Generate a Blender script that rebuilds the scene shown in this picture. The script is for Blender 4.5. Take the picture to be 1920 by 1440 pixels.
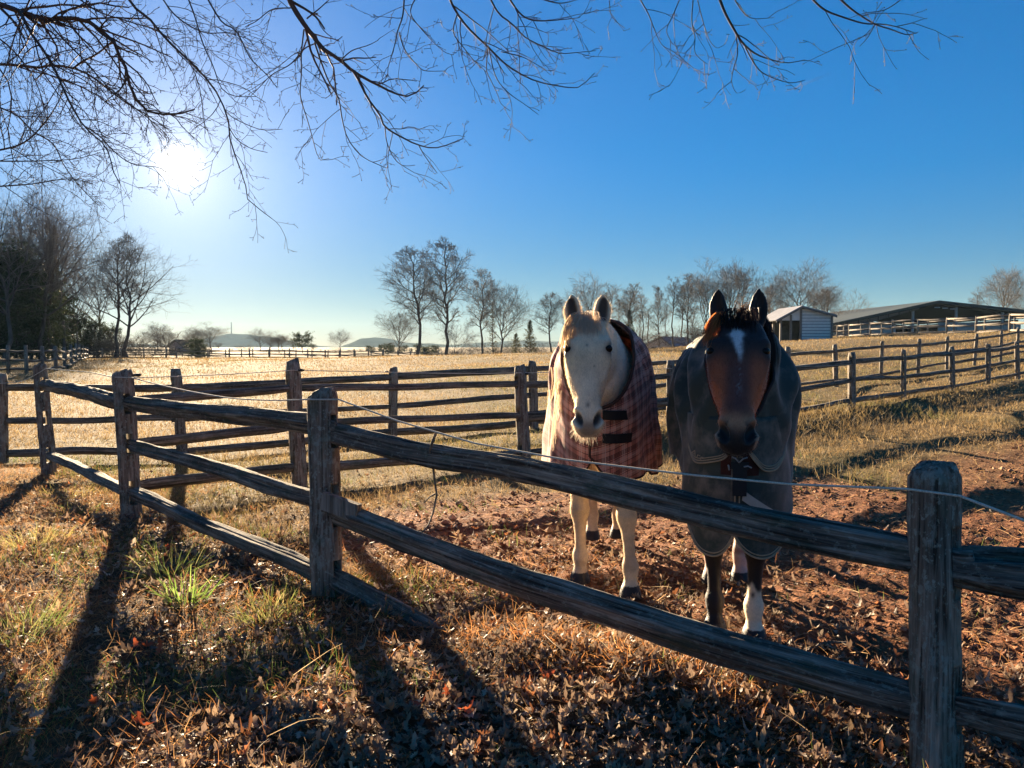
import bpy, bmesh, math, random
import numpy as np
from mathutils import Vector, Matrix

for o in list(bpy.data.objects):
    bpy.data.objects.remove(o)
scene = bpy.context.scene
C = scene.collection
rng = np.random.default_rng(7)
random.seed(7)

# ------------------------------------------------------------------ camera, sky, sun, exposure
F_PX = 1442.0                       # focal length in pixels of the 1920 px wide photograph
EYE = np.array([0.0, 0.0, 1.45])
PITCH = math.atan(70.0 / F_PX)      # looking slightly down, horizon a little above the middle
FWD = np.array([0, math.cos(PITCH), -math.sin(PITCH)])
UPV = np.array([0, math.sin(PITCH), math.cos(PITCH)])
RGT = np.array([1.0, 0, 0])
cam_data = bpy.data.cameras.new('camera')
cam = bpy.data.objects.new('camera', cam_data)
C.objects.link(cam)
cam.location = EYE
cam.rotation_euler = (math.pi / 2 - PITCH, 0, 0)
cam_data.sensor_width = 36.0
cam_data.lens = 36.0 * F_PX / 1920.0
cam_data.clip_start = 0.05
cam_data.clip_end = 20000
scene.camera = cam


def at(px, py, d):
    """the world point seen at photograph pixel (px, py) at depth d metres"""
    return EYE + d * (FWD + (px - 960) / F_PX * RGT + (720 - py) / F_PX * UPV)


SUN_DIR = at(335, 310, 1.0) - EYE
SUN_DIR /= np.linalg.norm(SUN_DIR)
SUN_EL = math.asin(SUN_DIR[2])
SUN_AZ = math.atan2(SUN_DIR[0], SUN_DIR[1])

world = bpy.data.worlds.new('World')
scene.world = world
world.use_nodes = True
wnt = world.node_tree
wnt.nodes.clear()


def wn(kind, **kw):
    n = wnt.nodes.new(kind)
    for k, v in kw.items():
        setattr(n, k, v)
    return n


w_out = wn('ShaderNodeOutputWorld')
w_bg = wn('ShaderNodeBackground')
w_sky = wn('ShaderNodeTexSky')
w_sky.sky_type = 'NISHITA'
w_sky.sun_disc = False
w_sky.sun_elevation = SUN_EL
w_sky.sun_rotation = SUN_AZ
w_sky.altitude = 250
w_sky.air_density = 1.0
w_sky.dust_density = 0.1
w_sky.ozone_density = 6.0
SKY_STRENGTH = 0.05
SKY_GAIN = 0.82
w_bg.inputs['Strength'].default_value = SKY_STRENGTH
w_geo = wn('ShaderNodeTexCoord')
w_hsv = wn('ShaderNodeHueSaturation')
w_hsv.inputs['Saturation'].default_value = 1.22
w_hsv.inputs['Value'].default_value = 1.0
wnt.links.new(w_sky.outputs[0], w_hsv.inputs['Color'])
# the bright aureole of a low winter sun: a function of the angle to the sun only
w_dot = wn('ShaderNodeVectorMath', operation='DOT_PRODUCT')
w_dot.inputs[1].default_value = tuple(SUN_DIR)
wnt.links.new(w_geo.outputs['Generated'], w_dot.inputs[0])
w_ang = wn('ShaderNodeMath', operation='ARCCOSINE', use_clamp=False)
wnt.links.new(w_dot.outputs['Value'], w_ang.inputs[0])


def w_lobe(width, amount, colour, power=1.0):
    """amount * exp(-(angle/width)^power) in the given colour"""
    a = wn('ShaderNodeMath', operation='DIVIDE'); a.inputs[1].default_value = width
    wnt.links.new(w_ang.outputs[0], a.inputs[0])
    p = wn('ShaderNodeMath', operation='POWER'); p.inputs[1].default_value = power
    wnt.links.new(a.outputs[0], p.inputs[0])
    m = wn('ShaderNodeMath', operation='MULTIPLY'); m.inputs[1].default_value = -1
    wnt.links.new(p.outputs[0], m.inputs[0])
    e = wn('ShaderNodeMath', operation='EXPONENT')
    wnt.links.new(m.outputs[0], e.inputs[0])
    v = wn('ShaderNodeVectorMath', operation='SCALE')
    v.inputs[0].default_value = tuple(c * amount for c in colour)
    wnt.links.new(e.outputs[0], v.inputs['Scale'])
    return v.outputs[0]


def w_add(a, b):
    v = wn('ShaderNodeVectorMath', operation='ADD')
    wnt.links.new(a, v.inputs[0]); wnt.links.new(b, v.inputs[1])
    return v.outputs[0]


# the camera's long tonal scale: bright parts of the sky roll off instead of clipping
w_sep = wn('ShaderNodeSeparateColor'); wnt.links.new(w_hsv.outputs[0], w_sep.inputs[0])
w_mx = wn('ShaderNodeMath', operation='MAXIMUM'); wnt.links.new(w_sep.outputs[1], w_mx.inputs[0]); wnt.links.new(w_sep.outputs[2], w_mx.inputs[1])
w_m1 = wn('ShaderNodeMath', operation='MULTIPLY_ADD'); wnt.links.new(w_mx.outputs[0], w_m1.inputs[0]); w_m1.inputs[1].default_value = 1 / 6.0; w_m1.inputs[2].default_value = 1.0
w_dv = wn('ShaderNodeMath', operation='DIVIDE'); w_dv.inputs[0].default_value = SKY_GAIN; wnt.links.new(w_m1.outputs[0], w_dv.inputs[1])
w_sc = wn('ShaderNodeVectorMath', operation='SCALE'); wnt.links.new(w_hsv.outputs[0], w_sc.inputs[0]); wnt.links.new(w_dv.outputs[0], w_sc.inputs['Scale'])
# the lowest few degrees are dimmer: there the haze itself supplies the light
w_xyz = wn('ShaderNodeSeparateXYZ'); wnt.links.new(w_geo.outputs['Generated'], w_xyz.inputs[0])
w_el = wn('ShaderNodeMapRange', interpolation_type='SMOOTHSTEP'); wnt.links.new(w_xyz.outputs[2], w_el.inputs[0])
for i_, v_ in ((1, -0.02), (2, 0.26), (3, 0.66), (4, 1.0)):
    w_el.inputs[i_].default_value = v_
w_s2 = wn('ShaderNodeVectorMath', operation='SCALE'); wnt.links.new(w_sc.outputs[0], w_s2.inputs[0]); wnt.links.new(w_el.outputs[0], w_s2.inputs['Scale'])
sky_sum = w_s2.outputs[0]
SKY_LOBES = [(0.30, 0.65, (1.0, 0.90, 0.84), 1.5), (0.15, 0.75, (1.0, 0.84, 0.66), 1.6), (0.06, 1.6, (1.0, 0.84, 0.60), 1.4), (0.0150, 14.0, (1.0, 0.92, 0.72), 2.0)]
for L in SKY_LOBES:
    sky_sum = w_add(sky_sum, w_lobe(*L))
wnt.links.new(sky_sum, w_bg.inputs['Color'])
wnt.links.new(w_bg.outputs[0], w_out.inputs['Surface'])

sun_data = bpy.data.lights.new('sun', 'SUN')
sun_data.energy = 5.0
sun_data.angle = math.radians(0.53)
sun_data.color = (1.0, 0.78, 0.52)
sun = bpy.data.objects.new('sun', sun_data)
C.objects.link(sun)
sun.location = (-30, 60, 30)
sun.rotation_euler = Vector(-SUN_DIR).to_track_quat('-Z', 'Y').to_euler()

scene.view_settings.view_transform = 'Standard'
scene.view_settings.look = 'None'
scene.view_settings.gamma = 1.0
scene.view_settings.use_curve_mapping = False
scene.view_settings.exposure = 2.6
HAZE_DENSITY = 0.00009
scene.cycles.use_denoising = True
scene.cycles.max_bounces = 8
scene.cycles.transparent_max_bounces = 8
scene.cycles.sample_clamp_indirect = 6.0


# ------------------------------------------------------------------ helpers
def tag(o, label=None, category=None, group=None, kind=None):
    if label: o['label'] = label
    if category: o['category'] = category
    if group: o['group'] = group
    if kind: o['kind'] = kind
    return o


def link(o, parent=None):
    C.objects.link(o)
    if parent is not None:
        o.parent = parent
        o.matrix_parent_inverse = parent.matrix_basis.inverted()
    return o


def empty(name, loc, label, category, group=None):
    o = bpy.data.objects.new(name, None)
    o.location = [float(v) for v in loc]
    o.empty_display_size = 0.2
    C.objects.link(o)
    return tag(o, label, category, group)


def make_mesh(name, V, faces, smooth=True, attrs=None, uv=None, mats=(), mi=None):
    """faces: list of integer arrays (m,3) or (m,4)"""
    V = np.asarray(V, dtype=np.float32).reshape(-1, 3)
    faces = [np.asarray(f, dtype=np.int32) for f in faces if len(f)]
    me = bpy.data.meshes.new(name)
    me.vertices.add(len(V))
    me.vertices.foreach_set('co', V.ravel())
    if faces:
        loops = np.concatenate([f.ravel() for f in faces])
        sizes = np.concatenate([np.full(len(f), f.shape[1], dtype=np.int32) for f in faces])
        starts = np.concatenate([[0], np.cumsum(sizes)[:-1]]).astype(np.int32)
        me.loops.add(len(loops))
        me.loops.foreach_set('vertex_index', loops)
        me.polygons.add(len(sizes))
        me.polygons.foreach_set('loop_start', starts)
        me.polygons.foreach_set('loop_total', sizes)
        me.polygons.foreach_set('use_smooth', np.full(len(sizes), bool(smooth)))
        if mi is not None:
            me.polygons.foreach_set('material_index', np.asarray(mi, dtype=np.int32))
        if uv is not None:
            lay = me.uv_layers.new(name='UVMap')
            lay.data.foreach_set('uv', np.asarray(uv, dtype=np.float32)[loops].ravel())
    for m in mats:
        me.materials.append(m)
    for k, a in (attrs or {}).items():
        a = np.asarray(a, dtype=np.float32)
        if a.ndim == 1:
            at_ = me.attributes.new(k, 'FLOAT', 'POINT'); at_.data.foreach_set('value', a)
        elif a.shape[1] == 3:
            at_ = me.attributes.new(k, 'FLOAT_VECTOR', 'POINT'); at_.data.foreach_set('vector', a.ravel())
        else:
            at_ = me.attributes.new(k, 'FLOAT_COLOR', 'POINT'); at_.data.foreach_set('color', a.ravel())
    me.update(calc_edges=True)
    me.validate()
    return me


def mesh_obj(name, V, faces, mat, parent=None, **kw):
    me = make_mesh(name, V, faces, mats=(mat if isinstance(mat, (list, tuple)) else [mat]), **kw)
    return link(bpy.data.objects.new(name, me), parent)


class MB:
    """collects vertices, faces and per-vertex attributes, and builds one mesh of them"""
    def __init__(self):
        self.V, self.F, self.A, self.n, self.M = [], [], {}, 0, []

    def add(self, V, faces, mi=0, **attrs):
        V = np.asarray(V, dtype=np.float64).reshape(-1, 3)
        self.V.append(V)
        for f in faces:
            f = np.asarray(f, dtype=np.int64)
            if len(f):
                self.F.append(f + self.n)
                self.M.append(np.full(len(f), mi))
        for k, a in attrs.items():
            self.A.setdefault(k, []).append((self.n, np.asarray(a, dtype=np.float64)))
        self.n += len(V)

    def obj(self, name, mat, parent=None, smooth=True, uv=None):
        V = np.concatenate(self.V)
        attrs = {}
        for k, parts in self.A.items():
            shape = (self.n,) + parts[0][1].shape[1:]
            A = np.zeros(shape)
            for s, a in parts:
                A[s:s + len(a)] = a
            attrs[k] = A
        mats = mat if isinstance(mat, (list, tuple)) else [mat]
        uvs = attrs.pop('uv')[:, :2] if 'uv' in attrs else uv
        return mesh_obj(name, V, self.F, mats, parent, smooth=smooth, attrs=attrs, uv=uvs,
                        mi=np.concatenate(self.M) if len(mats) > 1 else None)


def box(cx, cy, cz, sx, sy, sz, M=None):
    """vertices and quads of a box centred at c with full sizes s (optionally rotated by a 3x3 matrix first)"""
    v = np.array([[x, y, z] for z in (-.5, .5) for y in (-.5, .5) for x in (-.5, .5)]) * (sx, sy, sz)
    if M is not None:
        v = v @ np.asarray(M).T
    f = np.array([[0, 2, 3, 1], [4, 5, 7, 6], [0, 1, 5, 4], [2, 6, 7, 3], [0, 4, 6, 2], [1, 3, 7, 5]])
    return v + (cx, cy, cz), [f]


def norm(v):
    return v / np.maximum(np.linalg.norm(v, axis=-1, keepdims=True), 1e-9)


def tubes(P, R, S=6, twist=0.0, cap=False):
    """P (B,n,3) paths, R (B,n) radii -> vertices, faces and the wood-grain coordinates"""
    P = np.asarray(P, float); R = np.asarray(R, float)
    B, n, _ = P.shape
    T = np.empty_like(P)
    T[:, 1:-1] = P[:, 2:] - P[:, :-2]
    T[:, 0] = P[:, 1] - P[:, 0]
    T[:, -1] = P[:, -1] - P[:, -2]
    T = norm(T)
    mean = norm(P[:, -1] - P[:, 0])
    ref = np.where(np.abs(mean[:, 2:3]) > 0.85, np.array([[1.0, 0, 0]]), np.array([[0, 0, 1.0]]))
    N1 = norm(np.cross(T, ref[:, None, :]))
    N2 = np.cross(T, N1)
    a = np.arange(S) * 2 * math.pi / S + twist
    ca, sa = np.cos(a), np.sin(a)
    V = P[:, :, None, :] + R[:, :, None, None] * (N1[:, :, None, :] * ca[None, None, :, None] + N2[:, :, None, :] * sa[None, None, :, None])
    idx = np.arange(B * n * S).reshape(B, n, S)
    i0 = idx[:, :-1, :]; i1 = idx[:, 1:, :]
    q = np.stack([i0, np.roll(i0, -1, 2), np.roll(i1, -1, 2), i1], -1).reshape(-1, 4)
    seg = np.linalg.norm(np.diff(P, axis=1), axis=2)
    s = np.concatenate([np.zeros((B, 1)), np.cumsum(seg, 1)], 1) + rng.random((B, 1)) * 50
    G = np.stack(np.broadcast_arrays(R[:, :, None] * ca, R[:, :, None] * sa, s[:, :, None]), -1).reshape(-1, 3)
    V = V.reshape(-1, 3)
    faces = [q]
    if cap:
        base = len(V)
        V = np.concatenate([V, P[:, 0], P[:, -1]])
        G = np.concatenate([G, G[idx[:, 0, 0]], G[idx[:, -1, 0]]])
        c0 = base + np.arange(B); c1 = base + B + np.arange(B)
        f0 = np.stack([np.broadcast_to(c0[:, None], (B, S)), np.roll(idx[:, 0], -1, 1), idx[:, 0]], -1).reshape(-1, 3)
        f1 = np.stack([np.broadcast_to(c1[:, None], (B, S)), idx[:, -1], np.roll(idx[:, -1], -1, 1)], -1).reshape(-1, 3)
        faces += [f0, f1]
    return V, faces, G


def ribbons(P, W, side):
    """flat strips: P (B,n,3), W (B,n) widths, side (B,3) or (B,n,3)"""
    B, n, _ = P.shape
    side = np.asarray(side)
    if side.ndim == 2:
        side = side[:, None, :]
    L = P - side * W[..., None] / 2
    Rr = P + side * W[..., None] / 2
    V = np.stack([L, Rr], 2).reshape(-1, 3)
    idx = np.arange(B * n * 2).reshape(B, n, 2)
    q = np.stack([idx[:, :-1, 0], idx[:, :-1, 1], idx[:, 1:, 1], idx[:, 1:, 0]], -1).reshape(-1, 4)
    return V, [q]


def _hash(i, j, k, seed):
    h = (i * 374761393 + j * 668265263 + k * 2147483647 + seed * 974634777) & 0xffffffff
    h = ((h ^ (h >> 13)) * 1274126177) & 0xffffffff
    h = (h ^ (h >> 16)) & 0xffffff
    return h / float(0xffffff)


def vnoise(p, seed=0):
    """value noise in 0..1 at points p (...,3)"""
    p = np.asarray(p, float)
    f = np.floor(p)
    t = p - f
    t = t * t * (3 - 2 * t)
    i = f.astype(np.int64)
    out = 0
    for dx in (0, 1):
        for dy in (0, 1):
            for dz in (0, 1):
                w = (t[..., 0] if dx else 1 - t[..., 0]) * (t[..., 1] if dy else 1 - t[..., 1]) * (t[..., 2] if dz else 1 - t[..., 2])
                out = out + w * _hash(i[..., 0] + dx, i[..., 1] + dy, i[..., 2] + dz, seed)
    return out


def fbm(p, octaves=4, seed=0):
    p = np.asarray(p, float)
    s, a, tot = 0, 1.0, 0
    for o in range(octaves):
        s = s + a * vnoise(p * 2 ** o, seed + o * 17)
        tot += a
        a *= 0.5
    return s / tot


def sstep(a, b, x):
    t = np.clip((np.asarray(x, float) - a) / (b - a), 0, 1)
    return t * t * (3 - 2 * t)


# ------------------------------------------------------------------ materials
class NT:
    def __init__(self, name):
        self.m = bpy.data.materials.new(name)
        self.m.use_nodes = True
        self.t = self.m.node_tree
        self.b = self.t.nodes['Principled BSDF']
        self.out = self.t.nodes['Material Output']
        self.b.inputs['Roughness'].default_value = 0.85
        self.b.inputs['Specular IOR Level'].default_value = 0.25

    def n(self, kind, ins=None, **kw):
        n = self.t.nodes.new(kind)
        for k, v in kw.items():
            setattr(n, k, v)
        for k, v in (ins or {}).items():
            self.set(n, k, v)
        return n

    def set(self, n, k, v):
        s = n.inputs[k]
        if isinstance(v, bpy.types.NodeSocket):
            self.t.links.new(v, s)
        elif isinstance(v, (tuple, list)) and len(v) == 3 and s.type == 'RGBA':
            s.default_value = (*v, 1)
        else:
            s.default_value = v

    def bs(self, k, v):
        self.set(self.b, k, v)

    def attr(self, name):
        return self.n('ShaderNodeAttribute', attribute_name=name)

    def noise(self, vec, scale, detail=4, rough=0.55, dist=0.0):
        return self.n('ShaderNodeTexNoise', {'Vector': vec, 'Scale': scale, 'Detail': detail, 'Roughness': rough, 'Distortion': dist}).outputs['Fac']

    def ramp(self, fac, stops, interp='LINEAR'):
        r = self.n('ShaderNodeValToRGB', {'Fac': fac})
        cr = r.color_ramp
        cr.interpolation = interp
        while len(cr.elements) < len(stops):
            cr.elements.new(0.5)
        for e, (p, c) in zip(cr.elements, stops):
            e.position = p
            e.color = (*c, 1) if isinstance(c, (tuple, list)) else (c, c, c, 1)
        return r.outputs['Color']

    def mix(self, fac, a, b, mode='MIX'):
        n = self.n('ShaderNodeMix', data_type='RGBA', blend_type=mode)
        self.set(n, 0, fac); self.set(n, 6, a); self.set(n, 7, b)
        return n.outputs[2]

    def math(self, op, a, b=0.0, clamp=False):
        n = self.n('ShaderNodeMath', operation=op, use_clamp=clamp)
        self.set(n, 0, a); self.set(n, 1, b)
        return n.outputs[0]

    def mapping(self, vec, scale=(1, 1, 1), loc=(0, 0, 0)):
        n = self.n('ShaderNodeMapping', {'Vector': vec})
        n.inputs['Scale'].default_value = scale
        n.inputs['Location'].default_value = loc
        return n.outputs[0]

    def bump(self, h, strength=0.5, dist=0.01):
        n = self.n('ShaderNodeBump', {'Height': h, 'Strength': strength, 'Distance': dist})
        self.bs('Normal', n.outputs[0])

    def coord(self, which='Object'):
        return self.n('ShaderNodeTexCoord').outputs[which]

    def backlit(self, colour, amount):
        """thin stuff (grass, leaves, hair) lets light through: add a translucent lobe"""
        tr = self.n('ShaderNodeBsdfTranslucent', {'Color': colour})
        mx = self.n('ShaderNodeMixShader', {0: amount, 1: self.b.outputs[0], 2: tr.outputs[0]})
        self.t.links.new(mx.outputs[0], self.out.inputs['Surface'])


def wood_material(name, dark, mid, light, lichen=0.25, moss=0.2, upright=False):
    k = NT(name)
    g = k.coord('Object') if upright else k.attr('gr').outputs['Vector']
    grain = k.noise(k.mapping(g, (60, 60, 2.2)), 1.0, 5, 0.6, 0.4)
    streak = k.noise(k.mapping(g, (160, 160, 3.0)), 1.0, 3, 0.6)
    blot = k.noise(k.mapping(g, (7, 7, 3.0)), 1.0, 4, 0.6)
    col = k.ramp(k.math('ADD', k.math('MULTIPLY', grain, 0.75), k.math('MULTIPLY', streak, 0.25)), [(0.36, dark), (0.5, mid), (0.64, light)])
    col = k.mix(k.ramp(blot, [(0.35, 0.55), (0.65, 0.0)]), col, dark)
    if lichen:
        sp = k.noise(k.mapping(g, (45, 45, 32)), 1.0, 4, 0.7)
        col = k.mix(k.math('MULTIPLY', k.ramp(sp, [(0.56, 0.0), (0.62, 1.0)]), lichen), col, (0.33, 0.35, 0.29))
    if upright:
        sp2 = k.noise(k.mapping(g, (16, 16, 11)), 1.0, 5, 0.72)
        col = k.mix(k.math('MULTIPLY', k.ramp(sp2, [(0.54, 0.0), (0.60, 0.8)]), lichen), col, (0.30, 0.32, 0.27))
    if moss:
        mo = k.noise(k.mapping(g, (11, 11, 6)), 1.0, 5, 0.65)
        col = k.mix(k.math('MULTIPLY', k.ramp(mo, [(0.52, 0.0), (0.64, 1.0)]), moss), col, (0.035, 0.065, 0.040))
    k.bs('Base Color', col)
    crack = k.ramp(grain, [(0.30, 0.0), (0.42, 1.0)])
    k.bump(k.math('ADD', k.math('MULTIPLY', crack, 0.7), k.math('MULTIPLY', streak, 0.4)), 1.0, 0.022)
    k.bs('Roughness', 0.9)
    return k.m


M_RAIL = wood_material('weathered_rail_wood', (0.040, 0.034, 0.028), (0.165, 0.138, 0.110), (0.40, 0.345, 0.28), 0.35, 0.50)
M_POST = wood_material('weathered_post_wood', (0.060, 0.046, 0.035), (0.26, 0.20, 0.15), (0.44, 0.36, 0.28), 0.75, 0.40, upright=True)
M_PALE = wood_material('pale_wood', (0.10, 0.085, 0.07), (0.27, 0.235, 0.19), (0.42, 0.37, 0.31), 0.1, 0.0)  # paler tones than the rail wood, little lichen and no moss


def plain(name, col, rough=0.8, spec=0.25, var=0.15, scale=6.0, metal=0.0):
    k = NT(name)
    nz = k.noise(k.coord('Object'), scale, 4, 0.6)
    lo = tuple(c * (1 - var) for c in col); hi = tuple(min(1, c * (1 + var)) for c in col)
    k.bs('Base Color', k.ramp(nz, [(0.3, lo), (0.7, hi)]))
    k.bs('Roughness', rough); k.bs('Specular IOR Level', spec); k.bs('Metallic', metal)
    return k.m
# ------------------------------------------------------------------ terrain
CTRL = [  # (pixel x, pixel y, depth) of ground seen in the photograph
    (1752, 1463, 2.5), (610, 1112, 4.1), (245, 972, 6.0), (88, 887, 8.4),
    (562, 912, 7.5), (985, 868, 8.9), (1257, 828, 10.7), (1462, 798, 12.6), (1597, 778, 14.4), (1694, 757, 17.5),
    (1785, 738, 19.9), (1853, 728, 21.0), (1908, 716, 23.0), (342, 866, 9.4), (736, 826, 11.8), (1001, 803, 13.2),
    (1200, 776, 15.6), (1477, 745, 20.0), (1567, 723, 22.5), (1652, 711, 24.7), (1721, 699, 27.5), (1775, 689, 29.8),
    (1827, 682, 31.5), (1876, 674, 34.6), (1908, 667, 36.0), (2100, 640, 45.0),
    (1140, 1090, 4.4), (1380, 1190, 3.6), (1120, 1014, 5.4), (1390, 1080, 4.6), (1700, 1000, 5.7),
    (1900, 870, 9.0), (300, 1404, 2.6), (900, 1404, 2.6), (-200, 1100, 4.3), (0, 960, 6.3),
    # the field beyond the fences, the crest on the right
    (0, 700, 35), (300, 702, 33), (700, 700, 33), (1000, 694, 33), (1250, 690, 30), (200, 674, 75), (500, 673, 82), (780, 676, 88),
    (960, 667, 66), (1100, 659, 62), (1250, 653, 60), (1440, 641, 64), (1560, 637, 74), (1700, 629, 72), (1900, 622, 64), (2200, 618, 60),
    (-400, 690, 60), (0, 680, 60), (850, 681, 100), (1000, 674, 105), (1150, 668, 110), (1280, 656, 118), (1500, 634, 110), (1750, 632, 132),
    (2000, 630, 132), (2400, 628, 100), (0, 661, 160), (400, 660, 160), (700, 661, 170), (1000, 660, 200), (1400, 645, 230), (1900, 640, 230),
    (-600, 655, 500), (300, 654, 500), (900, 653, 500), (1500, 650, 500), (2300, 650, 500), (-600, 651, 2400), (900, 651, 2400), (2300, 650, 2400),
]
_cp = np.array([at(*c) for c in CTRL])
_extra = np.array([[x, y, 0.02] for x, y in ((-3, 0.5), (0, 0), (3, 0.5), (-6, -3), (6, -3), (0, -5), (-12, -9), (12, -9), (8, 3), (-9, 4))])
_cp = np.concatenate([_cp, _extra])


def _warp(x, y):
    w = np.maximum(y, -10) + 14.0
    w = np.maximum(w, 3.0)
    return np.stack([x / w * 1.3, np.log(w) * 1.0], -1)


_cq = _warp(_cp[:, 0], _cp[:, 1])


def _tk(r2):
    return np.where(r2 > 1e-12, 0.5 * r2 * np.log(np.maximum(r2, 1e-12)), 0.0)


_zs = _cp[:, 2]
_d2 = ((_cq[:, None] - _cq[None]) ** 2).sum(-1)
_n = len(_cq)
_A = np.zeros((_n + 3, _n + 3))
_A[:_n, :_n] = _tk(_d2) + np.eye(_n) * 0.0015
_A[:_n, _n:] = np.concatenate([np.ones((_n, 1)), _cq], 1)
_A[_n:, :_n] = _A[:_n, _n:].T
_w = np.linalg.solve(_A, np.concatenate([_zs, np.zeros(3)]))

F1 = np.array([at(1752, 1300, 2.5)[:2], at(606, 900, 4.1)[:2], at(238, 850, 6.0)[:2], at(82, 800, 8.4)[:2]])
CB = np.array([at(px, 800, d)[:2] for px, d in ((1257, 10.2), (1462, 12.0), (1597, 13.6), (1694, 16.5), (1785, 18.9), (1853, 20), (1908, 22))])


def seg_dist(x, y, a, b):
    d = b - a
    t = np.clip(((x - a[0]) * d[0] + (y - a[1]) * d[1]) / (d @ d), 0, 1)
    return np.hypot(x - a[0] - t * d[0], y - a[1] - t * d[1]), t


def line_dist(x, y, pts):
    return np.min([seg_dist(x, y, pts[i], pts[i + 1])[0] for i in range(len(pts) - 1)], axis=0)


def base_z(x, y):
    x = np.asarray(x, float); y = np.asarray(y, float)
    q = _warp(x, y)
    sh = q.shape[:-1]
    q = q.reshape(-1, 2)
    out = np.empty(len(q))
    for s in range(0, len(q), 20000):
        qq = q[s:s + 20000]
        r2 = ((qq[:, None] - _cq[None]) ** 2).sum(-1)
        out[s:s + 20000] = _tk(r2) @ _w[:_n] + _w[_n] + qq @ _w[_n + 1:]
    return out.reshape(sh)


def ground_z(x, y, fine=True):
    x = np.asarray(x, float); y = np.asarray(y, float)
    z = base_z(x, y)
    # leaf and grass mound along the foot of the near fence, low bank under the paddock's far fence
    dd, t = seg_dist(x, y, F1[1], F1[0])
    z = z + 0.085 * np.exp(-(dd / 0.22) ** 2) * sstep(0.26, 0.52, t) * (1 - 0.9 * sstep(0.6, 0.95, t))
    z = z + 0.16 * np.exp(-(line_dist(x, y, CB) / 0.55) ** 2)
    if fine:
        near = np.exp(-np.maximum(y - 2, 0) / 14.0)
        p = np.stack([x, y, np.zeros_like(x)], -1)
        z = z + (fbm(p * 1.1, 3, 3) - 0.5) * 0.10 * near
        z = z + (fbm(p * 0.12, 3, 9) - 0.5) * 0.5 * sstep(8, 40, y) * (1 - sstep(120, 300, y))
        z = z + (fbm(p * 7.0, 3, 5) - 0.5) * 0.050 * near
    return z


def dirt_mask(x, y):
    """bare red earth of the paddock: inside the near fence, up to the grass below the far one"""
    x = np.asarray(x, float); y = np.asarray(y, float)
    p = np.stack([x, y, np.zeros_like(x)], -1)
    wob = (fbm(p * 0.8, 3, 21) - 0.5)
    cx = np.where(y < 6, 1.5, 1.5 + (y - 6) * 0.9)
    ell = ((x - cx - 0.6) / (3.0 + 0.16 * y)) ** 2 + ((y - 5.2) / 2.7) ** 2 + wob * 1.6
    m = 1 - sstep(0.7, 1.25, ell)
    # a worn track going off to the right between the bank and the grass
    tr = np.abs((y - 6.2) - (x - 2.5) * 0.75) / 1.0 + wob * 2.0
    m = np.maximum(m, (1 - sstep(0.5, 1.3, tr)) * sstep(1.8, 3.2, x) * (1 - sstep(9, 16, x)) * 0.75)
    # nothing on the near side of the fence
    sd = fence_side(x, y)
    return m * sstep(0.15, 0.7, sd)


def fence_side(x, y):
    """signed distance to the near fence, positive inside the paddock"""
    a = F1[0]; best = None
    pts = [F1[0] + (F1[0] - F1[1]) * 2, F1[0], F1[1], F1[2], F1[3]]
    out = np.full(np.shape(x), 1e9)
    for i in range(len(pts) - 1):
        d, t = seg_dist(x, y, pts[i], pts[i + 1])
        e = pts[i + 1] - pts[i]
        sgn = np.sign(e[0] * (y - pts[i][1]) - e[1] * (x - pts[i][0]))
        out = np.where(d < np.abs(out), -sgn * d, out)
    return out


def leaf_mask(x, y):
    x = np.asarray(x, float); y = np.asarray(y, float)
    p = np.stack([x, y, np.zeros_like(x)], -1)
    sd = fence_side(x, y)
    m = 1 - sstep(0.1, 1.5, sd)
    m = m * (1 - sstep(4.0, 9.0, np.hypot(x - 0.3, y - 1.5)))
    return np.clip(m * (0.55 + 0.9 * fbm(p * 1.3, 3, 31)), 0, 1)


def grid_ground():
    nu, nv = 620, 620
    ys = np.concatenate([np.linspace(-14, 0.5, 24)[:-1], 0.5 + (np.exp(np.linspace(0, math.log(2600 / 2.2), nv)) - 1) * 2.2])
    uu = np.linspace(-1, 1, nu)
    uu = np.sign(uu) * (0.62 * np.abs(uu) + 0.38 * np.abs(uu) ** 3) * 1.9
    X = uu[None, :] * (np.maximum(ys, 0.0)[:, None] + 2.0 + np.maximum(-ys, 0)[:, None] * 0.5)
    Y = np.broadcast_to(ys[:, None], X.shape)
    Z = ground_z(X, Y)
    V = np.stack([X, Y, Z], -1)
    idx = np.arange(V.shape[0] * V.shape[1]).reshape(V.shape[:2])
    q = np.stack([idx[:-1, :-1], idx[:-1, 1:], idx[1:, 1:], idx[1:, :-1]], -1).reshape(-1, 4)
    # clods in the trodden earth
    dm = dirt_mask(X, Y)
    p = np.stack([X, Y, np.zeros_like(X)], -1)
    cl = fbm(p * 24, 3, 41)
    V[..., 2] += dm * np.maximum(cl - 0.50, 0) * 0.085 * np.exp(-np.maximum(Y - 3, 0) / 8)
    return V.reshape(-1, 3), q, dm.ravel(), leaf_mask(X, Y).ravel()


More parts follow.
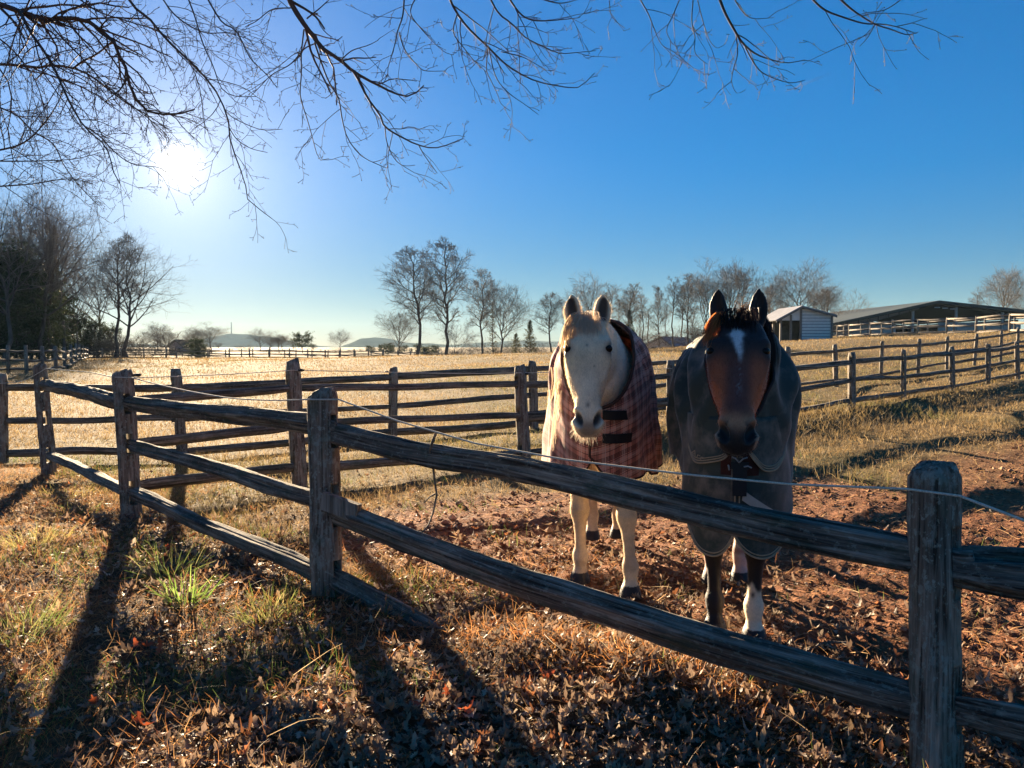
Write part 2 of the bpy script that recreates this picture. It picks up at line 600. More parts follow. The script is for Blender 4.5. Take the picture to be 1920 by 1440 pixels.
gk = NT('ground_earth_and_turf')
_pos = gk.n('ShaderNodeNewGeometry').outputs['Position']
_dirt = gk.attr('dirt').outputs['Fac']
_leafm = gk.attr('litter').outputs['Fac']
_n1 = gk.noise(_pos, 0.35, 5, 0.6)
_n2 = gk.noise(_pos, 2.6, 5, 0.65)
_n3 = gk.noise(_pos, 30.0, 4, 0.7)
_n4 = gk.noise(_pos, 0.06, 4, 0.6)
_straw = gk.ramp(_n2, [(0.28, (0.11, 0.072, 0.028)), (0.5, (0.20, 0.135, 0.058)), (0.72, (0.28, 0.20, 0.09))])
_green = gk.ramp(_n3, [(0.3, (0.055, 0.062, 0.018)), (0.7, (0.12, 0.125, 0.045))])
_turf = gk.mix(gk.ramp(_n1, [(0.48, 0.0), (0.66, 0.75)]), _straw, _green)
_turf = gk.mix(gk.ramp(_n4, [(0.45, 0.0), (0.62, 0.35)]), _turf, (0.16, 0.10, 0.05))
_turf = gk.mix(gk.ramp(_n3, [(0.38, 0.55), (0.56, 0.0)]), _turf, (0.055, 0.040, 0.020))
_earth = gk.ramp(_n2, [(0.3, (0.16, 0.064, 0.029)), (0.52, (0.275, 0.118, 0.056)), (0.72, (0.36, 0.175, 0.09))])
_earth = gk.mix(gk.ramp(_n3, [(0.42, 0.6), (0.58, 0.0)]), _earth, (0.055, 0.027, 0.016))
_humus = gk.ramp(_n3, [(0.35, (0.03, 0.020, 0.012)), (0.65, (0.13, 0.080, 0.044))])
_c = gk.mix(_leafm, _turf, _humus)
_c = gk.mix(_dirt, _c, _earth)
gk.bs('Base Color', _c)
gk.bs('Roughness', 0.95)
gk.bs('Specular IOR Level', 0.1)
gk.bump(gk.math('ADD', gk.math('MULTIPLY', _n3, 0.6), gk.math('MULTIPLY', gk.noise(_pos, 9.0, 4, 0.7), 1.0)), 1.0, 0.05)
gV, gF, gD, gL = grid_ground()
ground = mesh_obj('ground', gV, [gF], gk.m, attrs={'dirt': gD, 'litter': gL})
tag(ground, kind='structure')
# ------------------------------------------------------------------ split-rail fences
def loft_wood(path, rv, rh, S, seed, groove=0.0, taper0=0.0, taper1=0.0, prof=None, up=None, flat=None):
    """one split rail or post: rings along `path` with an irregular, lengthwise-grooved section"""
    r = np.random.default_rng(seed)
    n = len(path)
    T = np.gradient(path, axis=0); T = norm(T)
    up = np.array([0, 0, 1.0]) if up is None else up
    side = norm(np.cross(T, up)); upv = np.cross(side, T)
    a = np.arange(S) * 2 * math.pi / S
    # a split section: a few flat facets
    k = r.integers(4, 6)
    fa = np.sort(r.random(k)) * 0.5 + np.arange(k) * 2 * math.pi / k + r.random() * 6
    fd = 0.80 + 0.25 * r.random(k)
    rad = np.min(fd[None] / np.maximum(np.cos(a[:, None] - fa[None]), 0.12), axis=1)
    rad = np.minimum(rad, 1.15)
    s = np.concatenate([[0], np.cumsum(np.linalg.norm(np.diff(path, axis=0), axis=1))])
    A, SS = np.meshgrid(a, s)
    q = np.stack([np.cos(A) * 1.2 + seed, np.sin(A) * 1.2, SS * 2.2], -1)
    rr = rad[None] * (1 + (0.46 if groove > .9 else 0.30) * (fbm(q, 3, seed % 1000) - 0.5))
    if groove:
        drift = (vnoise(np.stack([SS * 0.9, A * 0 + seed * 1.7, A * 0], -1), 5) - 0.5) * 0.5
        g = 0
        for j in range(9):
            c = r.random() * 2 * math.pi; w = 0.035 + 0.05 * r.random(); dp = r.random()
            da = np.abs((A + drift - c + math.pi) % (2 * math.pi) - math.pi)
            on = sstep(0.35, 0.5, vnoise(np.stack([SS * 1.3 + j * 9.1, A * 0 + j, A * 0], -1), 8))
            g = g + np.exp(-(da / w) ** 2) * dp * on
        q2 = np.stack([np.cos(A + drift) * 9, np.sin(A + drift) * 9, SS * 2.5], -1)
        q3 = np.stack([np.cos(A + drift) * 16, np.sin(A + drift) * 16, SS * 9.0], -1)
        rr = rr - groove * np.minimum(g, 1.0) * 0.32 + groove * 0.13 * (fbm(q2, 2, 77) - 0.5) + groove * 0.16 * np.maximum(fbm(q3, 2, 78) - 0.52, 0)
    tv = np.ones(n); th = np.ones(n)
    L = s[-1]
    if taper0:
        e = sstep(0, taper0, s); th *= 0.36 + 0.64 * e; tv *= 0.68 + 0.32 * e
    if taper1:
        e = sstep(0, taper1, L - s); th *= 0.36 + 0.64 * e; tv *= 0.68 + 0.32 * e
    x = rr * np.cos(A) * (rh * th)[:, None]
    z = rr * np.sin(A) * (rv * tv)[:, None]
    V = path[:, None] + side[:, None] * x[..., None] + upv[:, None] * z[..., None]
    G = np.stack([x + seed % 13, z, SS + (seed * 7.31) % 40], -1).reshape(-1, 3)
    idx = np.arange(n * S).reshape(n, S)
    qd = np.stack([idx[:-1], np.roll(idx[:-1], -1, 1), np.roll(idx[1:], -1, 1), idx[1:]], -1).reshape(-1, 4)
    V = V.reshape(-1, 3)
    base = len(V)
    V = np.concatenate([V, path[:1], path[-1:] + (T[-1:] * 0.006)])
    G = np.concatenate([G, G[:1], G[base - 1:base]])
    f0 = np.stack([np.full(S, base), np.roll(idx[0], -1), idx[0]], -1)
    f1 = np.stack([np.full(S, base + 1), idx[-1], np.roll(idx[-1], -1)], -1)
    return V, [qd, f0, f1], G


_seed = [100]


def rail(parent, p0, p1, rv, rh, near=False, t0=0.25, t1=0.25, bow=0.0, mat=None, name='rail'):
    _seed[0] += 1
    sd = _seed[0]
    r = np.random.default_rng(sd)
    n = 90 if near else 16
    S = 44 if near else 9
    t = np.linspace(0, 1, n)
    path = p0 + (p1 - p0) * t[:, None]
    L = np.linalg.norm(p1 - p0)
    wz = (fbm(np.stack([t * 2.3 + sd, t * 0, t * 0], -1), 2, 3) - 0.5) * 0.05
    wx = (fbm(np.stack([t * 2.0 + sd * 3, t * 0, t * 0], -1), 2, 4) - 0.5) * 0.04
    env = np.sin(math.pi * t) ** 0.5
    path = path + np.stack([wx * env * 0.4, wx * env, (wz - bow) * env], -1)
    V, F, G = loft_wood(path, rv, rh, S, sd, groove=1.0 if near else 0.25, taper0=t0, taper1=t1)
    return mesh_obj(name, V, F, mat or M_RAIL, parent, attrs={'gr': G}, smooth=True)


def post(parent, top, bot, r, near=False, slots=(), along=(1, 0), mat=None, name='post', sharp=False):
    _seed[0] += 1
    sd = _seed[0]
    n = 70 if near else 14
    S = 40 if near else 10
    top = np.asarray(top); bot = np.asarray(bot)
    ax = (top - bot) / np.linalg.norm(top - bot)
    b = bot - ax * 0.25
    t = np.linspace(0, 1, n)
    path = b + (top - b) * t[:, None]
    V, F, G = loft_wood(path, r, r, S, sd, groove=0.8 if near else 0.2, up=np.array([0, 1.0, 0.001]))
    # weathered, slightly chamfered and uneven top
    h = (V - b) @ ax; H = np.linalg.norm(top - b)
    ee = sstep(H - 0.035, H, h)
    c = b + np.outer(h, ax)
    V = c + (V - c) * (1 - 0.20 * ee[:, None])
    nz = fbm(V * 22, 3, sd) - 0.5
    V = V + ax * (ee * nz * 0.07 + ee * (V - c)[:, 0] * (0.25 * math.sin(sd)))[:, None]
    o = mesh_obj(name, V, F, mat or M_POST, parent, attrs={'gr': G}, smooth=True)
    if slots:
        mb = MB()
        dx = np.array([along[0], along[1], 0.0]); dx /= np.linalg.norm(dx)
        M = np.stack([dx, np.array([-dx[1], dx[0], 0]), np.array([0, 0, 1.0])], 1)
        for z0, z1 in slots:
            tt = ((z0 + z1) / 2 - b[2]) / (top[2] - b[2])
            cc = b + (top - b) * tt
            mb.add(*box(cc[0], cc[1], cc[2], 0.6, r * 0.62, z1 - z0, M))
        cut = mb.obj('slot_cutter', M_POST)
        md = o.modifiers.new('slots', 'BOOLEAN')
        md.operation = 'DIFFERENCE'; md.solver = 'EXACT'; md.object = cut
        dg = bpy.context.evaluated_depsgraph_get()
        me = bpy.data.meshes.new_from_object(o.evaluated_get(dg))
        old = o.data
        o.modifiers.clear()
        me.name = name
        o.data = me
        bpy.data.meshes.remove(old)
        bpy.data.objects.remove(cut)
    return o


def unit2(a, b):
    d = np.asarray(b)[:2] - np.asarray(a)[:2]
    return d / np.linalg.norm(d)


def rope_path(pts, sag, n=14):
    out = []
    for i in range(len(pts) - 1):
        t = np.linspace(0, 1, n)[(1 if i else 0):]
        s = sag[i] if isinstance(sag, (list, tuple)) else sag
        p = pts[i] + (pts[i + 1] - pts[i]) * t[:, None]
        p[:, 2] -= 4 * s * t * (1 - t)
        out.append(p)
    return np.concatenate(out)


# ---- near fence -------------------------------------------------------------------------------
near_fence = empty('split_rail_fence', (*F1[1], 0.1), 'weathered split-rail fence crossing the foreground in front of both horses', 'fence')
DP = {'P0': 0.95, 'P1': 2.5, 'P2': 4.1, 'P3': 6.0, 'P4': 8.4}
p1t, p1b = at(1750, 872, 2.5), at(1756, 1470, 2.5)
p2t, p2b = at(605, 732, 4.1), at(614, 1115, 4.1)
p3t, p3b = at(229, 696, 6.0), at(246, 972, 6.0)
p4t, p4b = at(75, 683, 8.4), at(92, 887, 8.4)
p0t = p1t + (p1t - p2t) * np.array([1.0, 1.0, 1.0]); p0b = p1b + (p1b - p2b)
dir12, dir23, dir34 = unit2(p1b, p2b), unit2(p2b, p3b), unit2(p3b, p4b)


def zpx(py, d):
    return at(960, py, d)[2]


post(near_fence, p1t, p1b, 0.069, True, [(zpx(1120, 2.5), zpx(985, 2.5)), (zpx(1370, 2.5), zpx(1240, 2.5))], dir12)
post(near_fence, p2t, p2b, 0.073, True, [(zpx(838, 4.1), zpx(776, 4.1)), (zpx(985, 4.1), zpx(905, 4.1)), (zpx(1110, 4.1), zpx(1046, 4.1))], dir12)
post(near_fence, p3t, p3b, 0.070, True, [(zpx(775, 6.0), zpx(738, 6.0)), (zpx(850, 6.0), zpx(812, 6.0)), (zpx(945, 6), zpx(900, 6.0))], dir23)
post(near_fence, p4t, p4b, 0.075, True, [(zpx(735, 8.4), zpx(707, 8.4)), (zpx(797, 8.4), zpx(770, 8.4)), (zpx(868, 8.4), zpx(838, 8.4))], dir34)


def nrail(a, b, rv, rh, ext=0.11, **kw):
    a = np.asarray(a); b = np.asarray(b)
    u = (b - a) / np.linalg.norm(b - a)
    return rail(near_fence, a - u * ext, b + u * ext, rv, rh, True, **kw)


# P2 -> P1 (pixel x, y, depth at either end)
nrail(at(612, 806, 4.1), at(1752, 1040, 2.5), 0.053, 0.042, bow=0.025)
nrail(at(612, 946, 4.1), at(1752, 1308, 2.5), 0.068, 0.048, bow=0.06)
nrail(at(614, 1080, 4.1), at(1100, 1326, 3.28), 0.058, 0.044)
# P1 -> beyond the right edge
q0 = F1[0] + (F1[0] - F1[1])
nrail(at(1764, 1070, 2.49), np.array([q0[0], q0[1], 0.80]), 0.051, 0.042, ext=0.02)
nrail(at(1770, 1048, 2.49) + (0.03, 0.05, 0), np.array([q0[0] - 0.6, q0[1] + 0.5, 0.86]), 0.040, 0.036, ext=0.02)
nrail(at(1764, 1326, 2.49), np.array([q0[0], q0[1], 0.32]), 0.060, 0.044, ext=0.02)
# P3 -> P2
nrail(at(238, 757, 6.0), at(606, 802, 4.1), 0.050, 0.042, bow=-0.02)
nrail(at(242, 832, 6.0), at(606, 938, 4.1), 0.045, 0.040)
nrail(at(246, 922, 6.0), at(612, 1084, 4.1), 0.046, 0.042)
# P4 -> P3
nrail(at(80, 720, 8.4), at(232, 757, 6.0), 0.056, 0.044)
nrail(at(90, 855, 8.4), at(242, 922, 6.0), 0.050, 0.044)

# sawn pale end of the middle rail that overlaps the centre post
pl0, pl1 = at(606, 938, 4.02), at(672, 962, 3.93)
_d = (pl1 - pl0); _L = np.linalg.norm(_d); _x = _d / _L
_y = norm(np.cross(np.array([0, 0, 1.0]), _x)); _z = np.cross(_x, _y)
_Mr = np.stack([_x, _y, _z], 1)
cV, cF = box(*((pl0 + pl1) / 2), _L, 0.035, 0.092, _Mr)
mesh_obj('rail_tenon', cV, cF, M_PALE, near_fence, smooth=False, attrs={'gr': cV * (1, 1, 1)})

# ---- the paddock's far fence (C) and the lane fence behind it (D) --------------------------------
Cp = [  # top pixel, bottom pixel, depth
    ((548, 675), (562, 914), 7.5), ((975, 687), (985, 870), 8.9), ((1257, 677), (1257, 830), 10.7), ((1462, 668), (1463, 800), 12.6),
    ((1597, 660), (1597, 780), 14.4), ((1694, 656), (1694, 758), 17.5), ((1784, 650), (1786, 740), 19.9), ((1853, 645), (1853, 730), 21.6),
    ((1906, 641), (1908, 718), 23.6), ((1962, 637), (1964, 708), 25.8)]
Crail = [  # rail centre heights in pixels at each post: top, middle, bottom
    (727, 797, 875), (720, 781, 848), (704, 752, 808), (692, 738, 778), (679, 712, 752), (672, 707, 737), (664, 696, 724), (656, 684, 711), (650, 676, 701), (645, 669, 693)]
Dp = [((-140, 700), (-138, 868), 9.3), ((2, 702), (3, 866), 9.3), ((329, 692), (342, 866), 9.5), ((737, 690), (736, 828), 11.8), ((997, 678), (1001, 805), 13.2),
      ((1200, 666), (1200, 778), 15.6), ((1357, 658), (1357, 760), 17.8), ((1477, 650), (1477, 747), 20.0), ((1565, 646), (1567, 725), 22.5),
      ((1654, 640), (1651, 713), 24.7), ((1724, 635), (1721, 701), 27.5), ((1776, 631), (1775, 691), 29.8), ((1832, 626), (1827, 684), 31.5),
      ((1878, 621), (1876, 675), 34.6), ((1909, 614), (1908, 668), 36.0), ((1975, 606), (1975, 660), 38.5)]
Drail = [(728, 792, 852), (728, 790, 850), (726, 787, 848), (707, 762, 808), (692, 740, 790), (683, 726, 770), (674, 708, 745), (666, 693, 723), (659, 685, 713), (650, 674, 702),
         (647, 668, 691), (641, 660, 681), (636, 655, 674), (630, 648, 666), (623, 641, 660), (615, 633, 652)]
far_fence = empty('paddock_fence', at(985, 870, 8.9), 'split-rail fence running uphill just behind the two horses', 'fence')
lane_fence = empty('lane_fence', at(736, 828, 11.8), 'split-rail fence farther back, beyond the grassy lane behind the paddock', 'fence')


def line_fence(par, P, Rr, start=None, pr=0.07, rv=0.048, slots=True):
    prev = start
    for i, (tp, bp, d) in enumerate(P):
        t_, b_ = at(*tp, d), at(*bp, d)
        nxt = at(*P[min(i + 1, len(P) - 1)][1], P[min(i + 1, len(P) - 1)][2]) if i + 1 < len(P) else None
        pv = at(*P[i - 1][1], P[i - 1][2]) if i else b_
        al = unit2(pv, nxt if nxt is not None else b_)
        hs = [at(960, y, d)[2] for y in Rr[i]]
        post(par, t_, b_, pr * (0.9 + 0.2 * random.random()), False, [(h - 0.055, h + 0.085) for h in hs] if slots else (), al)
        cur = []
        for h in hs:
            tt = (h - b_[2]) / (t_[2] - b_[2])
            c = b_ + (t_ - b_) * tt
            cur.append(np.array([c[0], c[1], h]))
        if prev is not None:
            for a, b in zip(prev, cur):
                u = (b - a) / np.linalg.norm(b - a)
                rail(par, a - u * 0.09, b + u * 0.09, rv * (0.8 + 0.4 * random.random()), rv * 0.85, bow=random.uniform(-0.02, 0.03))
        prev = cur
    return prev


line_fence(far_fence, Cp, Crail, start=[at(240, 752, 6.35), at(244, 833, 6.35), at(248, 914, 6.35)])
line_fence(lane_fence, Dp, Drail, slots=True)
M_KNOB = plain('black_plastic_insulator', (0.012, 0.012, 0.013), 0.5, 0.4)
for (px, py, d, s) in ((560, 694, 7.42, 1), (728, 697, 11.7, -1), (984, 701, 8.8, 1), (1267, 691, 10.6, 1), (252, 703, 5.92, 1)):
    c = at(px, py, d)
    P = np.stack([c, c + (s * 0.035, -0.01, 0), c + (s * 0.055, -0.012, 0.0)])[None]
    V, F, G = tubes(P, np.array([[0.012, 0.014, 0.008]]), 8, cap=True)
    mesh_obj('insulator', V, F, M_KNOB, far_fence if px in (560, 984, 1267) else (lane_fence if px == 728 else near_fence))

k = NT('white_fence_rope')
k.bs('Base Color', k.ramp(k.noise(k.mapping(k.attr('gr').outputs['Vector'], (300, 300, 160)), 1.0, 2), [(0.35, (0.42, 0.38, 0.30)), (0.65, (0.70, 0.66, 0.55))]))
M_ROPE = k.m


def rope(name, pts, sag, r, label, cat='rope'):
    p = rope_path([np.asarray(q) for q in pts], sag)[None]
    V, F, G = tubes(p, np.full(p.shape[:2], r), 6, cap=True)
    o = mesh_obj(name, V, F, M_ROPE, attrs={'gr': G})
    return tag(o, label, cat)


rope('fence_rope', [at(-60, 722, 9.2), at(30, 717, 8.9), at(66, 703, 8.3), at(86, 691, 8.25), at(170, 698, 6.9), at(211, 707, 5.93), at(247, 708, 5.9),
                    at(420, 745, 4.85), at(575, 749, 4.02), at(635, 749, 3.98), at(745, 789, 3.75), at(890, 831, 3.45), at(1060, 862, 3.2), at(1300, 891, 2.9),
                    at(1480, 908, 2.7), at(1700, 917, 2.42), at(1800, 930, 2.36), at(1920, 976, 2.1), at(2200, 1060, 1.6)],
     [0.0, 0.01, 0.0, 0, 0, 0, 0.01, 0.01, 0, 0, 0, 0, 0, 0, 0.0, 0, 0, 0], 0.0042, 'thin white electric rope strung along the near fence in front of the horses')
rope('fence_rope', [at(250, 708, 5.95), at(548, 694, 7.42), at(737, 698, 8.0), at(976, 699, 8.82), at(1257, 691, 10.62), at(1462, 686, 12.5), at(1597, 683, 14.3),
                    at(1694, 669, 17.4), at(1785, 661, 19.8), at(1853, 652, 21.5), at(1908, 646, 23.5)],
     [0.01, 0, 0.01, 0.01, 0.02, 0.02, 0.03, 0.03, 0.03, 0.03], 0.004, 'thin white rope tied along the posts of the fence behind the horses')

# twig caught on the rope, stick lying on the paddock floor
k = NT('dead_twig_bark')
k.bs('Base Color', k.ramp(k.noise(k.attr('gr').outputs['Vector'], 60, 3), [(0.3, (0.10, 0.075, 0.055)), (0.7, (0.22, 0.17, 0.12))]))
M_TWIG = k.m
mb = MB()
for pts, r0, r1 in (([(818, 810, 3.62), (811, 828, 3.64), (806, 845, 3.66), (812, 875, 3.68), (815, 900, 3.68), (819, 928, 3.66), (812, 962, 3.6), (803, 985, 3.52), (790, 1000, 3.46)], 0.008, 0.003),
                    ([(816, 926, 3.66), (805, 932, 3.64), (796, 943, 3.62)], 0.005, 0.002)):
    P = np.array([at(*p) for p in pts])[None]
    V, F, G = tubes(P, np.linspace(r0, r1, P.shape[1])[None], 6, cap=True)
    mb.add(V, F, gr=G)
tag(mb.obj('twig', M_TWIG), 'dead forked twig hanging from the rope right of the centre post', 'twig')
mb = MB()
for pts, r0, r1 in (([(1500, 1206, 3.36), (1530, 1187, 3.42), (1558, 1178, 3.46), (1578, 1174, 3.5), (1600, 1170, 3.52)], 0.009, 0.005),
                    ([(1575, 1176, 3.5), (1590, 1190, 3.46), (1612, 1206, 3.4)], 0.005, 0.003), ([(1525, 1188, 3.4), (1512, 1180, 3.42), (1500, 1176, 3.44)], 0.004, 0.002)):
    P = np.array([at(*p) for p in pts])
    P[:, 2] = ground_z(P[:, 0], P[:, 1]) + 0.02
    V, F, G = tubes(P[None], np.linspace(r0, r1, len(P))[None], 6, cap=True)
    mb.add(V, F, gr=G)
tag(mb.obj('fallen_stick', M_TWIG), 'pale crooked stick lying on the ground right of the bay horse', 'stick')
# ------------------------------------------------------------------ hills, buildings, far fences
def gz(p):
    return float(ground_z(np.array([p[0]]), np.array([p[1]]))[0])


M_HILL = plain('wooded_hillside', (0.055, 0.062, 0.045), 1.0, 0.0, 0.35, 0.02)
mb = MB()
for prof, d, w in (([(330, 652), (372, 646), (395, 632), (430, 625), (470, 627), (520, 632), (560, 643), (600, 648), (640, 652)], 2100, 200),
                   ([(640, 652), (662, 643), (680, 633), (700, 631), (730, 634), (760, 641), (800, 643), (850, 645), (900, 648), (940, 652)], 1900, 200),
                   ([(760, 652), (850, 646), (920, 640), (990, 637), (1060, 640), (1120, 645), (1180, 650)], 2250, 200),
                   ([(-200, 652), (0, 646), (150, 641), (300, 645), (420, 650)], 2250, 200)):
    xs = np.linspace(prof[0][0], prof[-1][0], 90)
    ys = np.interp(xs, [p[0] for p in prof], [p[1] for p in prof])
    rid = np.array([at(x, y, d) for x, y in zip(xs, ys)])
    g = np.linspace(-1, 1, 15)
    V = np.repeat(rid[:, None], 15, 1)
    V[..., 1] += g[None] * w
    V[..., 2] = V[..., 2] * np.exp(-(g[None] * 1.7) ** 2) + (fbm(np.stack([V[..., 0] * .02, V[..., 1] * .02, V[..., 2] * 0], -1), 4, 6) - .5) * 5 - 1.5
    idx = np.arange(V.shape[0] * 15).reshape(-1, 15)
    mb.add(V, [np.stack([idx[:-1, :-1], idx[1:, :-1], idx[1:, 1:], idx[:-1, 1:]], -1).reshape(-1, 4)])
tag(mb.obj('hills', M_HILL), kind='structure')

M_STEEL = plain('grey_steel', (0.25, 0.26, 0.27), 0.5, 0.4)
m_top = at(434, 604, 2100); m_bot = at(434, 628, 2100)
mast = empty('radio_mast', m_bot, 'thin radio mast standing on top of the distant blue hill', 'mast')
V, F, G = tubes(np.array([[m_bot, m_top]]), np.array([[1.6, 0.9]]), 6, cap=True)
mesh_obj('mast_pole', V, F, M_STEEL, mast)
for k in range(3):
    zz = m_bot[2] + (m_top[2] - m_bot[2]) * (0.55 + 0.18 * k)
    mesh_obj('antenna_ring', *box(m_bot[0], m_bot[1], zz, 4.2, 4.2, 0.8), M_STEEL, mast, smooth=False)

# ---- white run-in shed on the hill ---------------------------------------------------------------
M_SIDING = plain('white_painted_siding', (0.74, 0.70, 0.63), 0.7, 0.3, 0.07, 3.0)
M_TRIM = plain('weathered_grey_trim', (0.19, 0.165, 0.14), 0.85, 0.2, 0.25)
M_DARKBOARD = plain('dark_stained_boards', (0.05, 0.052, 0.05), 0.9, 0.1, 0.4, 2.0)
k = NT('corrugated_grey_roof')
_o = k.coord('Object')
k.bs('Base Color', k.ramp(k.noise(_o, 1.3, 4), [(0.3, (0.20, 0.20, 0.21)), (0.7, (0.30, 0.30, 0.31))]))
k.bs('Metallic', 0.3); k.bs('Roughness', 0.5)
M_ROOF = k.m


class Frame:
    """a building's own axes: x along its front, y into its depth, z up"""
    def __init__(self, o, xdir, z0):
        self.o = np.array([o[0], o[1], z0])
        x = np.array([xdir[0], xdir[1], 0.0]); self.x = x / np.linalg.norm(x)
        self.y = np.array([-self.x[1], self.x[0], 0.0]); self.z = np.array([0, 0, 1.0])
        self.M = np.stack([self.x, self.y, self.z], 1)

    def p(self, *c):
        return self.o + self.M @ np.array(c, float)

    def box(self, x0, x1, y0, y1, z0, z1):
        v, f = box((x0 + x1) / 2, (y0 + y1) / 2, (z0 + z1) / 2, x1 - x0, y1 - y0, z1 - z0)
        return v @ self.M.T + self.o, f

    def prism(self, poly, y0, y1):
        """polygon of (x, z) extruded from y0 to y1"""
        n = len(poly)
        v = np.array([(x, y, z) for y in (y0, y1) for x, z in poly]) @ self.M.T + self.o
        f = [np.array([[i, (i + 1) % n, (i + 1) % n + n, i + n] for i in range(n)])]
        t = [[0, i + 1, i] for i in range(1, n - 1)] + [[n, n + i, n + i + 1] for i in range(1, n - 1)]
        return v, f + [np.array(t)]


def piece(par, name, mat, *shapes, **kw):
    m = MB()
    for v, f in shapes:
        m.add(v, f)
    return m.obj(name, mat, par, smooth=False, **kw)


sA = at(1463, 641, 75.0); sB = at(1558, 640, 75.0)
fr = Frame(sA, (sB - sA), min(gz(sA), gz(sB)) - 0.15)
shed = empty('run_in_shed', fr.o, 'white sided run-in shed with an open front on the hilltop', 'shed')
W = np.linalg.norm((sB - sA)[:2]); xm = W * 0.40; D = 6.0
zE, zR, zE2 = 2.45, 3.55, 2.75
# boarded gable end on the right: overlapping boards one by one
nb = 11
for i in range(nb):
    z0 = 0.05 + i * (zE2 + 0.55) / nb; z1 = 0.05 + (i + 1) * (zE2 + 0.55) / nb
    x1 = W if z1 <= zE2 else W - (z1 - zE2) / (zR - zE2) * (W - xm)
    piece(shed, 'siding_board', M_SIDING, fr.prism([(xm + 0.1, z0), (W if z0 <= zE2 else W - (z0 - zE2) / (zR - zE2) * (W - xm), z0), (x1, z1 - 0.045), (xm + 0.1, z1 - 0.045)], -0.03, 0.05))
piece(shed, 'end_wall', M_DARKBOARD, fr.prism([(xm + .06, 0), (W - .02, 0), (W - .02, zE2 - .05), (xm + 0.06, zR - 0.1)], 0.06, 0.12))
piece(shed, 'gable', M_SIDING, fr.prism([(0.06, zE - 0.25), (xm + 0.05, zE - 0.25), (xm + 0.05, zR - 0.1), (0.06, zE)], 0.0, 0.06))
piece(shed, 'back_wall', M_DARKBOARD, fr.box(0, W, D - .1, D, 0, zE2), fr.box(W - .1, W, .13, D - .12, 0, zE2 - 0.02))
piece(shed, 'partition', M_DARKBOARD, fr.box(0.05, W - 0.15, 2.4, 2.5, 0, 2.3))
for (x, y) in ((0.0, 0.0), (xm - 0.02, 0.0), (0.0, 2.1), (0.0, 4.2), (W + 0.02, -.02), (xm * 0.5, 0.02)):
    piece(shed, 'post', M_TRIM, fr.box(x - 0.09, x + 0.09, y - 0.13, y + 0.05, 0, zE - 0.05 if x < 0.5 else (zR - 0.15 if x < xm + .1 and x > xm * .6 else zE2)))
piece(shed, 'roof', M_ROOF, fr.prism([(-0.55, zE - 0.30), (xm, zR), (xm, zR + 0.09), (-0.60, zE - 0.22)], -0.35, D + 0.4),
      fr.prism([(xm, zR), (W + 0.4, zE2 - 0.12), (W + 0.42, zE2 - 0.03), (xm, zR + 0.088)], -0.352, D + 0.402))
piece(shed, 'barge_board', M_TRIM, fr.prism([(-0.55, zE - 0.46), (xm, zR - 0.16), (xm, zR), (-0.55, zE - 0.305)], -0.42, -0.36),
      fr.prism([(xm, zR - 0.16), (W + 0.4, zE2 - 0.28), (W + 0.4, zE2 - 0.125), (xm, zR)], -0.421, -0.361))

# ---- covered riding arena -----------------------------------------------------------------------
aA = at(1556, 634, 128); aB = at(1960, 634, 128)
fr = Frame(aA, aB - aA, gz(at(1750, 634, 128)) - 0.5)
arena = empty('riding_arena', fr.o, 'wide open-sided covered riding arena with a low dark gable roof', 'barn')
W = np.linalg.norm((aB - aA)[:2]); xm = W * 0.492; D = 46.0
zE = at(1556, 611, 128)[2] - fr.o[2]; zR = at(1755, 569, 128)[2] - fr.o[2]; zE2 = at(1960, 590, 128)[2] - fr.o[2]
M_AROOF = plain('dark_green_metal_roof', (0.03, 0.045, 0.042), 0.6, 0.3)
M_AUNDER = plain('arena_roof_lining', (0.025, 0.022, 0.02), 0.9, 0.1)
M_AFASCIA = plain('sunlit_tan_fascia', (0.12, 0.105, 0.088), 0.7, 0.2)
M_AWHITE = plain('white_arena_wall', (0.60, 0.61, 0.62), 0.8, 0.2, 0.08, 0.5)
M_APOST = plain('grey_arena_post', (0.36, 0.34, 0.31), 0.7, 0.3)
piece(arena, 'roof', M_AROOF, fr.prism([(-0.6, zE - 0.15), (xm, zR), (xm, zR + 0.45), (-0.6, zE + 0.28)], -0.8, D), fr.prism([(xm, zR), (W + 0.6, zE2 - 0.15), (W + 0.6, zE2 + 0.28), (xm, zR + 0.449)], -0.801, D))
piece(arena, 'roof_lining', M_AUNDER, fr.prism([(-0.5, zE - 0.45), (xm, zR - 0.30), (xm, zR - 0.02), (-0.5, zE - 0.17)], 0.8, D - .1), fr.prism([(xm, zR - 0.30), (W + 0.5, zE2 - 0.45), (W + 0.5, zE2 - 0.17), (xm, zR - 0.02)], 0.801, D - .101))
nbay = 9
for i in range(nbay):       # fascia band of the left slope, panel by panel; sunlight put in its tan
    x0 = -0.4 + i * (xm * 0.86) / nbay; x1 = -0.4 + (i + 0.90) * (xm * 0.86) / nbay

    def zt(x):
        return zE - 0.2 + (zR - zE) * (x + 0.6) / (xm + 0.6)

    def hh(x):
        return max(0.2, 1.15 - 1.0 * x / (xm * 0.86))
    piece(arena, 'fascia_panel', M_AFASCIA, fr.prism([(x0, zt(x0) - hh(x0)), (x1, zt(x1) - hh(x1)), (x1, zt(x1)), (x0, zt(x0))], -0.25, -0.15))
for i in range(3):
    piece(arena, 'ridge_light', M_AWHITE, fr.box(xm - 0.2 + i * 1.3, xm + 0.7 + i * 1.3, 0.2, 0.32, zR - 0.75 - i * 0.12, zR - 0.6 - i * 0.12))
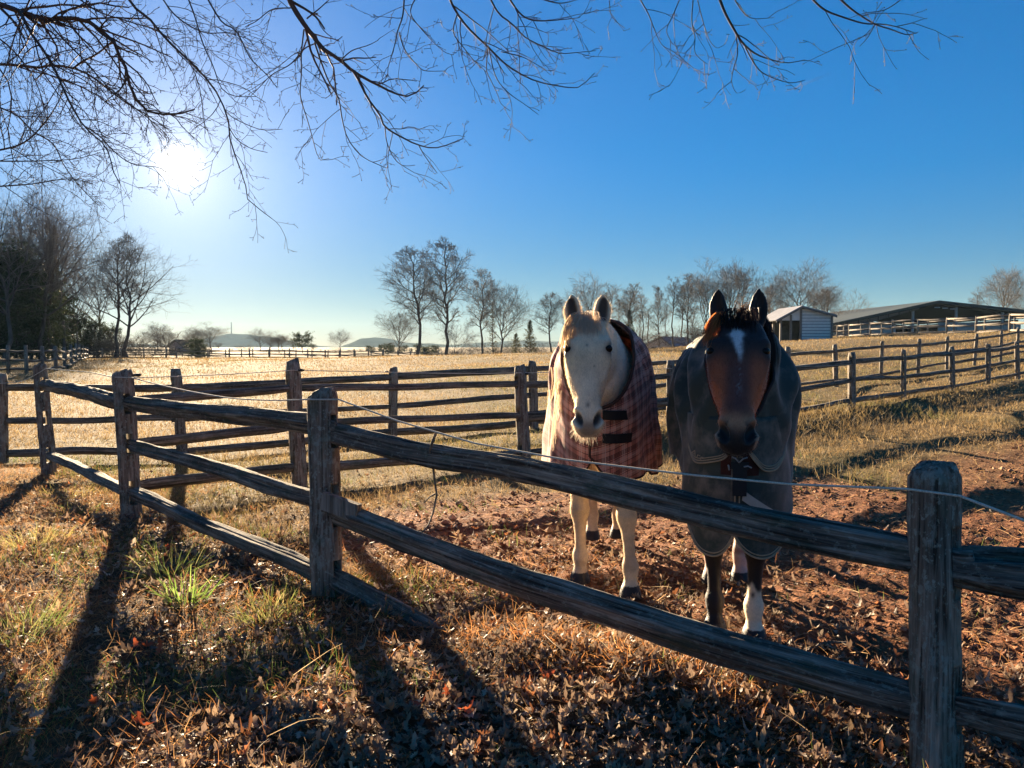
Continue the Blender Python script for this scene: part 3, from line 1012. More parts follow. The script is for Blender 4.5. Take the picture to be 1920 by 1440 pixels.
for px in (1630, 1712, 1793, 1880, 1960):
    c = at(px, 634, 128); x = (c - aA)[:2] @ fr.x[:2]
    top = (zR - (zR - zE) * (xm - x) / xm if x < xm else zR - (zR - zE2) * (x - xm) / (W - xm)) - 0.3
    piece(arena, 'post', M_APOST, fr.box(x - 0.17, x + 0.17, 0.1, 0.44, 0, top))
    piece(arena, 'post', M_APOST, fr.box(x - 0.15, x + 0.15, D - 3, D - 2.7, 0, top - 0.2))
for x0, x1 in ((1.4, 13.9), (21.3, W - 0.2)):
    piece(arena, 'kick_wall', M_AWHITE, fr.box(x0, x1, 6.0, 6.2, 0, 2.55 if x0 < 9 else 3.0))
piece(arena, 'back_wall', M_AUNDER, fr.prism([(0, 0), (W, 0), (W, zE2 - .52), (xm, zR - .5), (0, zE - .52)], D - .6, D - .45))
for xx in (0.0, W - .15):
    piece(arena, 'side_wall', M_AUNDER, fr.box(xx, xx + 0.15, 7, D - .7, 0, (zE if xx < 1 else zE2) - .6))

# ---- small houses far off -----------------------------------------------------------------------
def small_house(pxa, pxb, apex, pyb, pyeave, pyr, d, depth_px, wall, roof, label, mat_w):
    a = at(pxa, pyb, d); b = at(pxb, pyb, d)
    f = Frame(a, (b - a) + np.array([0, 0.0, 0]), a[2] - 0.6)
    h = empty('house', f.o, label, 'house')
    w = np.linalg.norm((b - a)[:2]); ze = at(0, pyeave, d)[2] - f.o[2]; zr = at(0, pyr, d)[2] - f.o[2]
    xm_ = (apex - pxa) / (pxb - pxa) * w; dp = depth_px
    sk = 0.9     # the building turns to the right going back
    f.y = norm(f.y + f.x * sk); f.M = np.stack([f.x, f.y, f.z], 1)
    piece(h, 'wall', mat_w, f.prism([(0, 0), (w, 0), (w, ze), (xm_, zr - .1), (0, ze)], 0, dp))
    piece(h, 'roof', roof, f.prism([(-0.4, ze - 0.2), (xm_, zr), (xm_, zr + 0.16), (-0.45, ze - 0.02)], -0.4, dp + 0.4),
          f.prism([(xm_, zr), (w + 0.4, ze - 0.2), (w + 0.45, ze - 0.02), (xm_, zr + 0.159)], -0.401, dp + 0.401))
    for u in (0.3, 0.68):
        win = piece(h, 'window', M_DARKBOARD, f.box(w * u - 0.35, w * u + 0.35, -0.05, -0.01, ze * 0.45, ze * 0.85))
    return h


small_house(1212, 1258, 1240, 656, 648, 633, 116, 7.5, None, M_ROOF, 'small white gabled house behind the hill between the two horses', M_SIDING)
M_GREYW = plain('grey_barn_boards', (0.26, 0.25, 0.27), 0.9, 0.1)
small_house(318, 343, 331, 664, 650, 638, 150, 3.5, None, M_AROOF, 'small grey barn past the far fence at the edge of the left wood', M_GREYW)

# ---- far fences -----------------------------------------------------------------------------------
def far_fence_line(name, label, px_list, h, mat_p=M_POST, mat_r=M_RAIL, r=0.08, rails=(0.22, 0.55, 0.86), rr=0.055):
    """px_list: (pixel x, ground pixel y, depth)"""
    par = None
    prev = None
    for i, (px, py, d) in enumerate(px_list):
        b = at(px, py, d); b[2] = gz(b)
        if par is None:
            par = empty(name, b, label, 'fence')
        hh_ = h * random.uniform(0.94, 1.06)
        V, F, G = tubes(np.array([[b - (0, 0, .2), b + (0, 0, hh_ * 0.5), b + (random.uniform(-.03, .03), 0, hh_)]]), np.array([[r, r, r * 0.9]]), 6, cap=True)
        mesh_obj('post', V, F, mat_p, par, attrs={'gr': G})
        cur = [b + (0, 0, h * (1 - u)) for u in rails]
        if prev is not None:
            for p0, p1 in zip(prev, cur):
                mid = (p0 + p1) / 2 + (0, 0, random.uniform(-.05, .03))
                V, F, G = tubes(np.array([[p0, mid, p1]]), np.array([[rr, rr * 1.1, rr]]), 5, cap=True)
                mesh_obj('rail', V, F, mat_r, par, attrs={'gr': G})
        prev = cur
    return par


far_fence_line('arena_fence', 'pale sunlit rail fence in front of the riding arena on the hill',
               [(1570, 637, 92), (1592, 636, 90), (1632, 634, 84), (1673, 633, 79), (1721, 632, 74), (1775, 630, 69), (1830, 627, 65), (1893, 624, 61), (1962, 620, 57)], 1.45, M_PALE, M_PALE, 0.10, (0.08, 0.5, 0.92), 0.075)
far_fence_line('arena_fence', 'second pale rail fence set closer to the riding arena, behind the first one',
               [(1560, 634, 108), (1582, 634, 107), (1614, 634, 105), (1653, 632, 103), (1693, 631, 100), (1739, 630, 97), (1788, 628, 94), (1846, 626, 90), (1902, 625, 86), (1965, 623, 82)], 1.6, M_PALE, M_PALE, 0.10, (0.08, 0.5, 0.92), 0.07)
G1 = [(165, 668, 84), (192, 668, 84), (227, 669, 84), (270, 670, 84), (312, 671, 84), (331, 671, 84), (390, 671, 85), (430, 672, 85), (468, 672, 86), (506, 672, 86), (543, 672, 87),
      (577, 672, 88), (610, 673, 88), (638, 674, 88), (664, 675, 88), (691, 676, 88), (719, 677, 88), (746, 678, 89), (770, 679, 89), (795, 680, 89), (822, 682, 90)]
far_fence_line('pasture_fence', 'long dark rail fence along the far edge of the pasture, left of centre', G1, 1.25)
far_fence_line('pasture_fence', 'second rail fence just beyond the pasture, in front of the blue hills',
               [(150 + i * 27 + (i % 3) * 3, 664 + i * 0.22, 112 - i * 0.1) for i in range(27)], 1.3)
H1 = [(165, 668, 84), (161, 672, 74), (156, 677, 65), (150, 683, 57), (143, 688, 50), (134, 694, 45), (122, 700, 40), (105, 703, 37), (80, 705, 35), (50, 705, 34), (16, 706, 34), (-30, 708, 33)]
far_fence_line('side_fence', 'rail fence leading from the far corner toward the shaded left wood', H1, 1.25)

# contrail high in the sky
c0, c1 = at(1473, 172, 9000), at(1553, 139, 9000)
t = np.linspace(0, 1, 12)
P = (c0 + (c1 - c0) * t[:, None])[None]
V, F, G = tubes(P, (np.linspace(5, 26, 12) * (0.8 + 0.2 * np.sin(t * 20)))[None], 8, cap=True)
k = NT('contrail_ice')
k.bs('Base Color', (0.85, 0.88, 0.92)); k.bs('Alpha', 0.5); k.bs('Roughness', 1.0)
fade = k.n('ShaderNodeMapRange', {'Value': k.n('ShaderNodeSeparateXYZ', {0: k.coord('Generated')}).outputs[0], 3: 0.22, 4: 0.01})
k.bs('Alpha', fade.outputs[0])
tag(mesh_obj('contrail', V, F, k.m), 'short thin white contrail in the blue sky above the bay horse', 'contrail')
# ------------------------------------------------------------------ trees
k = NT('grey_brown_bark')
_g = k.attr('gr').outputs['Vector']
k.bs('Base Color', k.ramp(k.noise(k.mapping(_g, (9, 9, 1.5)), 1.0, 4), [(0.3, (0.055, 0.045, 0.038)), (0.7, (0.135, 0.112, 0.092))]))
k.bump(k.noise(k.mapping(_g, (25, 25, 4)), 1.0, 3), 0.6, 0.02)
M_BARK = k.m
M_BRANCH = plain('winter_twigs', (0.15, 0.128, 0.11), 0.9, 0.1, 0.2, 0.6)
M_TWIGRED = plain('oak_twigs', (0.085, 0.066, 0.056), 0.8, 0.2, 0.25, 8.0)


def interp_path(P, R, b, t):
    n = P.shape[1]
    f = np.clip(t, 0, 0.9999) * (n - 1)
    i = f.astype(int); u = (f - i)[:, None]
    p = P[b, i] * (1 - u) + P[b, i + 1] * u
    T = norm(P[b, i + 1] - P[b, i])
    r = R[b, i] * (1 - u[:, 0]) + R[b, i + 1] * u[:, 0]
    return p, T, r


def sprout(P, R, count, t0, t1, ang, length, n, trop, jit, rfac, rmin, g, tip=0.35, phase=True):
    """children of the branches P: count per branch (int or array), attachment between t0 and t1, angle range in degrees,
    length(t, parent length) in metres"""
    B = len(P)
    cnt = np.broadcast_to(np.asarray(count), (B,)).astype(int)
    b = np.repeat(np.arange(B), cnt)
    if len(b) == 0:
        return np.zeros((0, n, 3)), np.zeros((0, n)), b
    k_ = np.concatenate([np.arange(c) for c in cnt])
    t = t0 + (t1 - t0) * (k_ + g.random(len(b))) / cnt[b]
    p, T, r = interp_path(P, R, b, t)
    plen = np.linalg.norm(np.diff(P, axis=1), axis=2).sum(1)[b]
    ref = np.where(np.abs(T[:, 2:3]) > 0.9, [[1.0, 0, 0]], [[0, 0, 1.0]])
    n1 = norm(np.cross(T, ref)); n2 = np.cross(T, n1)
    az = k_ * 2.4 + g.random(len(b)) * 1.2 + (g.random(B) * 6.28)[b]
    th = np.radians(ang[0] + (ang[1] - ang[0]) * g.random(len(b)))
    d = T * np.cos(th)[:, None] + (n1 * np.cos(az)[:, None] + n2 * np.sin(az)[:, None]) * np.sin(th)[:, None]
    L = length(t, plen, g.random(len(b)))
    out = np.empty((len(b), n, 3)); out[:, 0] = p
    step = (L / (n - 1))[:, None]
    tr = np.asarray(trop, float)
    for i in range(1, n):
        out[:, i] = out[:, i - 1] + d * step
        d = norm(d + tr[None] * (1.0 / n) + g.normal(0, jit, d.shape))
    r0 = np.maximum(np.minimum(r * rfac, L * 0.035 + rmin), rmin)
    Rr = np.maximum(r0[:, None] * np.linspace(1, tip, n)[None], rmin * 0.6)
    return out, Rr, b


TREE_CACHE = {}


def bare_tree(kind, seed, H, W, fine=1.0, rm=0.015):
    """meshes of one leafless tree standing at the origin: trunk and limbs, and the crown of branches and twigs"""
    g = np.random.default_rng(seed)
    up = lambda s: (0, 0, s)
    n = 12
    z = np.linspace(0, 1, n)
    wob = np.cumsum(g.normal(0, 0.010, (n, 2)), 0) * H
    tr_r = H * 0.0125
    wood, fineb = MB(), MB()
    if kind == 'tall':
        hT = 0.93; base = 0.30 + 0.1 * g.random(); nl = 24; ang = (38, 62)
        ln = lambda t, pl, u: W * (0.25 + 0.95 * np.sin(np.clip((t - base) / (1 - base), 0, 1) ** 0.75 * 2.6 + 0.45)) * (0.7 + 0.5 * u)
        trop = 0.55
    elif kind == 'broad':
        hT = 0.62; base = 0.34; nl = 17; ang = (22, 58)
        ln = lambda t, pl, u: (W * 0.62 + H * 0.24) * (0.70 + 0.55 * u) * (1.12 - 0.45 * np.clip((t - base) / (1 - base), 0, 1))
        trop = 0.50
    elif kind == 'spread':
        hT = 0.45; base = 0.42; nl = 10; ang = (42, 78)
        ln = lambda t, pl, u: W * (0.85 + 0.45 * u)
        trop = 0.75
    elif kind == 'pole':        # forest tree: long bare stem, small crown
        hT = 0.93; base = 0.52; nl = 17; ang = (32, 62)
        ln = lambda t, pl, u: W * (0.35 + 0.75 * np.sin(np.clip((t - base) / (1 - base), 0, 1) * 2.4 + 0.5)) * (0.6 + 0.6 * u)
        trop = 0.6
    else:                       # many-stemmed scrub
        hT = 0.12; base = 0.3; nl = 11; ang = (8, 34)
        ln = lambda t, pl, u: H * (0.65 + 0.3 * u)
        trop = 0.35
    P0 = np.stack([wob[:, 0], wob[:, 1], z * H * hT], -1)[None]
    R0 = (tr_r * (1 - 0.78 * z) * (1 + 0.7 * np.exp(-z * 22)))[None]
    V, F, G = tubes(P0, R0, 8); wood.add(V, F, gr=G)
    P1, R1, _ = sprout(P0, R0, nl, base, 0.99, ang, ln, 8, up(trop), 0.09, 0.62, 0.03, g, 0.25)
    V, F, G = tubes(P1, R1, 5); wood.add(V, F, gr=G)
    L2 = lambda t, pl, u: pl * (0.30 + 0.42 * u) * (1.1 - 0.55 * t)
    P2, R2, _ = sprout(P1, R1, max(3, int(8 * fine)), 0.18, 0.98, (28, 58), L2, 5, up(0.35), 0.12, 0.6, rm * 1.3, g, 0.4)
    V, F, G = tubes(P2, R2, 4); fineb.add(V, F)
    L3 = lambda t, pl, u: pl * (0.34 + 0.40 * u) * (1.1 - 0.4 * t)
    P3, R3, _ = sprout(P2, R2, max(2, int(6 * fine)), 0.15, 0.99, (25, 60), L3, 4, up(0.28), 0.14, 0.6, rm, g, 0.6)
    V, F, G = tubes(P3, R3, 3); fineb.add(V, F)
    L4 = lambda t, pl, u: pl * (0.35 + 0.45 * u)
    P4, R4, _ = sprout(P3, R3, max(2, int(4 * fine)), 0.2, 0.99, (25, 55), L4, 3, up(0.25), 0.12, 0.8, rm * 0.8, g, 0.7)
    V, F, G = tubes(P4, R4, 3); fineb.add(V, F)
    mt = make_mesh('tree_trunk', np.concatenate(wood.V), wood.F, attrs={'gr': np.concatenate([a for _, a in wood.A['gr']])}, mats=[M_BARK])
    mc = make_mesh('tree_crown', np.concatenate(fineb.V), fineb.F, mats=[M_BRANCH])
    return mt, mc


def leaf_cards(C0, S, g, flat=0.0):
    """little leaf-sized triangles round the points C0"""
    n = len(C0)
    a = norm(g.normal(0, 1, (n, 3))); b = norm(np.cross(a, g.normal(0, 1, (n, 3))))
    V = np.stack([C0 - a * S[:, None] * 0.5, C0 + b * S[:, None] * 0.35, C0 + a * S[:, None] * 0.6], 1).reshape(-1, 3)
    return V, [np.arange(n * 3).reshape(-1, 3)]


def foliage_material(name, lo, hi):
    k_ = NT(name)
    nz = k_.noise(k_.coord('Object'), 1.2, 4, 0.7)
    c = k_.ramp(nz, [(0.3, lo), (0.7, hi)])
    k_.bs('Base Color', c); k_.bs('Roughness', 0.7)
    k_.backlit(c, 0.25)
    return k_.m


M_CEDAR = foliage_material('cedar_foliage', (0.055, 0.060, 0.030), (0.13, 0.12, 0.06))
M_PINE = foliage_material('pine_needles', (0.025, 0.038, 0.018), (0.065, 0.080, 0.035))
M_IVY = foliage_material('ivy_leaves', (0.020, 0.035, 0.012), (0.055, 0.075, 0.025))


def evergreen(kind, seed, H, W, n=9000, size=0.22):
    g = np.random.default_rng(seed)
    wood, fol = MB(), MB()
    z = np.linspace(0, 1, 8)
    P0 = np.stack([np.cumsum(g.normal(0, .006, 8)) * H, np.cumsum(g.normal(0, .006, 8)) * H, z * H * 0.95], -1)[None]
    R0 = (H * 0.016 * (1 - 0.85 * z))[None]
    V, F, G = tubes(P0, R0, 7); wood.add(V, F, gr=G)
    if kind == 'cone':
        ln = lambda t, pl, u: W * (1.05 - t) * (0.6 + 0.6 * u)
        P1, R1, _ = sprout(P0, R0, 60, 0.10, 0.99, (55, 85), ln, 5, (0, 0, 0.25), 0.08, 0.4, 0.015, g)
    elif kind == 'round':
        ln = lambda t, pl, u: W * (0.35 + 0.7 * np.sin(np.clip((t - 0.3) / 0.7, 0, 1) * 2.2 + 0.7)) * (0.7 + 0.4 * u)
        P1, R1, _ = sprout(P0, R0, 46, 0.32, 0.99, (45, 95), ln, 5, (0, 0, 0.35), 0.10, 0.4, 0.02, g)
    else:               # a broad dense mass with its foliage nearly to the ground
        ln = lambda t, pl, u: W * (0.45 + 0.6 * np.sin(np.clip(t, 0, 1) * 2.5 + 0.3)) * (0.65 + 0.5 * u)
        P1, R1, _ = sprout(P0, R0, 60, 0.06, 0.99, (50, 95), ln, 5, (0, 0, 0.2), 0.10, 0.4, 0.02, g)
    V, F, G = tubes(P1, R1, 4); wood.add(V, F, gr=G)
    P2, R2, _ = sprout(P1, R1, 7, 0.2, 1.0, (20, 60), lambda t, pl, u: pl * (0.2 + 0.3 * u), 3, (0, 0, 0.1), 0.15, 0.5, 0.01, g)
    b = g.integers(0, len(P2), n); t = g.random(n) ** 0.7
    p, T, r = interp_path(P2, R2, b, t)
    p = p + g.normal(0, size * 0.55, p.shape)
    V, F = leaf_cards(p, size * (0.6 + 0.8 * g.random(n)), g); fol.add(V, F)
    mt = make_mesh('tree_trunk', np.concatenate(wood.V), wood.F, attrs={'gr': np.concatenate([a for _, a in wood.A['gr']])}, mats=[M_BARK])
    mc = make_mesh('tree_crown', np.concatenate(fol.V), fol.F, smooth=False, mats=[M_CEDAR if kind == 'cone' else M_PINE])
    return mt, mc


def proto(key, maker, *a, **kw):
    if key not in TREE_CACHE:
        TREE_CACHE[key] = maker(*a, **kw)
    return TREE_CACHE[key]


def plant(name, mesh_pair, px, py_base, d, py_top, H0, label, cat='tree', group=None, rot=None, wide=1.0, base=None):
    b = at(px, py_base, d)
    zb = gz(b)
    top = at(px, py_top, d)[2]
    s = (top - zb) / H0
    b[2] = zb - 0.05
    e = empty(name, b, label, cat, group)
    e.scale = (s * wide, s * wide, s)
    e.rotation_euler = (0, 0, random.uniform(0, 6.28) if rot is None else rot)
    for nm, me in zip(('trunk', 'crown'), mesh_pair):
        o = bpy.data.objects.new(nm, me)
        C.objects.link(o)
        o.parent = e
    return e


H0 = 16.0
P_T = [proto(('tall', i), bare_tree, 'tall', 50 + i, H0, 3.4) for i in range(4)]
P_B = [proto(('broad', i), bare_tree, 'broad', 70 + i, H0, 5.0) for i in range(4)]
P_S = [proto(('spread', i), bare_tree, 'spread', 90 + i, 9.0, 5.0, 0.9) for i in range(2)]
P_P = [proto(('pole', i), bare_tree, 'pole', 110 + i, H0, 2.8, 0.85) for i in range(3)]
P_W = [proto(('wood', i), bare_tree, ('broad', 'tall', 'pole')[i % 3], 160 + i, H0, (5.0, 3.6, 3.0)[i % 3], 0.9, 0.0095) for i in range(4)]
P_K = [proto(('scrub', i), bare_tree, 'scrub', 130 + i, 6.0, 2.0, 0.8) for i in range(3)]
P_CE = proto('cedar', evergreen, 'cone', 201, 8.0, 2.5, 4200, 0.20)
P_SL = proto('slender', evergreen, 'cone', 207, 8.0, 1.3, 1300, 0.16)
P_PI = proto('pine', evergreen, 'round', 202, 8.0, 4.2, 9000, 0.30)
P_EV = [proto(('mass', i), evergreen, 'mass', 203 + i, 10.0, 3.6, 9000, 0.33) for i in range(2)]

# the group of tall trees left of the cream horse, one by one
plant('tall_bare_tree', P_T[0], 778, 678, 100, 462, H0, 'tall bare tree with a curved trunk, leftmost of the tall group', 'tree', rot=0.4, wide=1.25)
plant('tall_bare_tree', P_T[1], 838, 682, 101, 446, H0, 'tallest bare tree of the central group, straight dark trunk', 'tree', rot=2.0, wide=1.2)
plant('tall_bare_tree', P_T[2], 906, 676, 104, 503, H0, 'slender bare tree just right of the tallest tree', 'tree', rot=1.0, wide=1.05)
plant('tall_bare_tree', P_B[0], 935, 675, 104, 524, H0, 'bare tree with a rounded crown left of the small cedar', 'tree', rot=0.2, wide=1.1)
plant('slender_pine', P_SL, 925, 675, 106, 562, 8.0, 'thin sparse evergreen hugging the round-crowned bare tree', 'tree', wide=0.8)
plant('spreading_tree', P_S[0], 853, 684, 90, 588, 9.0, 'low spreading dark tree in front of the tallest bare tree', 'tree', rot=1.1, wide=0.85)
plant('small_bare_tree', P_B[1], 748, 674, 112, 570, H0, 'smaller pale bare tree under the leftmost tall tree', 'tree', rot=2.2, wide=1.25)
plant('cedar_tree', P_CE, 994, 670, 84, 597, 8.0, 'cone-shaped evergreen cedar left of the cream horse', 'tree')
plant('cedar_tree', P_CE, 968, 670, 86, 622, 8.0, 'smaller brownish cedar beside the cone-shaped cedar', 'tree', rot=2.0, wide=1.25)
plant('bare_tree', P_T[3], 1031, 668, 92, 547, H0, 'bare tree right behind the cedars, beside the cream horse', 'tree', rot=1.5, wide=1.25)
plant('bare_tree', P_B[2], 1100, 665, 96, 514, H0, 'bare tree whose crown shows between the cream horse ears', 'tree', rot=0.8, wide=1.2)
plant('bare_tree', P_P[0], 1060, 665, 100, 560, H0, 'dark bare tree partly hidden by the left ear of the cream horse', 'tree', rot=0.1, wide=1.3)
ivy = plant('ivy_tree', P_T[0], 1180, 662, 92, 538, H0, 'ivy-clad bare tree just right of the cream horse ear', 'tree', rot=3.3, wide=0.85)
g = np.random.default_rng(5)
n_ = 5000
hh = g.random(n_) ** 0.8 * 10.5
rad = 0.35 + 1.1 * np.exp(-((hh - 5.5) / 3.2) ** 2)
aa = g.random(n_) * 6.283
rr_ = rad * np.sqrt(g.random(n_))
lob = fbm(np.stack([np.cos(aa) * 1.5, np.sin(aa) * 1.5, hh * 0.6], -1), 2, 3)
keep = lob > 0.42
pt = np.stack([np.cos(aa) * rr_, np.sin(aa) * rr_, hh], -1)[keep]
V, F = leaf_cards(pt, 0.2 + 0.2 * g.random(len(pt)), g)
me = make_mesh('ivy', V, F, smooth=False, mats=[M_IVY])
o = bpy.data.objects.new('ivy', me); C.objects.link(o); o.parent = ivy
plant('bare_tree', P_P[1], 1206, 660, 95, 548, H0, 'thin bare tree between the ivy tree and the small white house', 'tree', rot=1.0, wide=1.0)
plant('bare_tree', P_T[1], 1236, 658, 110, 532, H0, 'slim bare tree rising directly behind the small white house', 'tree', rot=0.3, wide=0.75)
plant('bare_tree', P_P[2], 1262, 660, 108, 520, H0, 'bare tree in the thicket right of the small white house roof', 'tree', rot=2.0)
plant('bare_tree', P_T[2], 1290, 660, 106, 512, H0, 'bare tree in the thicket left of the bay horse ears', 'tree', rot=1.7)
plant('bare_tree', P_B[1], 1322, 655, 100, 490, H0, 'broad bare tree directly above the left ear of the bay horse', 'tree', rot=0.6, wide=1.0)
plant('bare_tree', P_B[3], 1362, 655, 102, 478, H0, 'broadest bare tree behind the head of the bay horse', 'tree', rot=1.9, wide=1.1)
plant('bare_tree', P_P[0], 1395, 650, 104, 505, H0, 'bare tree between the ears of the bay horse', 'tree', rot=2.9, wide=1.2)
plant('bare_tree', P_B[0], 1446, 645, 112, 512, H0, 'bare tree behind the right ear of the bay horse', 'tree', rot=4.1, wide=0.9)
plant('bare_tree', P_B[2], 1496, 645, 110, 487, H0, 'wide bare tree with spreading limbs right behind the white shed', 'tree', rot=2.4, wide=1.3)
plant('bare_tree', P_B[1], 1545, 640, 125, 520, H0, 'bare tree above the right end of the white shed', 'tree', rot=5.0, wide=0.8)
plant('bare_tree', P_S[1], 1592, 640, 150, 553, 9.0, 'low bare tree in the gap between the shed and the arena', 'tree', rot=0.6, wide=1.0)
plant('bare_tree', P_B[3], 1878, 632, 165, 490, H0, 'large bare tree behind the right slope of the arena roof', 'tree', rot=0.9, wide=1.15)
plant('bare_tree', P_P[2], 1838, 632, 175, 548, H0, 'small pale bare tree left of the large tree behind the arena', 'tree', rot=0.9, wide=1.3)
plant('bare_tree', P_B[0], 1935, 632, 170, 520, H0, 'bare tree cut off by the right edge behind the arena', 'tree', rot=3.0, wide=1.1)
# thicket of stems behind the horses
for i in range(24):
    px = 1120 + i * 20 + random.uniform(-8, 8)
    plant('bare_tree', random.choice(P_P + P_K[:1]), px, 660, random.uniform(118, 140), random.uniform(525, 590), H0, 'thin bare tree in the crowded thicket behind the two horses', 'tree', 'thin trees of the thicket behind the horses', wide=random.uniform(0.9, 1.4))
for i in range(16):
    px = 1130 + i * 20 + random.uniform(-8, 8)
    if 1205 < px < 1290: px += 90
    plant('scrub_bush', random.choice(P_K), px, 662, random.uniform(95, 112), random.uniform(600, 628), 6.0, 'leafless scrub at the foot of the thicket behind the horses', 'bush', 'scrub under the thicket behind the horses', wide=1.6)

# the dark wood on the left
plant('edge_tree', P_W[0], 241, 676, 86, 418, H0, 'big bare tree standing alone at the right end of the left wood', 'tree', rot=0.9, wide=1.2)
plant('edge_tree', P_T[3], 218, 674, 92, 440, H0, 'second bare trunk just left of the big tree at the wood edge', 'tree', rot=0.5, wide=1.1)
plant('edge_tree', P_W[0], 86, 684, 62, 318, H0, 'tall bare tree in the left wood with a thick pale trunk', 'tree', rot=0.5, wide=0.95)
plant('edge_tree', P_W[3], 112, 680, 66, 330, H0, 'bare tree in the left wood with a double-width dark trunk', 'tree', rot=1.7, wide=0.95)
plant('edge_tree', P_W[0], 12, 694, 52, 300, H0, 'bare tree at the left edge with its base in full view', 'tree', rot=2.5, wide=0.95)
for i in range(10):
    px = -70 + i * 28 + random.uniform(-7, 7)
    plant('wood_tree', random.choice(P_W), px, 674, random.uniform(78, 108), random.uniform(330, 450) + max(0, px - 110) * 0.8, H0,
          'bare tree in the dense wood along the left edge', 'tree', 'bare trees crowded in the left wood', wide=random.uniform(0.65, 0.9))
for i, (px, d, top) in enumerate([(-10, 60, 470), (28, 64, 480), (58, 70, 500), (-50, 56, 450), (90, 84, 545), (15, 80, 520), (122, 92, 575), (150, 95, 590), (178, 98, 600), (70, 95, 560), (205, 102, 610)]):
    plant('evergreen_tree', P_EV[i % 2], px, 676, d, top, 10.0, 'dark evergreen filling the shade low in the left wood', 'tree', 'dark evergreens low in the left wood', wide=1.0)
for i in range(16):
    px = 20 + i * 19 + random.uniform(-6, 6)
    plant('scrub_bush', random.choice(P_K), px, 671, random.uniform(92, 105), random.uniform(612, 640), 6.0, 'leafless scrub on the floor of the left wood', 'bush', 'scrub in the left wood', wide=1.7)

# the low line of trees on the horizon
plant('pine_tree', P_PI, 567, 662, 150, 627, 8.0, 'round-topped dark pine standing alone on the horizon', 'tree', wide=1.25)
plant('horizon_tree', P_B[1], 523, 660, 150, 620, H0, 'bare tree just left of the lone round pine on the horizon', 'tree', wide=1.5)
plant('evergreen_bush', P_EV[0], 366, 668, 95, 634, 10.0, 'dark bushy evergreen by the far fence near the grey barn', 'bush', wide=1.4)
plant('evergreen_bush', P_EV[1], 380, 670, 93, 648, 10.0, 'lower dark evergreen shrub against the far fence', 'bush', wide=1.5)
plant('evergreen_bush', P_EV[0], 800, 678, 110, 650, 10.0, 'dark evergreen shrub between the two tallest trunks', 'bush', wide=1.5)
plant('horizon_tree', P_B[3], 372, 662, 150, 612, H0, 'bare tree rising behind the dark evergreen bush', 'tree', wide=1.2)
for i in range(24):
    px = 300 + i * 19 + random.uniform(-6, 6)
    top = random.uniform(622, 648) if not (540 < px < 600) else random.uniform(640, 650)
    if px < 400: top -= 14
    plant('horizon_tree', random.choice(P_B + P_K + P_K), px, 661, random.uniform(150, 230), top, H0 if False else 12.0, 'small hazy bare tree in the row along the horizon', 'tree', 'small hazy trees along the horizon', wide=random.uniform(1.2, 2.0))
for i in range(12):
    px = 690 + i * 12 + random.uniform(-4, 4)
    plant('horizon_pine', P_EV[i % 2], px, 664, random.uniform(150, 190), random.uniform(645, 654), 10.0, 'low dark pine in the belt behind the pasture fence', 'tree', 'low pines behind the pasture fence', wide=1.5)
for i in range(10):
    px = 860 + i * 18 + random.uniform(-6, 6)
    plant('scrub_bush', random.choice(P_K), px, 676, random.uniform(105, 120), random.uniform(636, 655), 6.0, 'leafless scrub among the tall trees left of the cream horse', 'bush', 'scrub among the tall central trees', wide=1.8)

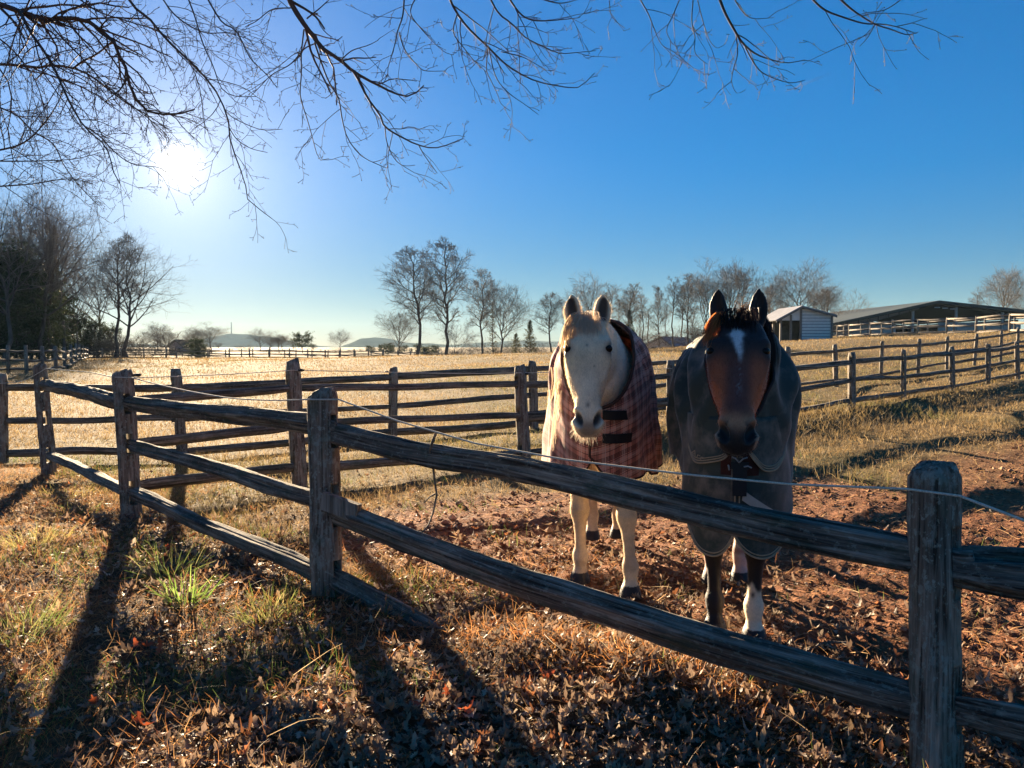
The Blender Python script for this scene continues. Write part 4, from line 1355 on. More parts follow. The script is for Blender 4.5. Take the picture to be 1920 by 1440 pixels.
# ------------------------------------------------------------------ the oak overhead
LIMBS = [  # depth, first and last width in pixels, twig density, pixel path
    (7.0, 13, 3, 1.3, [(-40, -5), (5, 10), (38, 22), (90, 42), (110, 34), (160, 38), (190, 58), (212, 75), (218, 95), (235, 125), (245, 165), (262, 195), (285, 212), (330, 214), (365, 205)]),
    (7.0, 4, 1.2, 1.2, [(90, 42), (120, 75), (160, 115), (200, 160), (250, 200), (300, 240), (320, 265)]),
    (6.9, 7, 1.6, 1.2, [(38, 22), (58, 62), (80, 92), (105, 135), (118, 165), (135, 200), (160, 240), (190, 265), (205, 290), (212, 320), (225, 345)]),
    (6.9, 3, 1, 1.0, [(165, 240), (190, 258), (215, 285), (250, 308), (300, 315), (325, 338)]),
    (7.2, 7, 1.5, 1.3, [(-20, 120), (30, 122), (75, 127), (100, 122), (138, 128), (170, 142), (200, 165), (240, 195), (275, 215), (320, 245)]),
    (7.2, 5, 3, 1.0, [(138, 128), (155, 115), (175, 105), (190, 95), (215, 75)]),
    (6.4, 6, 1.3, 0.8, [(235, -10), (250, 12), (280, 35), (310, 72), (345, 105), (385, 145), (410, 180), (428, 225), (432, 265), (448, 310), (460, 345), (465, 375), (490, 395), (510, 410)]),
    (6.4, 2.4, 1, 0.6, [(412, 185), (425, 210), (445, 225), (490, 243), (530, 242)]),
    (6.3, 2.2, 1, 0.6, [(430, 240), (445, 262), (470, 278), (502, 286)]),
    (6.0, 3.5, 1.2, 0.9, [(350, -10), (365, 30), (380, 80), (400, 125), (415, 165), (440, 180), (480, 181)]),
    (6.0, 4, 1.4, 0.9, [(385, -10), (415, 40), (440, 55), (455, 80), (470, 110), (500, 140), (520, 165)]),
    (6.6, 3.5, 1.3, 1.2, [(300, -10), (330, 30), (380, 60), (430, 62), (470, 75)]),
    (6.8, 3.5, 1.2, 1.3, [(140, -10), (180, 20), (240, 40), (300, 60), (345, 100), (370, 150), (380, 200), (385, 250)]),
    (7.1, 4, 1.2, 1.3, [(60, -10), (30, 60), (10, 130), (-10, 180)]),
    (5.5, 13, 2.2, 0.9, [(538, -15), (545, 5), (560, 30), (575, 52), (592, 75), (610, 95), (635, 110), (660, 132), (690, 150), (720, 165), (740, 175), (770, 180), (795, 160)]),
    (5.5, 6, 1.6, 0.8, [(660, 130), (675, 155), (690, 185), (712, 215), (722, 238), (755, 258), (785, 272), (820, 277), (868, 260)]),
    (5.5, 2.5, 1, 0.6, [(722, 238), (725, 265), (738, 295), (755, 310), (778, 310)]),
    (5.5, 2.5, 1, 0.5, [(785, 272), (795, 290), (820, 325)]),
    (5.4, 4, 1.2, 0.9, [(590, 80), (600, 110), (615, 150), (635, 185), (640, 215), (650, 255), (670, 285), (690, 300), (725, 315)]),
    (5.6, 3.5, 1.1, 0.9, [(570, 55), (565, 100), (565, 140), (563, 180), (575, 220), (585, 255), (593, 285), (600, 300), (617, 297)]),
    (5.6, 3, 1.1, 0.9, [(590, 82), (570, 92), (545, 120), (510, 140), (485, 165), (470, 180)]),
    (5.5, 3.5, 1.5, 0.8, [(575, 35), (600, 15), (625, -8)]),
    (5.5, 3, 1, 0.8, [(640, 112), (660, 95), (690, 85), (710, 75)]),
    (5.5, 3, 1.2, 0.9, [(545, 15), (510, 18), (480, 40), (460, 50)]),
    (5.0, 6, 1.4, 0.8, [(840, -10), (855, 22), (880, 55), (915, 88), (945, 118), (975, 138), (1005, 152), (1040, 160), (1080, 165), (1097, 155), (1115, 137)]),
    (5.0, 2.6, 1, 0.7, [(915, 90), (912, 130), (920, 150), (932, 175), (940, 195), (957, 208)]),
    (5.0, 2.6, 1, 0.7, [(917, 92), (930, 145), (955, 175), (980, 193), (1010, 215)]),
    (5.0, 2.4, 1, 0.6, [(940, 97), (980, 107), (1010, 123), (1025, 132)]),
    (5.0, 3, 1, 1.0, [(858, 25), (850, 60), (870, 90), (890, 115), (912, 135)]),
    (4.9, 4.5, 1.2, 0.9, [(918, -5), (935, 25), (960, 45), (985, 70), (1020, 88), (1050, 100), (1085, 98), (1118, 95)]),
    (4.8, 5, 1, 1.0, [(950, -10), (975, 25), (1000, 38), (1040, 38), (1088, 33)]),
    (4.8, 4, 1, 0.8, [(1010, -4), (1050, 6), (1090, -3)]),
    (5.2, 4, 1.2, 0.9, [(758, -5), (755, 30), (745, 60), (740, 85), (727, 130), (730, 145)]),
    (5.2, 3, 1, 0.8, [(748, 60), (760, 95), (785, 125), (800, 133), (836, 133)]),
    (5.2, 3, 1, 0.8, [(780, -5), (770, 25), (795, 60), (830, 95), (850, 103)]),
    (4.7, 2, 1, 0.1, [(1142, -5), (1145, 25), (1155, 40), (1172, 53)]),
    (4.6, 3.2, 1, 0.5, [(1198, -5), (1215, 25), (1225, 50), (1237, 78), (1252, 95), (1264, 107)]),
    (4.6, 2.6, 1, 0.6, [(1276, -5), (1262, 28), (1250, 55), (1255, 72), (1265, 85), (1285, 85)]),
    (4.5, 3, 1, 0.6, [(1300, -5), (1297, 40), (1303, 70), (1302, 95), (1310, 108), (1327, 121)]),
    (4.5, 2.6, 1, 0.6, [(1308, 0), (1318, 40), (1330, 75), (1345, 90), (1360, 82)]),
    (4.5, 7, 1.4, 0.6, [(1347, -8), (1360, 25), (1378, 58), (1392, 80), (1415, 100), (1440, 110), (1475, 118), (1510, 112)]),
    (4.5, 3, 1, 0.5, [(1380, 65), (1383, 100), (1375, 130), (1372, 155), (1382, 175), (1398, 168)]),
    (4.5, 3.4, 1, 0.5, [(1396, 86), (1418, 125), (1440, 142), (1480, 155), (1510, 150)]),
    (4.5, 3, 1, 0.6, [(1375, -5), (1395, 25), (1415, 35), (1452, 33)]),
    (4.2, 5, 1.4, 0.4, [(1520, -5), (1545, 18), (1580, 32), (1620, 44), (1650, 45), (1680, 50), (1718, 63)]),
    (4.2, 5, 1.2, 0.4, [(1572, -5), (1600, 20), (1640, 45), (1670, 55), (1700, 65), (1722, 60)]),
    (4.2, 2.6, 1, 0.3, [(1695, -5), (1660, 18), (1620, 25), (1590, 35)]),
    (4.2, 2.4, 1, 0.3, [(1640, 47), (1627, 70), (1612, 87)]),
    (4.2, 2.4, 1, 0.3, [(1680, 50), (1710, 43), (1733, 35)]),
    (7.2, 5, 1.5, 1.3, [(-20, 285), (40, 270), (80, 235), (110, 190), (118, 165)]),
    (7.4, 4, 1.2, 1.3, [(-20, 195), (30, 215), (60, 245), (100, 270), (120, 310), (150, 350), (185, 385)]),
    (7.3, 3.5, 1.0, 1.2, [(-20, 302), (60, 302), (140, 298), (190, 285)]),
    (7.5, 3.5, 1.0, 1.2, [(-10, 350), (60, 345), (130, 335), (175, 345)]),
    (7.4, 4, 1.0, 1.3, [(-20, 60), (20, 90), (60, 140), (80, 190), (90, 240)]),
]
oak_base = np.array([-3.3, 0.6, gz((-3.3, 0.6))])
oak = empty('oak_tree', oak_base, 'bare oak beside the viewer whose twigs hang across the top of the picture', 'tree')
g = np.random.default_rng(11)
hub = np.array([-2.9, 1.3, 5.2])
Pt = np.array([oak_base - (0, 0, 0.2), oak_base + (0.03, 0.05, 1.2), oak_base + (0.15, 0.25, 3.0), hub, hub + (0.1, 0.3, 2.0), hub + (0.1, 0.5, 4.0)])
V, F, G = tubes(Pt[None], np.array([[0.33, 0.25, 0.22, 0.2, 0.14, 0.08]]), 14)
mesh_obj('trunk', V, F, M_BARK, oak, attrs={'gr': G})


def resample(P, n):
    s = np.concatenate([[0], np.cumsum(np.linalg.norm(np.diff(P, axis=0), axis=1))])
    # smooth the polyline a little with a Catmull-Rom spline
    t = np.linspace(0, s[-1], n)
    out = []
    for q in t:
        i = min(max(np.searchsorted(s, q) - 1, 0), len(P) - 2)
        u = (q - s[i]) / max(s[i + 1] - s[i], 1e-9)
        p0 = P[max(i - 1, 0)]; p1 = P[i]; p2 = P[i + 1]; p3 = P[min(i + 2, len(P) - 1)]
        out.append(0.5 * ((2 * p1) + (-p0 + p2) * u + (2 * p0 - 5 * p1 + 4 * p2 - p3) * u * u + (-p0 + 3 * p1 - 3 * p2 + p3) * u ** 3))
    return np.array(out)


tw = MB()
for d, w0, w1, dens, pix in LIMBS:
    jd = g.normal(0, 0.06, len(pix)).cumsum() * 0.6
    P = np.array([at(x, y, d + j) for (x, y), j in zip(pix, jd)])
    P = resample(P, 18)
    R = np.linspace(w0 * .85, w1, 18) * d / F_PX / 2
    Pl, Rl = P, R
    x0, y0 = pix[0]
    if y0 <= 0 or x0 <= 0:
        # carry the limb on, out of the picture, to the fork of the trunk
        c = P[0] + (P[0] - P[1]) / np.linalg.norm(P[0] - P[1]) * 0.5
        mid = (P[0] + hub) / 2 + np.array([0, 0, 0.9])
        con = resample(np.array([hub, mid, c * 0.5 + P[0] * 0.5 + np.array([0, 0, 0.12]), P[0]]), 12)[:-1]
        Pl = np.concatenate([con, P]); Rl = np.concatenate([np.linspace(R[0] * 2.2 + 0.01, R[0], 11), R])
    V, F, G = tubes(Pl[None], Rl[None], 8, cap=True)
    mesh_obj('limb', V, F, M_TWIGRED, oak, attrs={'gr': G})
    Lm = np.linalg.norm(np.diff(P, axis=0), axis=1).sum()
    n1 = int(Lm * 9.5 * (dens if dens < 1 else dens * 1.5)) + 1
    lf = lambda t, pl, u: (0.10 + (0.50 if d < 6.3 else 0.75) * u ** 1.6) * (1.15 - 0.7 * t) * (0.75 + 0.3 * min(dens, 1.2))
    P1, R1, _ = sprout(P[None], R[None], n1, 0.04, 1.0, (22, 62), lf, 7, (0.05, 0, -0.35), 0.13, 0.55, 0.0024, g, 0.5)
    V, F, G = tubes(P1, R1, 4); tw.add(V, F)
    l1 = np.linalg.norm(np.diff(P1, axis=1), axis=2).sum(1)
    lf2 = lambda t, pl, u: (0.05 + 0.20 * u) * (0.5 + np.minimum(pl, 0.5))
    P2, R2, _ = sprout(P1, R1, np.maximum(1, (l1 * 10 * (0.6 + 0.5 * min(dens, 1.2))).astype(int)), 0.15, 1.0, (28, 65), lf2, 5, (0.03, 0, 0.05), 0.16, 0.7, 0.0019, g, 0.7)
    V, F, G = tubes(P2, R2, 3); tw.add(V, F)
    l2 = np.linalg.norm(np.diff(P2, axis=1), axis=2).sum(1)
    P3, R3, _ = sprout(P2, R2, np.maximum(1, (l2 * 16).astype(int)), 0.3, 1.0, (30, 70), lambda t, pl, u: 0.012 + 0.045 * u, 3, (0, 0, 0.3), 0.12, 0.9, 0.0018, g, 0.9)
    V, F, G = tubes(P3, R3, 3); tw.add(V, F)
    # buds at the tips
    tips = np.concatenate([P1[:, -1], P2[:, -1], P3[:, -1]])
    a = norm(g.normal(0, 1, tips.shape)); b2 = norm(np.cross(a, g.normal(0, 1, tips.shape))); c2 = np.cross(a, b2)
    s = 0.0045
    Vb = np.stack([tips + a * s * 1.6, tips + b2 * s, tips - b2 * s * 0.5 + c2 * s, tips - b2 * s * 0.5 - c2 * s], 1).reshape(-1, 3)
    i4 = np.arange(len(tips))[:, None] * 4
    tw.add(Vb, [np.concatenate([i4 + f for f in ([[0, 1, 2]], [[0, 2, 3]], [[0, 3, 1]], [[1, 3, 2]])])])
twigs = tw.obj('twigs', M_TWIGRED, oak)
twigs['kind'] = 'stuff'
# ------------------------------------------------------------------ horses
def ring_loft(rings, flip=False):
    """closed surface through rings (n,S,3), ends capped"""
    rings = np.asarray(rings, float)
    n, S, _ = rings.shape
    V = rings.reshape(-1, 3)
    idx = np.arange(n * S).reshape(n, S)
    q = np.stack([idx[:-1], np.roll(idx[:-1], -1, 1), np.roll(idx[1:], -1, 1), idx[1:]], -1).reshape(-1, 4)
    c0 = rings[0].mean(0); c1 = rings[-1].mean(0)
    V = np.concatenate([V, [c0, c1]])
    f0 = np.stack([np.full(S, n * S), np.roll(idx[0], -1), idx[0]], -1)
    f1 = np.stack([np.full(S, n * S + 1), idx[-1], np.roll(idx[-1], -1)], -1)
    return V, [q, f0, f1]


def smooth_table(xs, ys, q):
    """monotone-ish smooth interpolation of a table"""
    xs = np.asarray(xs, float); ys = np.asarray(ys, float)
    m = np.gradient(ys, xs, axis=0)
    i = np.clip(np.searchsorted(xs, q) - 1, 0, len(xs) - 2)
    h = xs[i + 1] - xs[i]; u = (q - xs[i]) / h
    if ys.ndim > 1:
        u = u[:, None]; h = h[:, None]
    return ((2 * u ** 3 - 3 * u ** 2 + 1) * ys[i] + (u ** 3 - 2 * u ** 2 + u) * h * m[i] + (-2 * u ** 3 + 3 * u ** 2) * ys[i + 1] + (u ** 3 - u ** 2) * h * m[i + 1])


TH = np.arange(40) * 2 * math.pi / 40
HT = [0, .06, .14, .22, .30, .40, .50, .60, .70, .78, .85, .91, .96, 1.0]
H_HW = [.072, .087, .101, .110, .112, .110, .101, .085, .069, .062, .067, .071, .060, .036]
H_FN = [0, 0, 0, 0, .03, .14, .25, .25, .13, .03, 0, 0, 0, 0]      # narrowing of the nose against the cheeks
H_FR = [.015, .036, .052, .060, .060, .053, .045, .037, .029, .022, .015, .005, -.012, -.034]
H_BK = [-.10, -.14, -.18, -.212, -.224, -.222, -.195, -.152, -.124, -.110, -.106, -.108, -.100, -.074]


class Horse:
    def __init__(self, ox, oy, yaw, poll, tilt, hyaw, L, hw_scale):
        self.O = np.array([ox, oy, gz((ox, oy)) + 0.0])
        self.ex = np.array([math.cos(yaw), -math.sin(yaw), 0.0])
        self.ef = np.array([-math.sin(yaw), -math.cos(yaw), 0.0])
        self.poll = np.array(poll, float)     # local (x, forward, z)
        self.L = L; self.hs = hw_scale
        a = np.array([0, math.sin(tilt), -math.cos(tilt)])
        n = np.array([0, math.cos(tilt), math.sin(tilt)])
        lx = np.array([1.0, 0, 0])
        cy, sy = math.cos(hyaw), math.sin(hyaw)
        Rz = np.array([[cy, -sy, 0], [sy, cy, 0], [0, 0, 1]])
        self.a, self.n, self.lx = Rz @ a, Rz @ n, Rz @ lx

    def w(self, P):
        P = np.asarray(P, float)
        return self.O + P[..., 0:1] * self.ex + P[..., 1:2] * self.ef + P[..., 2:3] * np.array([0, 0, 1.0])

    def local(self, Wp):
        d = np.asarray(Wp) - self.O
        return np.stack([d @ self.ex, d @ self.ef, d[..., 2]], -1)

    def h(self, x, n, t):
        """head coordinates (lateral, outward from the face, down the face 0..1) -> local point"""
        x, n, t = np.broadcast_arrays(np.asarray(x, float), n, t)
        return self.poll + x[..., None] * self.lx + n[..., None] * self.n + (t * self.L)[..., None] * self.a

    def to_head(self, P):
        d = P - self.poll
        return d @ self.lx, d @ self.n, d @ self.a / self.L


def horse_body(hr, feet, hind, voxel=0.0072):
    """one continuous skin: trunk, neck, head, ears and legs grown together"""
    parts = []
    # trunk
    f = [.31, .26, .16, .02, -.2, -.45, -.7, -.95, -1.15, -1.30, -1.38]
    zc = [1.02, 1.02, 1.03, 1.06, 1.04, 1.01, 1.01, 1.05, 1.09, 1.10, 1.10]
    hw = [.06, .13, .19, .225, .25, .275, .28, .265, .235, .16, .06]
    hh = [.09, .19, .28, .345, .33, .32, .33, .33, .29, .2, .08]
    q = np.linspace(0, 1, 30)
    fi, zi, wi, hi = [np.interp(q, np.linspace(0, 1, len(f)), v) for v in (f, zc, hw, hh)]
    rings = [np.stack([w_ * np.sin(TH), np.full(40, ff), z_ + h_ * np.cos(TH)], -1) for ff, z_, w_, h_ in zip(fi, zi, wi, hi)]
    parts.append(ring_loft(rings))
    # neck, from the chest to just behind the poll
    pl = hr.poll
    K = np.array([[0, -.02, 1.10], [pl[0] * .15, .14, 1.19], [pl[0] * .4, .27, 1.285], [pl[0] * .75, pl[1] - .13, pl[2] - .155], [pl[0], pl[1] - .045, pl[2] - .055]])
    kw = np.array([.19, .176, .142, .100, .080]) * hr.neck; kd = np.array([.30, .265, .205, .155, .10])
    tt = np.linspace(0, 4, 20)
    kp = smooth_table(np.arange(5), K, tt); kw_ = smooth_table(np.arange(5), kw, tt); kd_ = smooth_table(np.arange(5), kd, tt)
    T = norm(np.gradient(kp, axis=0))
    side = norm(np.cross(T, np.array([0, 0, 1.0]))); up = np.cross(side, T)
    rings = [c + w_ * np.sin(TH)[:, None] * s + d_ * np.cos(TH)[:, None] * u for c, w_, d_, s, u in zip(kp, kw_, kd_, side, up)]
    parts.append(ring_loft(rings))
    hr.crest = (kp, up, kd_, side)
    # head
    ts = np.concatenate([np.linspace(0, .8, 36), np.linspace(.82, 1.0, 14)])
    hwv = smooth_table(HT, H_HW, ts) * hr.hs; fr = smooth_table(HT, H_FR, ts); bk = smooth_table(HT, H_BK, ts)
    th = np.arange(64) * 2 * math.pi / 64
    rings = []
    for t, w_, f_, b_ in zip(ts, hwv, fr, bk):
        nc = f_ - 0.055 * (0.75 if t > .7 else 1.0)
        c, s = np.cos(th), np.sin(th)
        pF = 2.5 if t < .45 else 2.2
        cc = np.where(c > 0, np.abs(c) ** (2 / pF) * (f_ - nc), -np.abs(c) ** (2 / 2.2) * (nc - b_))
        sx = np.sign(s) * np.abs(s) ** (2 / 2.3) * w_
        dep = np.clip(-cc / (nc - b_), 0, 1)
        jaw = np.interp(t, [0, .25, .45, .6, .75, .9, 1], [.3, .16, .16, .26, .38, .34, .3])
        sx = sx * (1 - jaw * dep ** 1.8) * (1 - np.interp(t, HT, H_FN) * np.clip(c + .15, 0, 1) ** .6)
        # cheek bone ridge along the side of the face
        rings.append(hr.h(sx, nc + cc, np.full(64, t)))
    # round off poll and lips
    c0 = hr.h(np.zeros(64), np.full(64, -.04), np.full(64, -.03)); r0 = rings[0]
    rings.insert(0, c0 + (r0 - c0) * 0.6)
    c1 = hr.h(np.zeros(64), np.full(64, -.058), np.full(64, 1.022)); r1 = rings[-1]
    rings.append(c1 + (r1 - c1) * 0.5)
    parts.append(ring_loft(rings))
    # ears: a leaf-shaped cup, opening forward
    hr.ears = []
    for s in (-1, 1):
        base = hr.h(s * 0.062 * hr.hs, -.030, 0.035)
        ax = norm(np.array([s * 0.14, -0.02, 1.0]) * 1.0)
        wx = norm(hr.lx * 0.94 - s * hr.n * 0.25 - ax * (hr.lx @ ax))
        wx = norm(wx - ax * (wx @ ax))
        fx = norm(np.cross(ax, wx)); fx = fx if fx @ hr.n > 0 else -fx
        el = hr.ear_len
        u = np.linspace(0, 1, 16)
        wv = hr.ear_w * np.interp(u, [0, .15, .35, .55, .75, .9, 1], [.028, .036, .0395, .038, .029, .016, .003])
        dv = np.interp(u, [0, .2, .5, .8, 1], [.030, .027, .022, .014, .003])
        cup = np.interp(u, [0, .12, .35, .8, .93, 1], [0, .5, 1.25, 1.2, .5, 0])
        curl = np.interp(u, [0, .6, 1], [0, 0.0, -s * .010])
        rings = []
        for uu, w_, d_, cp, cu in zip(u, wv, dv, cup, curl):
            c, sn = np.cos(TH), np.sin(TH)
            front = np.clip(c, 0, 1)
            dd = c * d_ - front ** 1.2 * cp * d_ * np.exp(-(sn / 0.62) ** 4)
            rings.append(base + ax * (uu * el) + wx * (sn * w_ + cu)[:, None] + fx * dd[:, None])
        parts.append(ring_loft(rings))
        hr.ears.append((base, ax, wx, fx, s))
    # forelegs
    hr.hoof_data = []
    for (x, ff, bend) in feet:
        sx = 1 if x > 0 else -1
        z = np.array([.86, .74, .62, .52, .455, .42, .385, .34, .27, .195, .155, .125, .09, .065, .05, .03, .0])
        w_ = np.array([.085, .078, .064, .052, .050, .0575, .053, .038, .0315, .0315, .046, .044, .034, .040, .049, .055, .060])
        d_ = np.array([.13, .105, .082, .064, .058, .066, .056, .043, .038, .039, .052, .050, .037, .046, .057, .065, .070])
        # pastern slopes forward to the hoof
        df = np.interp(z, [0, .06, .10, .15, .9], [.055, .042, .018, 0, 0])
        top = np.array([sx * .115, .07, .86])
        k_ = np.clip((.86 - z) / .72, 0, 1)
        cx = top[0] + (x - top[0]) * k_; cf = top[1] + (ff - top[1]) * k_ + df
        cf = cf + bend * np.exp(-((z - .42) / .12) ** 2)
        zz = z
        rings = [np.stack([cx_ + a_ * np.sin(TH), cf_ + b_ * np.cos(TH), np.full(40, z_)], -1) for cx_, cf_, a_, b_, z_ in zip(cx, cf, w_, d_, zz)]
        parts.append(ring_loft(rings))
    for (x, ff) in hind:
        sx = 1 if x > 0 else -1
        z = np.array([1.05, .92, .80, .70, .60, .53, .48, .44, .39, .30, .21, .16, .125, .09, .065, .05, .03, .0])
        w_ = np.array([.11, .115, .10, .078, .058, .048, .046, .047, .041, .036, .036, .044, .042, .036, .042, .048, .054, .058])
        d_ = np.array([.20, .20, .175, .13, .10, .082, .068, .064, .056, .046, .044, .048, .046, .038, .046, .054, .062, .066])
        df = np.interp(z, [0, .06, .10, .16, .3, .46, .53, .62, .75, .9, 1.05], [.07, .055, .03, .01, -.01, -.035, -.03, .01, .07, .06, .02])
        top = np.array([sx * .12, -.98, 1.05])
        k_ = np.clip((1.05 - z) / .9, 0, 1)
        cx = top[0] + (x - top[0]) * k_; cf = top[1] + (ff - top[1]) * k_ + df
        rings = [np.stack([cx_ + a_ * np.sin(TH), cf_ + b_ * np.cos(TH), np.full(40, z_)], -1) for cx_, cf_, a_, b_, z_ in zip(cx, cf, w_, d_, z)]
        parts.append(ring_loft(rings))
    mb_ = MB()
    for V, F in parts:
        mb_.add(hr.w(V), F)
    tmp = mb_.obj('horse_blank', M_KNOB)
    md = tmp.modifiers.new('grow', 'REMESH'); md.mode = 'VOXEL'; md.voxel_size = voxel
    sm = tmp.modifiers.new('soft', 'SMOOTH'); sm.factor = 0.5; sm.iterations = 5
    dg = bpy.context.evaluated_depsgraph_get()
    me = bpy.data.meshes.new_from_object(tmp.evaluated_get(dg))
    bpy.data.objects.remove(tmp)
    n = len(me.vertices)
    V = np.empty(n * 3, np.float32); me.vertices.foreach_get('co', V)
    V = V.reshape(-1, 3).astype(float)
    return me, V


def mesh_normals(me):
    N = np.empty(len(me.vertices) * 3, np.float32)
    me.vertices.foreach_get('normal', N)
    return N.reshape(-1, 3).astype(float)


def face_detail(hr, P):
    """nostrils, eye sockets, brows, cheek and mouth lines pressed into the skin; returns the moved points and masks"""
    x, n, t = hr.to_head(P)
    tm = t * hr.L
    hs = hr.hs
    on = (t > -0.05) & (t < 1.1) & (n > -.25) & (np.abs(x) < .16)
    D = np.zeros_like(P)
    masks = {k: np.zeros(len(P)) for k in ('nostril', 'eye', 'mouth')}
    fr = np.interp(t, HT, H_FR)
    for s in (-1, 1):
        ex, en, et = s * .101 * hs, .060 - .040, .275 * hr.L
        r = np.sqrt((x - ex) ** 2 + (n - en) ** 2 + (tm - et) ** 2)
        # brow ridge above and a soft rim round the eye
        br = np.exp(-(((x - s * .090 * hs) / .030) ** 2 + ((n - .045) / .030) ** 2 + ((tm - (et - .035)) / .026) ** 2))
        D += (br * .013)[:, None] * (s * hr.lx * .7 + hr.n * .7)
        rim = np.exp(-((r - .031) / .009) ** 2) * (np.abs(x) > .05)
        D += (rim * .0018)[:, None] * (s * hr.lx)
        masks['eye'] = np.maximum(masks['eye'], np.exp(-(r / .041) ** 4))
        # hollow above the eye, cheek ridge below it
        ho = np.exp(-(((x - s * .075) / .028) ** 2 + ((tm - .16 * hr.L) / .035) ** 2)) * (n > -.03)
        D -= (ho * .008)[:, None] * hr.n
        u = np.clip((t - .30) / .24, 0, 1)
        rx = s * (.106 - .034 * u) * hs; rn = .022 - .014 * u
        ri = np.exp(-(((x - rx) / .016) ** 2 + ((n - rn) / .013) ** 2)) * sstep(.28, .36, t) * (1 - sstep(.5, .58, t))
        D += (ri * .007)[:, None] * (s * hr.lx * .8 + hr.n * .5)
        # hollow of the nose in front of the cheek
        hn = np.exp(-(((x - s * .062 * hs) / .022) ** 2 + ((n + .018) / .028) ** 2 + ((t - .66) / .09) ** 2))
        D -= (hn * .010)[:, None] * (s * hr.lx)
        # nostril: a comma-shaped hole with a raised rim
        nx = s * .0455 * hs; nt = .868 * hr.L
        # slanting axis: the upper end lies farther out
        dx = (x - nx) * s; dt = tm - nt
        ca, sa = math.cos(0.42), math.sin(0.42)
        al = dt * ca - dx * sa; ac = dt * sa + dx * ca
        el = (al / .037) ** 2 + (ac / .0185) ** 2
        fm = (n > -.055)
        ins = np.exp(-el ** 1.6) * fm
        rimn = np.exp(-((np.sqrt(el) - 1.40) / .34) ** 2) * fm * (np.abs(dt) < .08)
        D -= (ins * .028)[:, None] * (hr.n * .85 + s * hr.lx * .35)
        D += (rimn * .0075)[:, None] * (hr.n * .45 + s * hr.lx * .9)
        masks['nostril'] = np.maximum(masks['nostril'], np.exp(-(el / 1.05) ** 3) * fm)
    # the mouth line, rising back along the sides
    mn = -.060 - .02 * np.clip((.97 - t) / .25, 0, 1)
    mo = np.exp(-((n - mn) / .0055) ** 2) * sstep(.76, .80, t)
    D -= (mo * .007)[:, None] * (np.sign(x)[:, None] * hr.lx * np.clip(np.abs(x) / .05, 0, 1)[:, None] + hr.a * 0.5)
    masks['mouth'] = mo
    # chin
    ch = np.exp(-((x / .035) ** 2 + ((n + .098) / .022) ** 2 + ((t - .93) / .05) ** 2))
    D += (ch * .010)[:, None] * (-hr.n * .6 + hr.a * .6)
    D[~on] = 0
    for k_ in masks:
        masks[k_][~on] = 0
    return P + D, masks


def strands(mbh, roots, d0, length, width, n=6, droop=(0, 0, -1.0), dw=0.6, jit=0.10, g=None, col=None):
    B = len(roots)
    P = np.empty((B, n, 3)); P[:, 0] = roots
    d = norm(np.asarray(d0, float) + np.zeros((B, 3)))
    step = (np.asarray(length) / (n - 1))[:, None]
    dr = np.asarray(droop, float)
    for i in range(1, n):
        P[:, i] = P[:, i - 1] + d * step
        d = norm(d + dr * dw / n * 2 + g.normal(0, jit, d.shape) / math.sqrt(n))
    W = np.asarray(width)[:, None] * np.linspace(1, .25, n)[None]
    side = norm(np.cross(norm(P[:, -1] - P[:, 0]), g.normal(0, 1, (B, 3)) * .6 + np.array([0, 1.0, 0])))
    V, F = ribbons(P, W, side)
    c = np.repeat(np.asarray(col) if col is not None else np.ones((B, 3)), n * 2, 0)
    mbh.add(V, F, col=np.concatenate([c, np.ones((len(c), 1))], 1))


k = NT('short_horse_coat')
_c = k.attr('col').outputs['Color']
_p = k.n('ShaderNodeNewGeometry').outputs['Position']
_f = k.noise(k.mapping(_p, (260, 260, 90)), 1.0, 3, 0.7)
_b = k.noise(_p, 14.0, 4, 0.6)
k.bs('Base Color', k.mix(1.0, _c, k.ramp(k.math('ADD', k.math('MULTIPLY', _f, .5), k.math('MULTIPLY', _b, .5)), [(0.35, 0.72), (0.65, 1.18)]), 'MULTIPLY'))
k.bs('Roughness', 0.55); k.bs('Specular IOR Level', 0.3)
k.bs('Sheen Weight', 0.25); k.bs('Sheen Roughness', 0.4)
k.bump(_f, 0.25, 0.004)
M_COAT = k.m
k = NT('horse_hair')
_c = k.attr('col').outputs['Color']
k.bs('Base Color', _c); k.bs('Roughness', 0.5)
k.backlit(_c, 0.45)
M_HAIR = k.m
k = NT('horse_eye')
k.bs('Base Color', (0.012, 0.008, 0.006)); k.bs('Roughness', 0.16); k.bs('Specular IOR Level', 0.14)
M_EYE = k.m


def lerp3(a, b, m):
    return a + (np.asarray(b) - a) * np.asarray(m)[:, None]


def sphere(c, r, nu=16, nv=12, sc=(1, 1, 1)):
    u = np.linspace(0, 2 * math.pi, nu, endpoint=False); v = np.linspace(0.05, math.pi - .05, nv)
    R_ = np.stack([np.outer(np.sin(v), np.cos(u)) * sc[0], np.outer(np.sin(v), np.sin(u)) * sc[1], np.outer(np.cos(v), np.ones(nu)) * sc[2]], -1) * r
    return ring_loft(R_ + np.asarray(c))


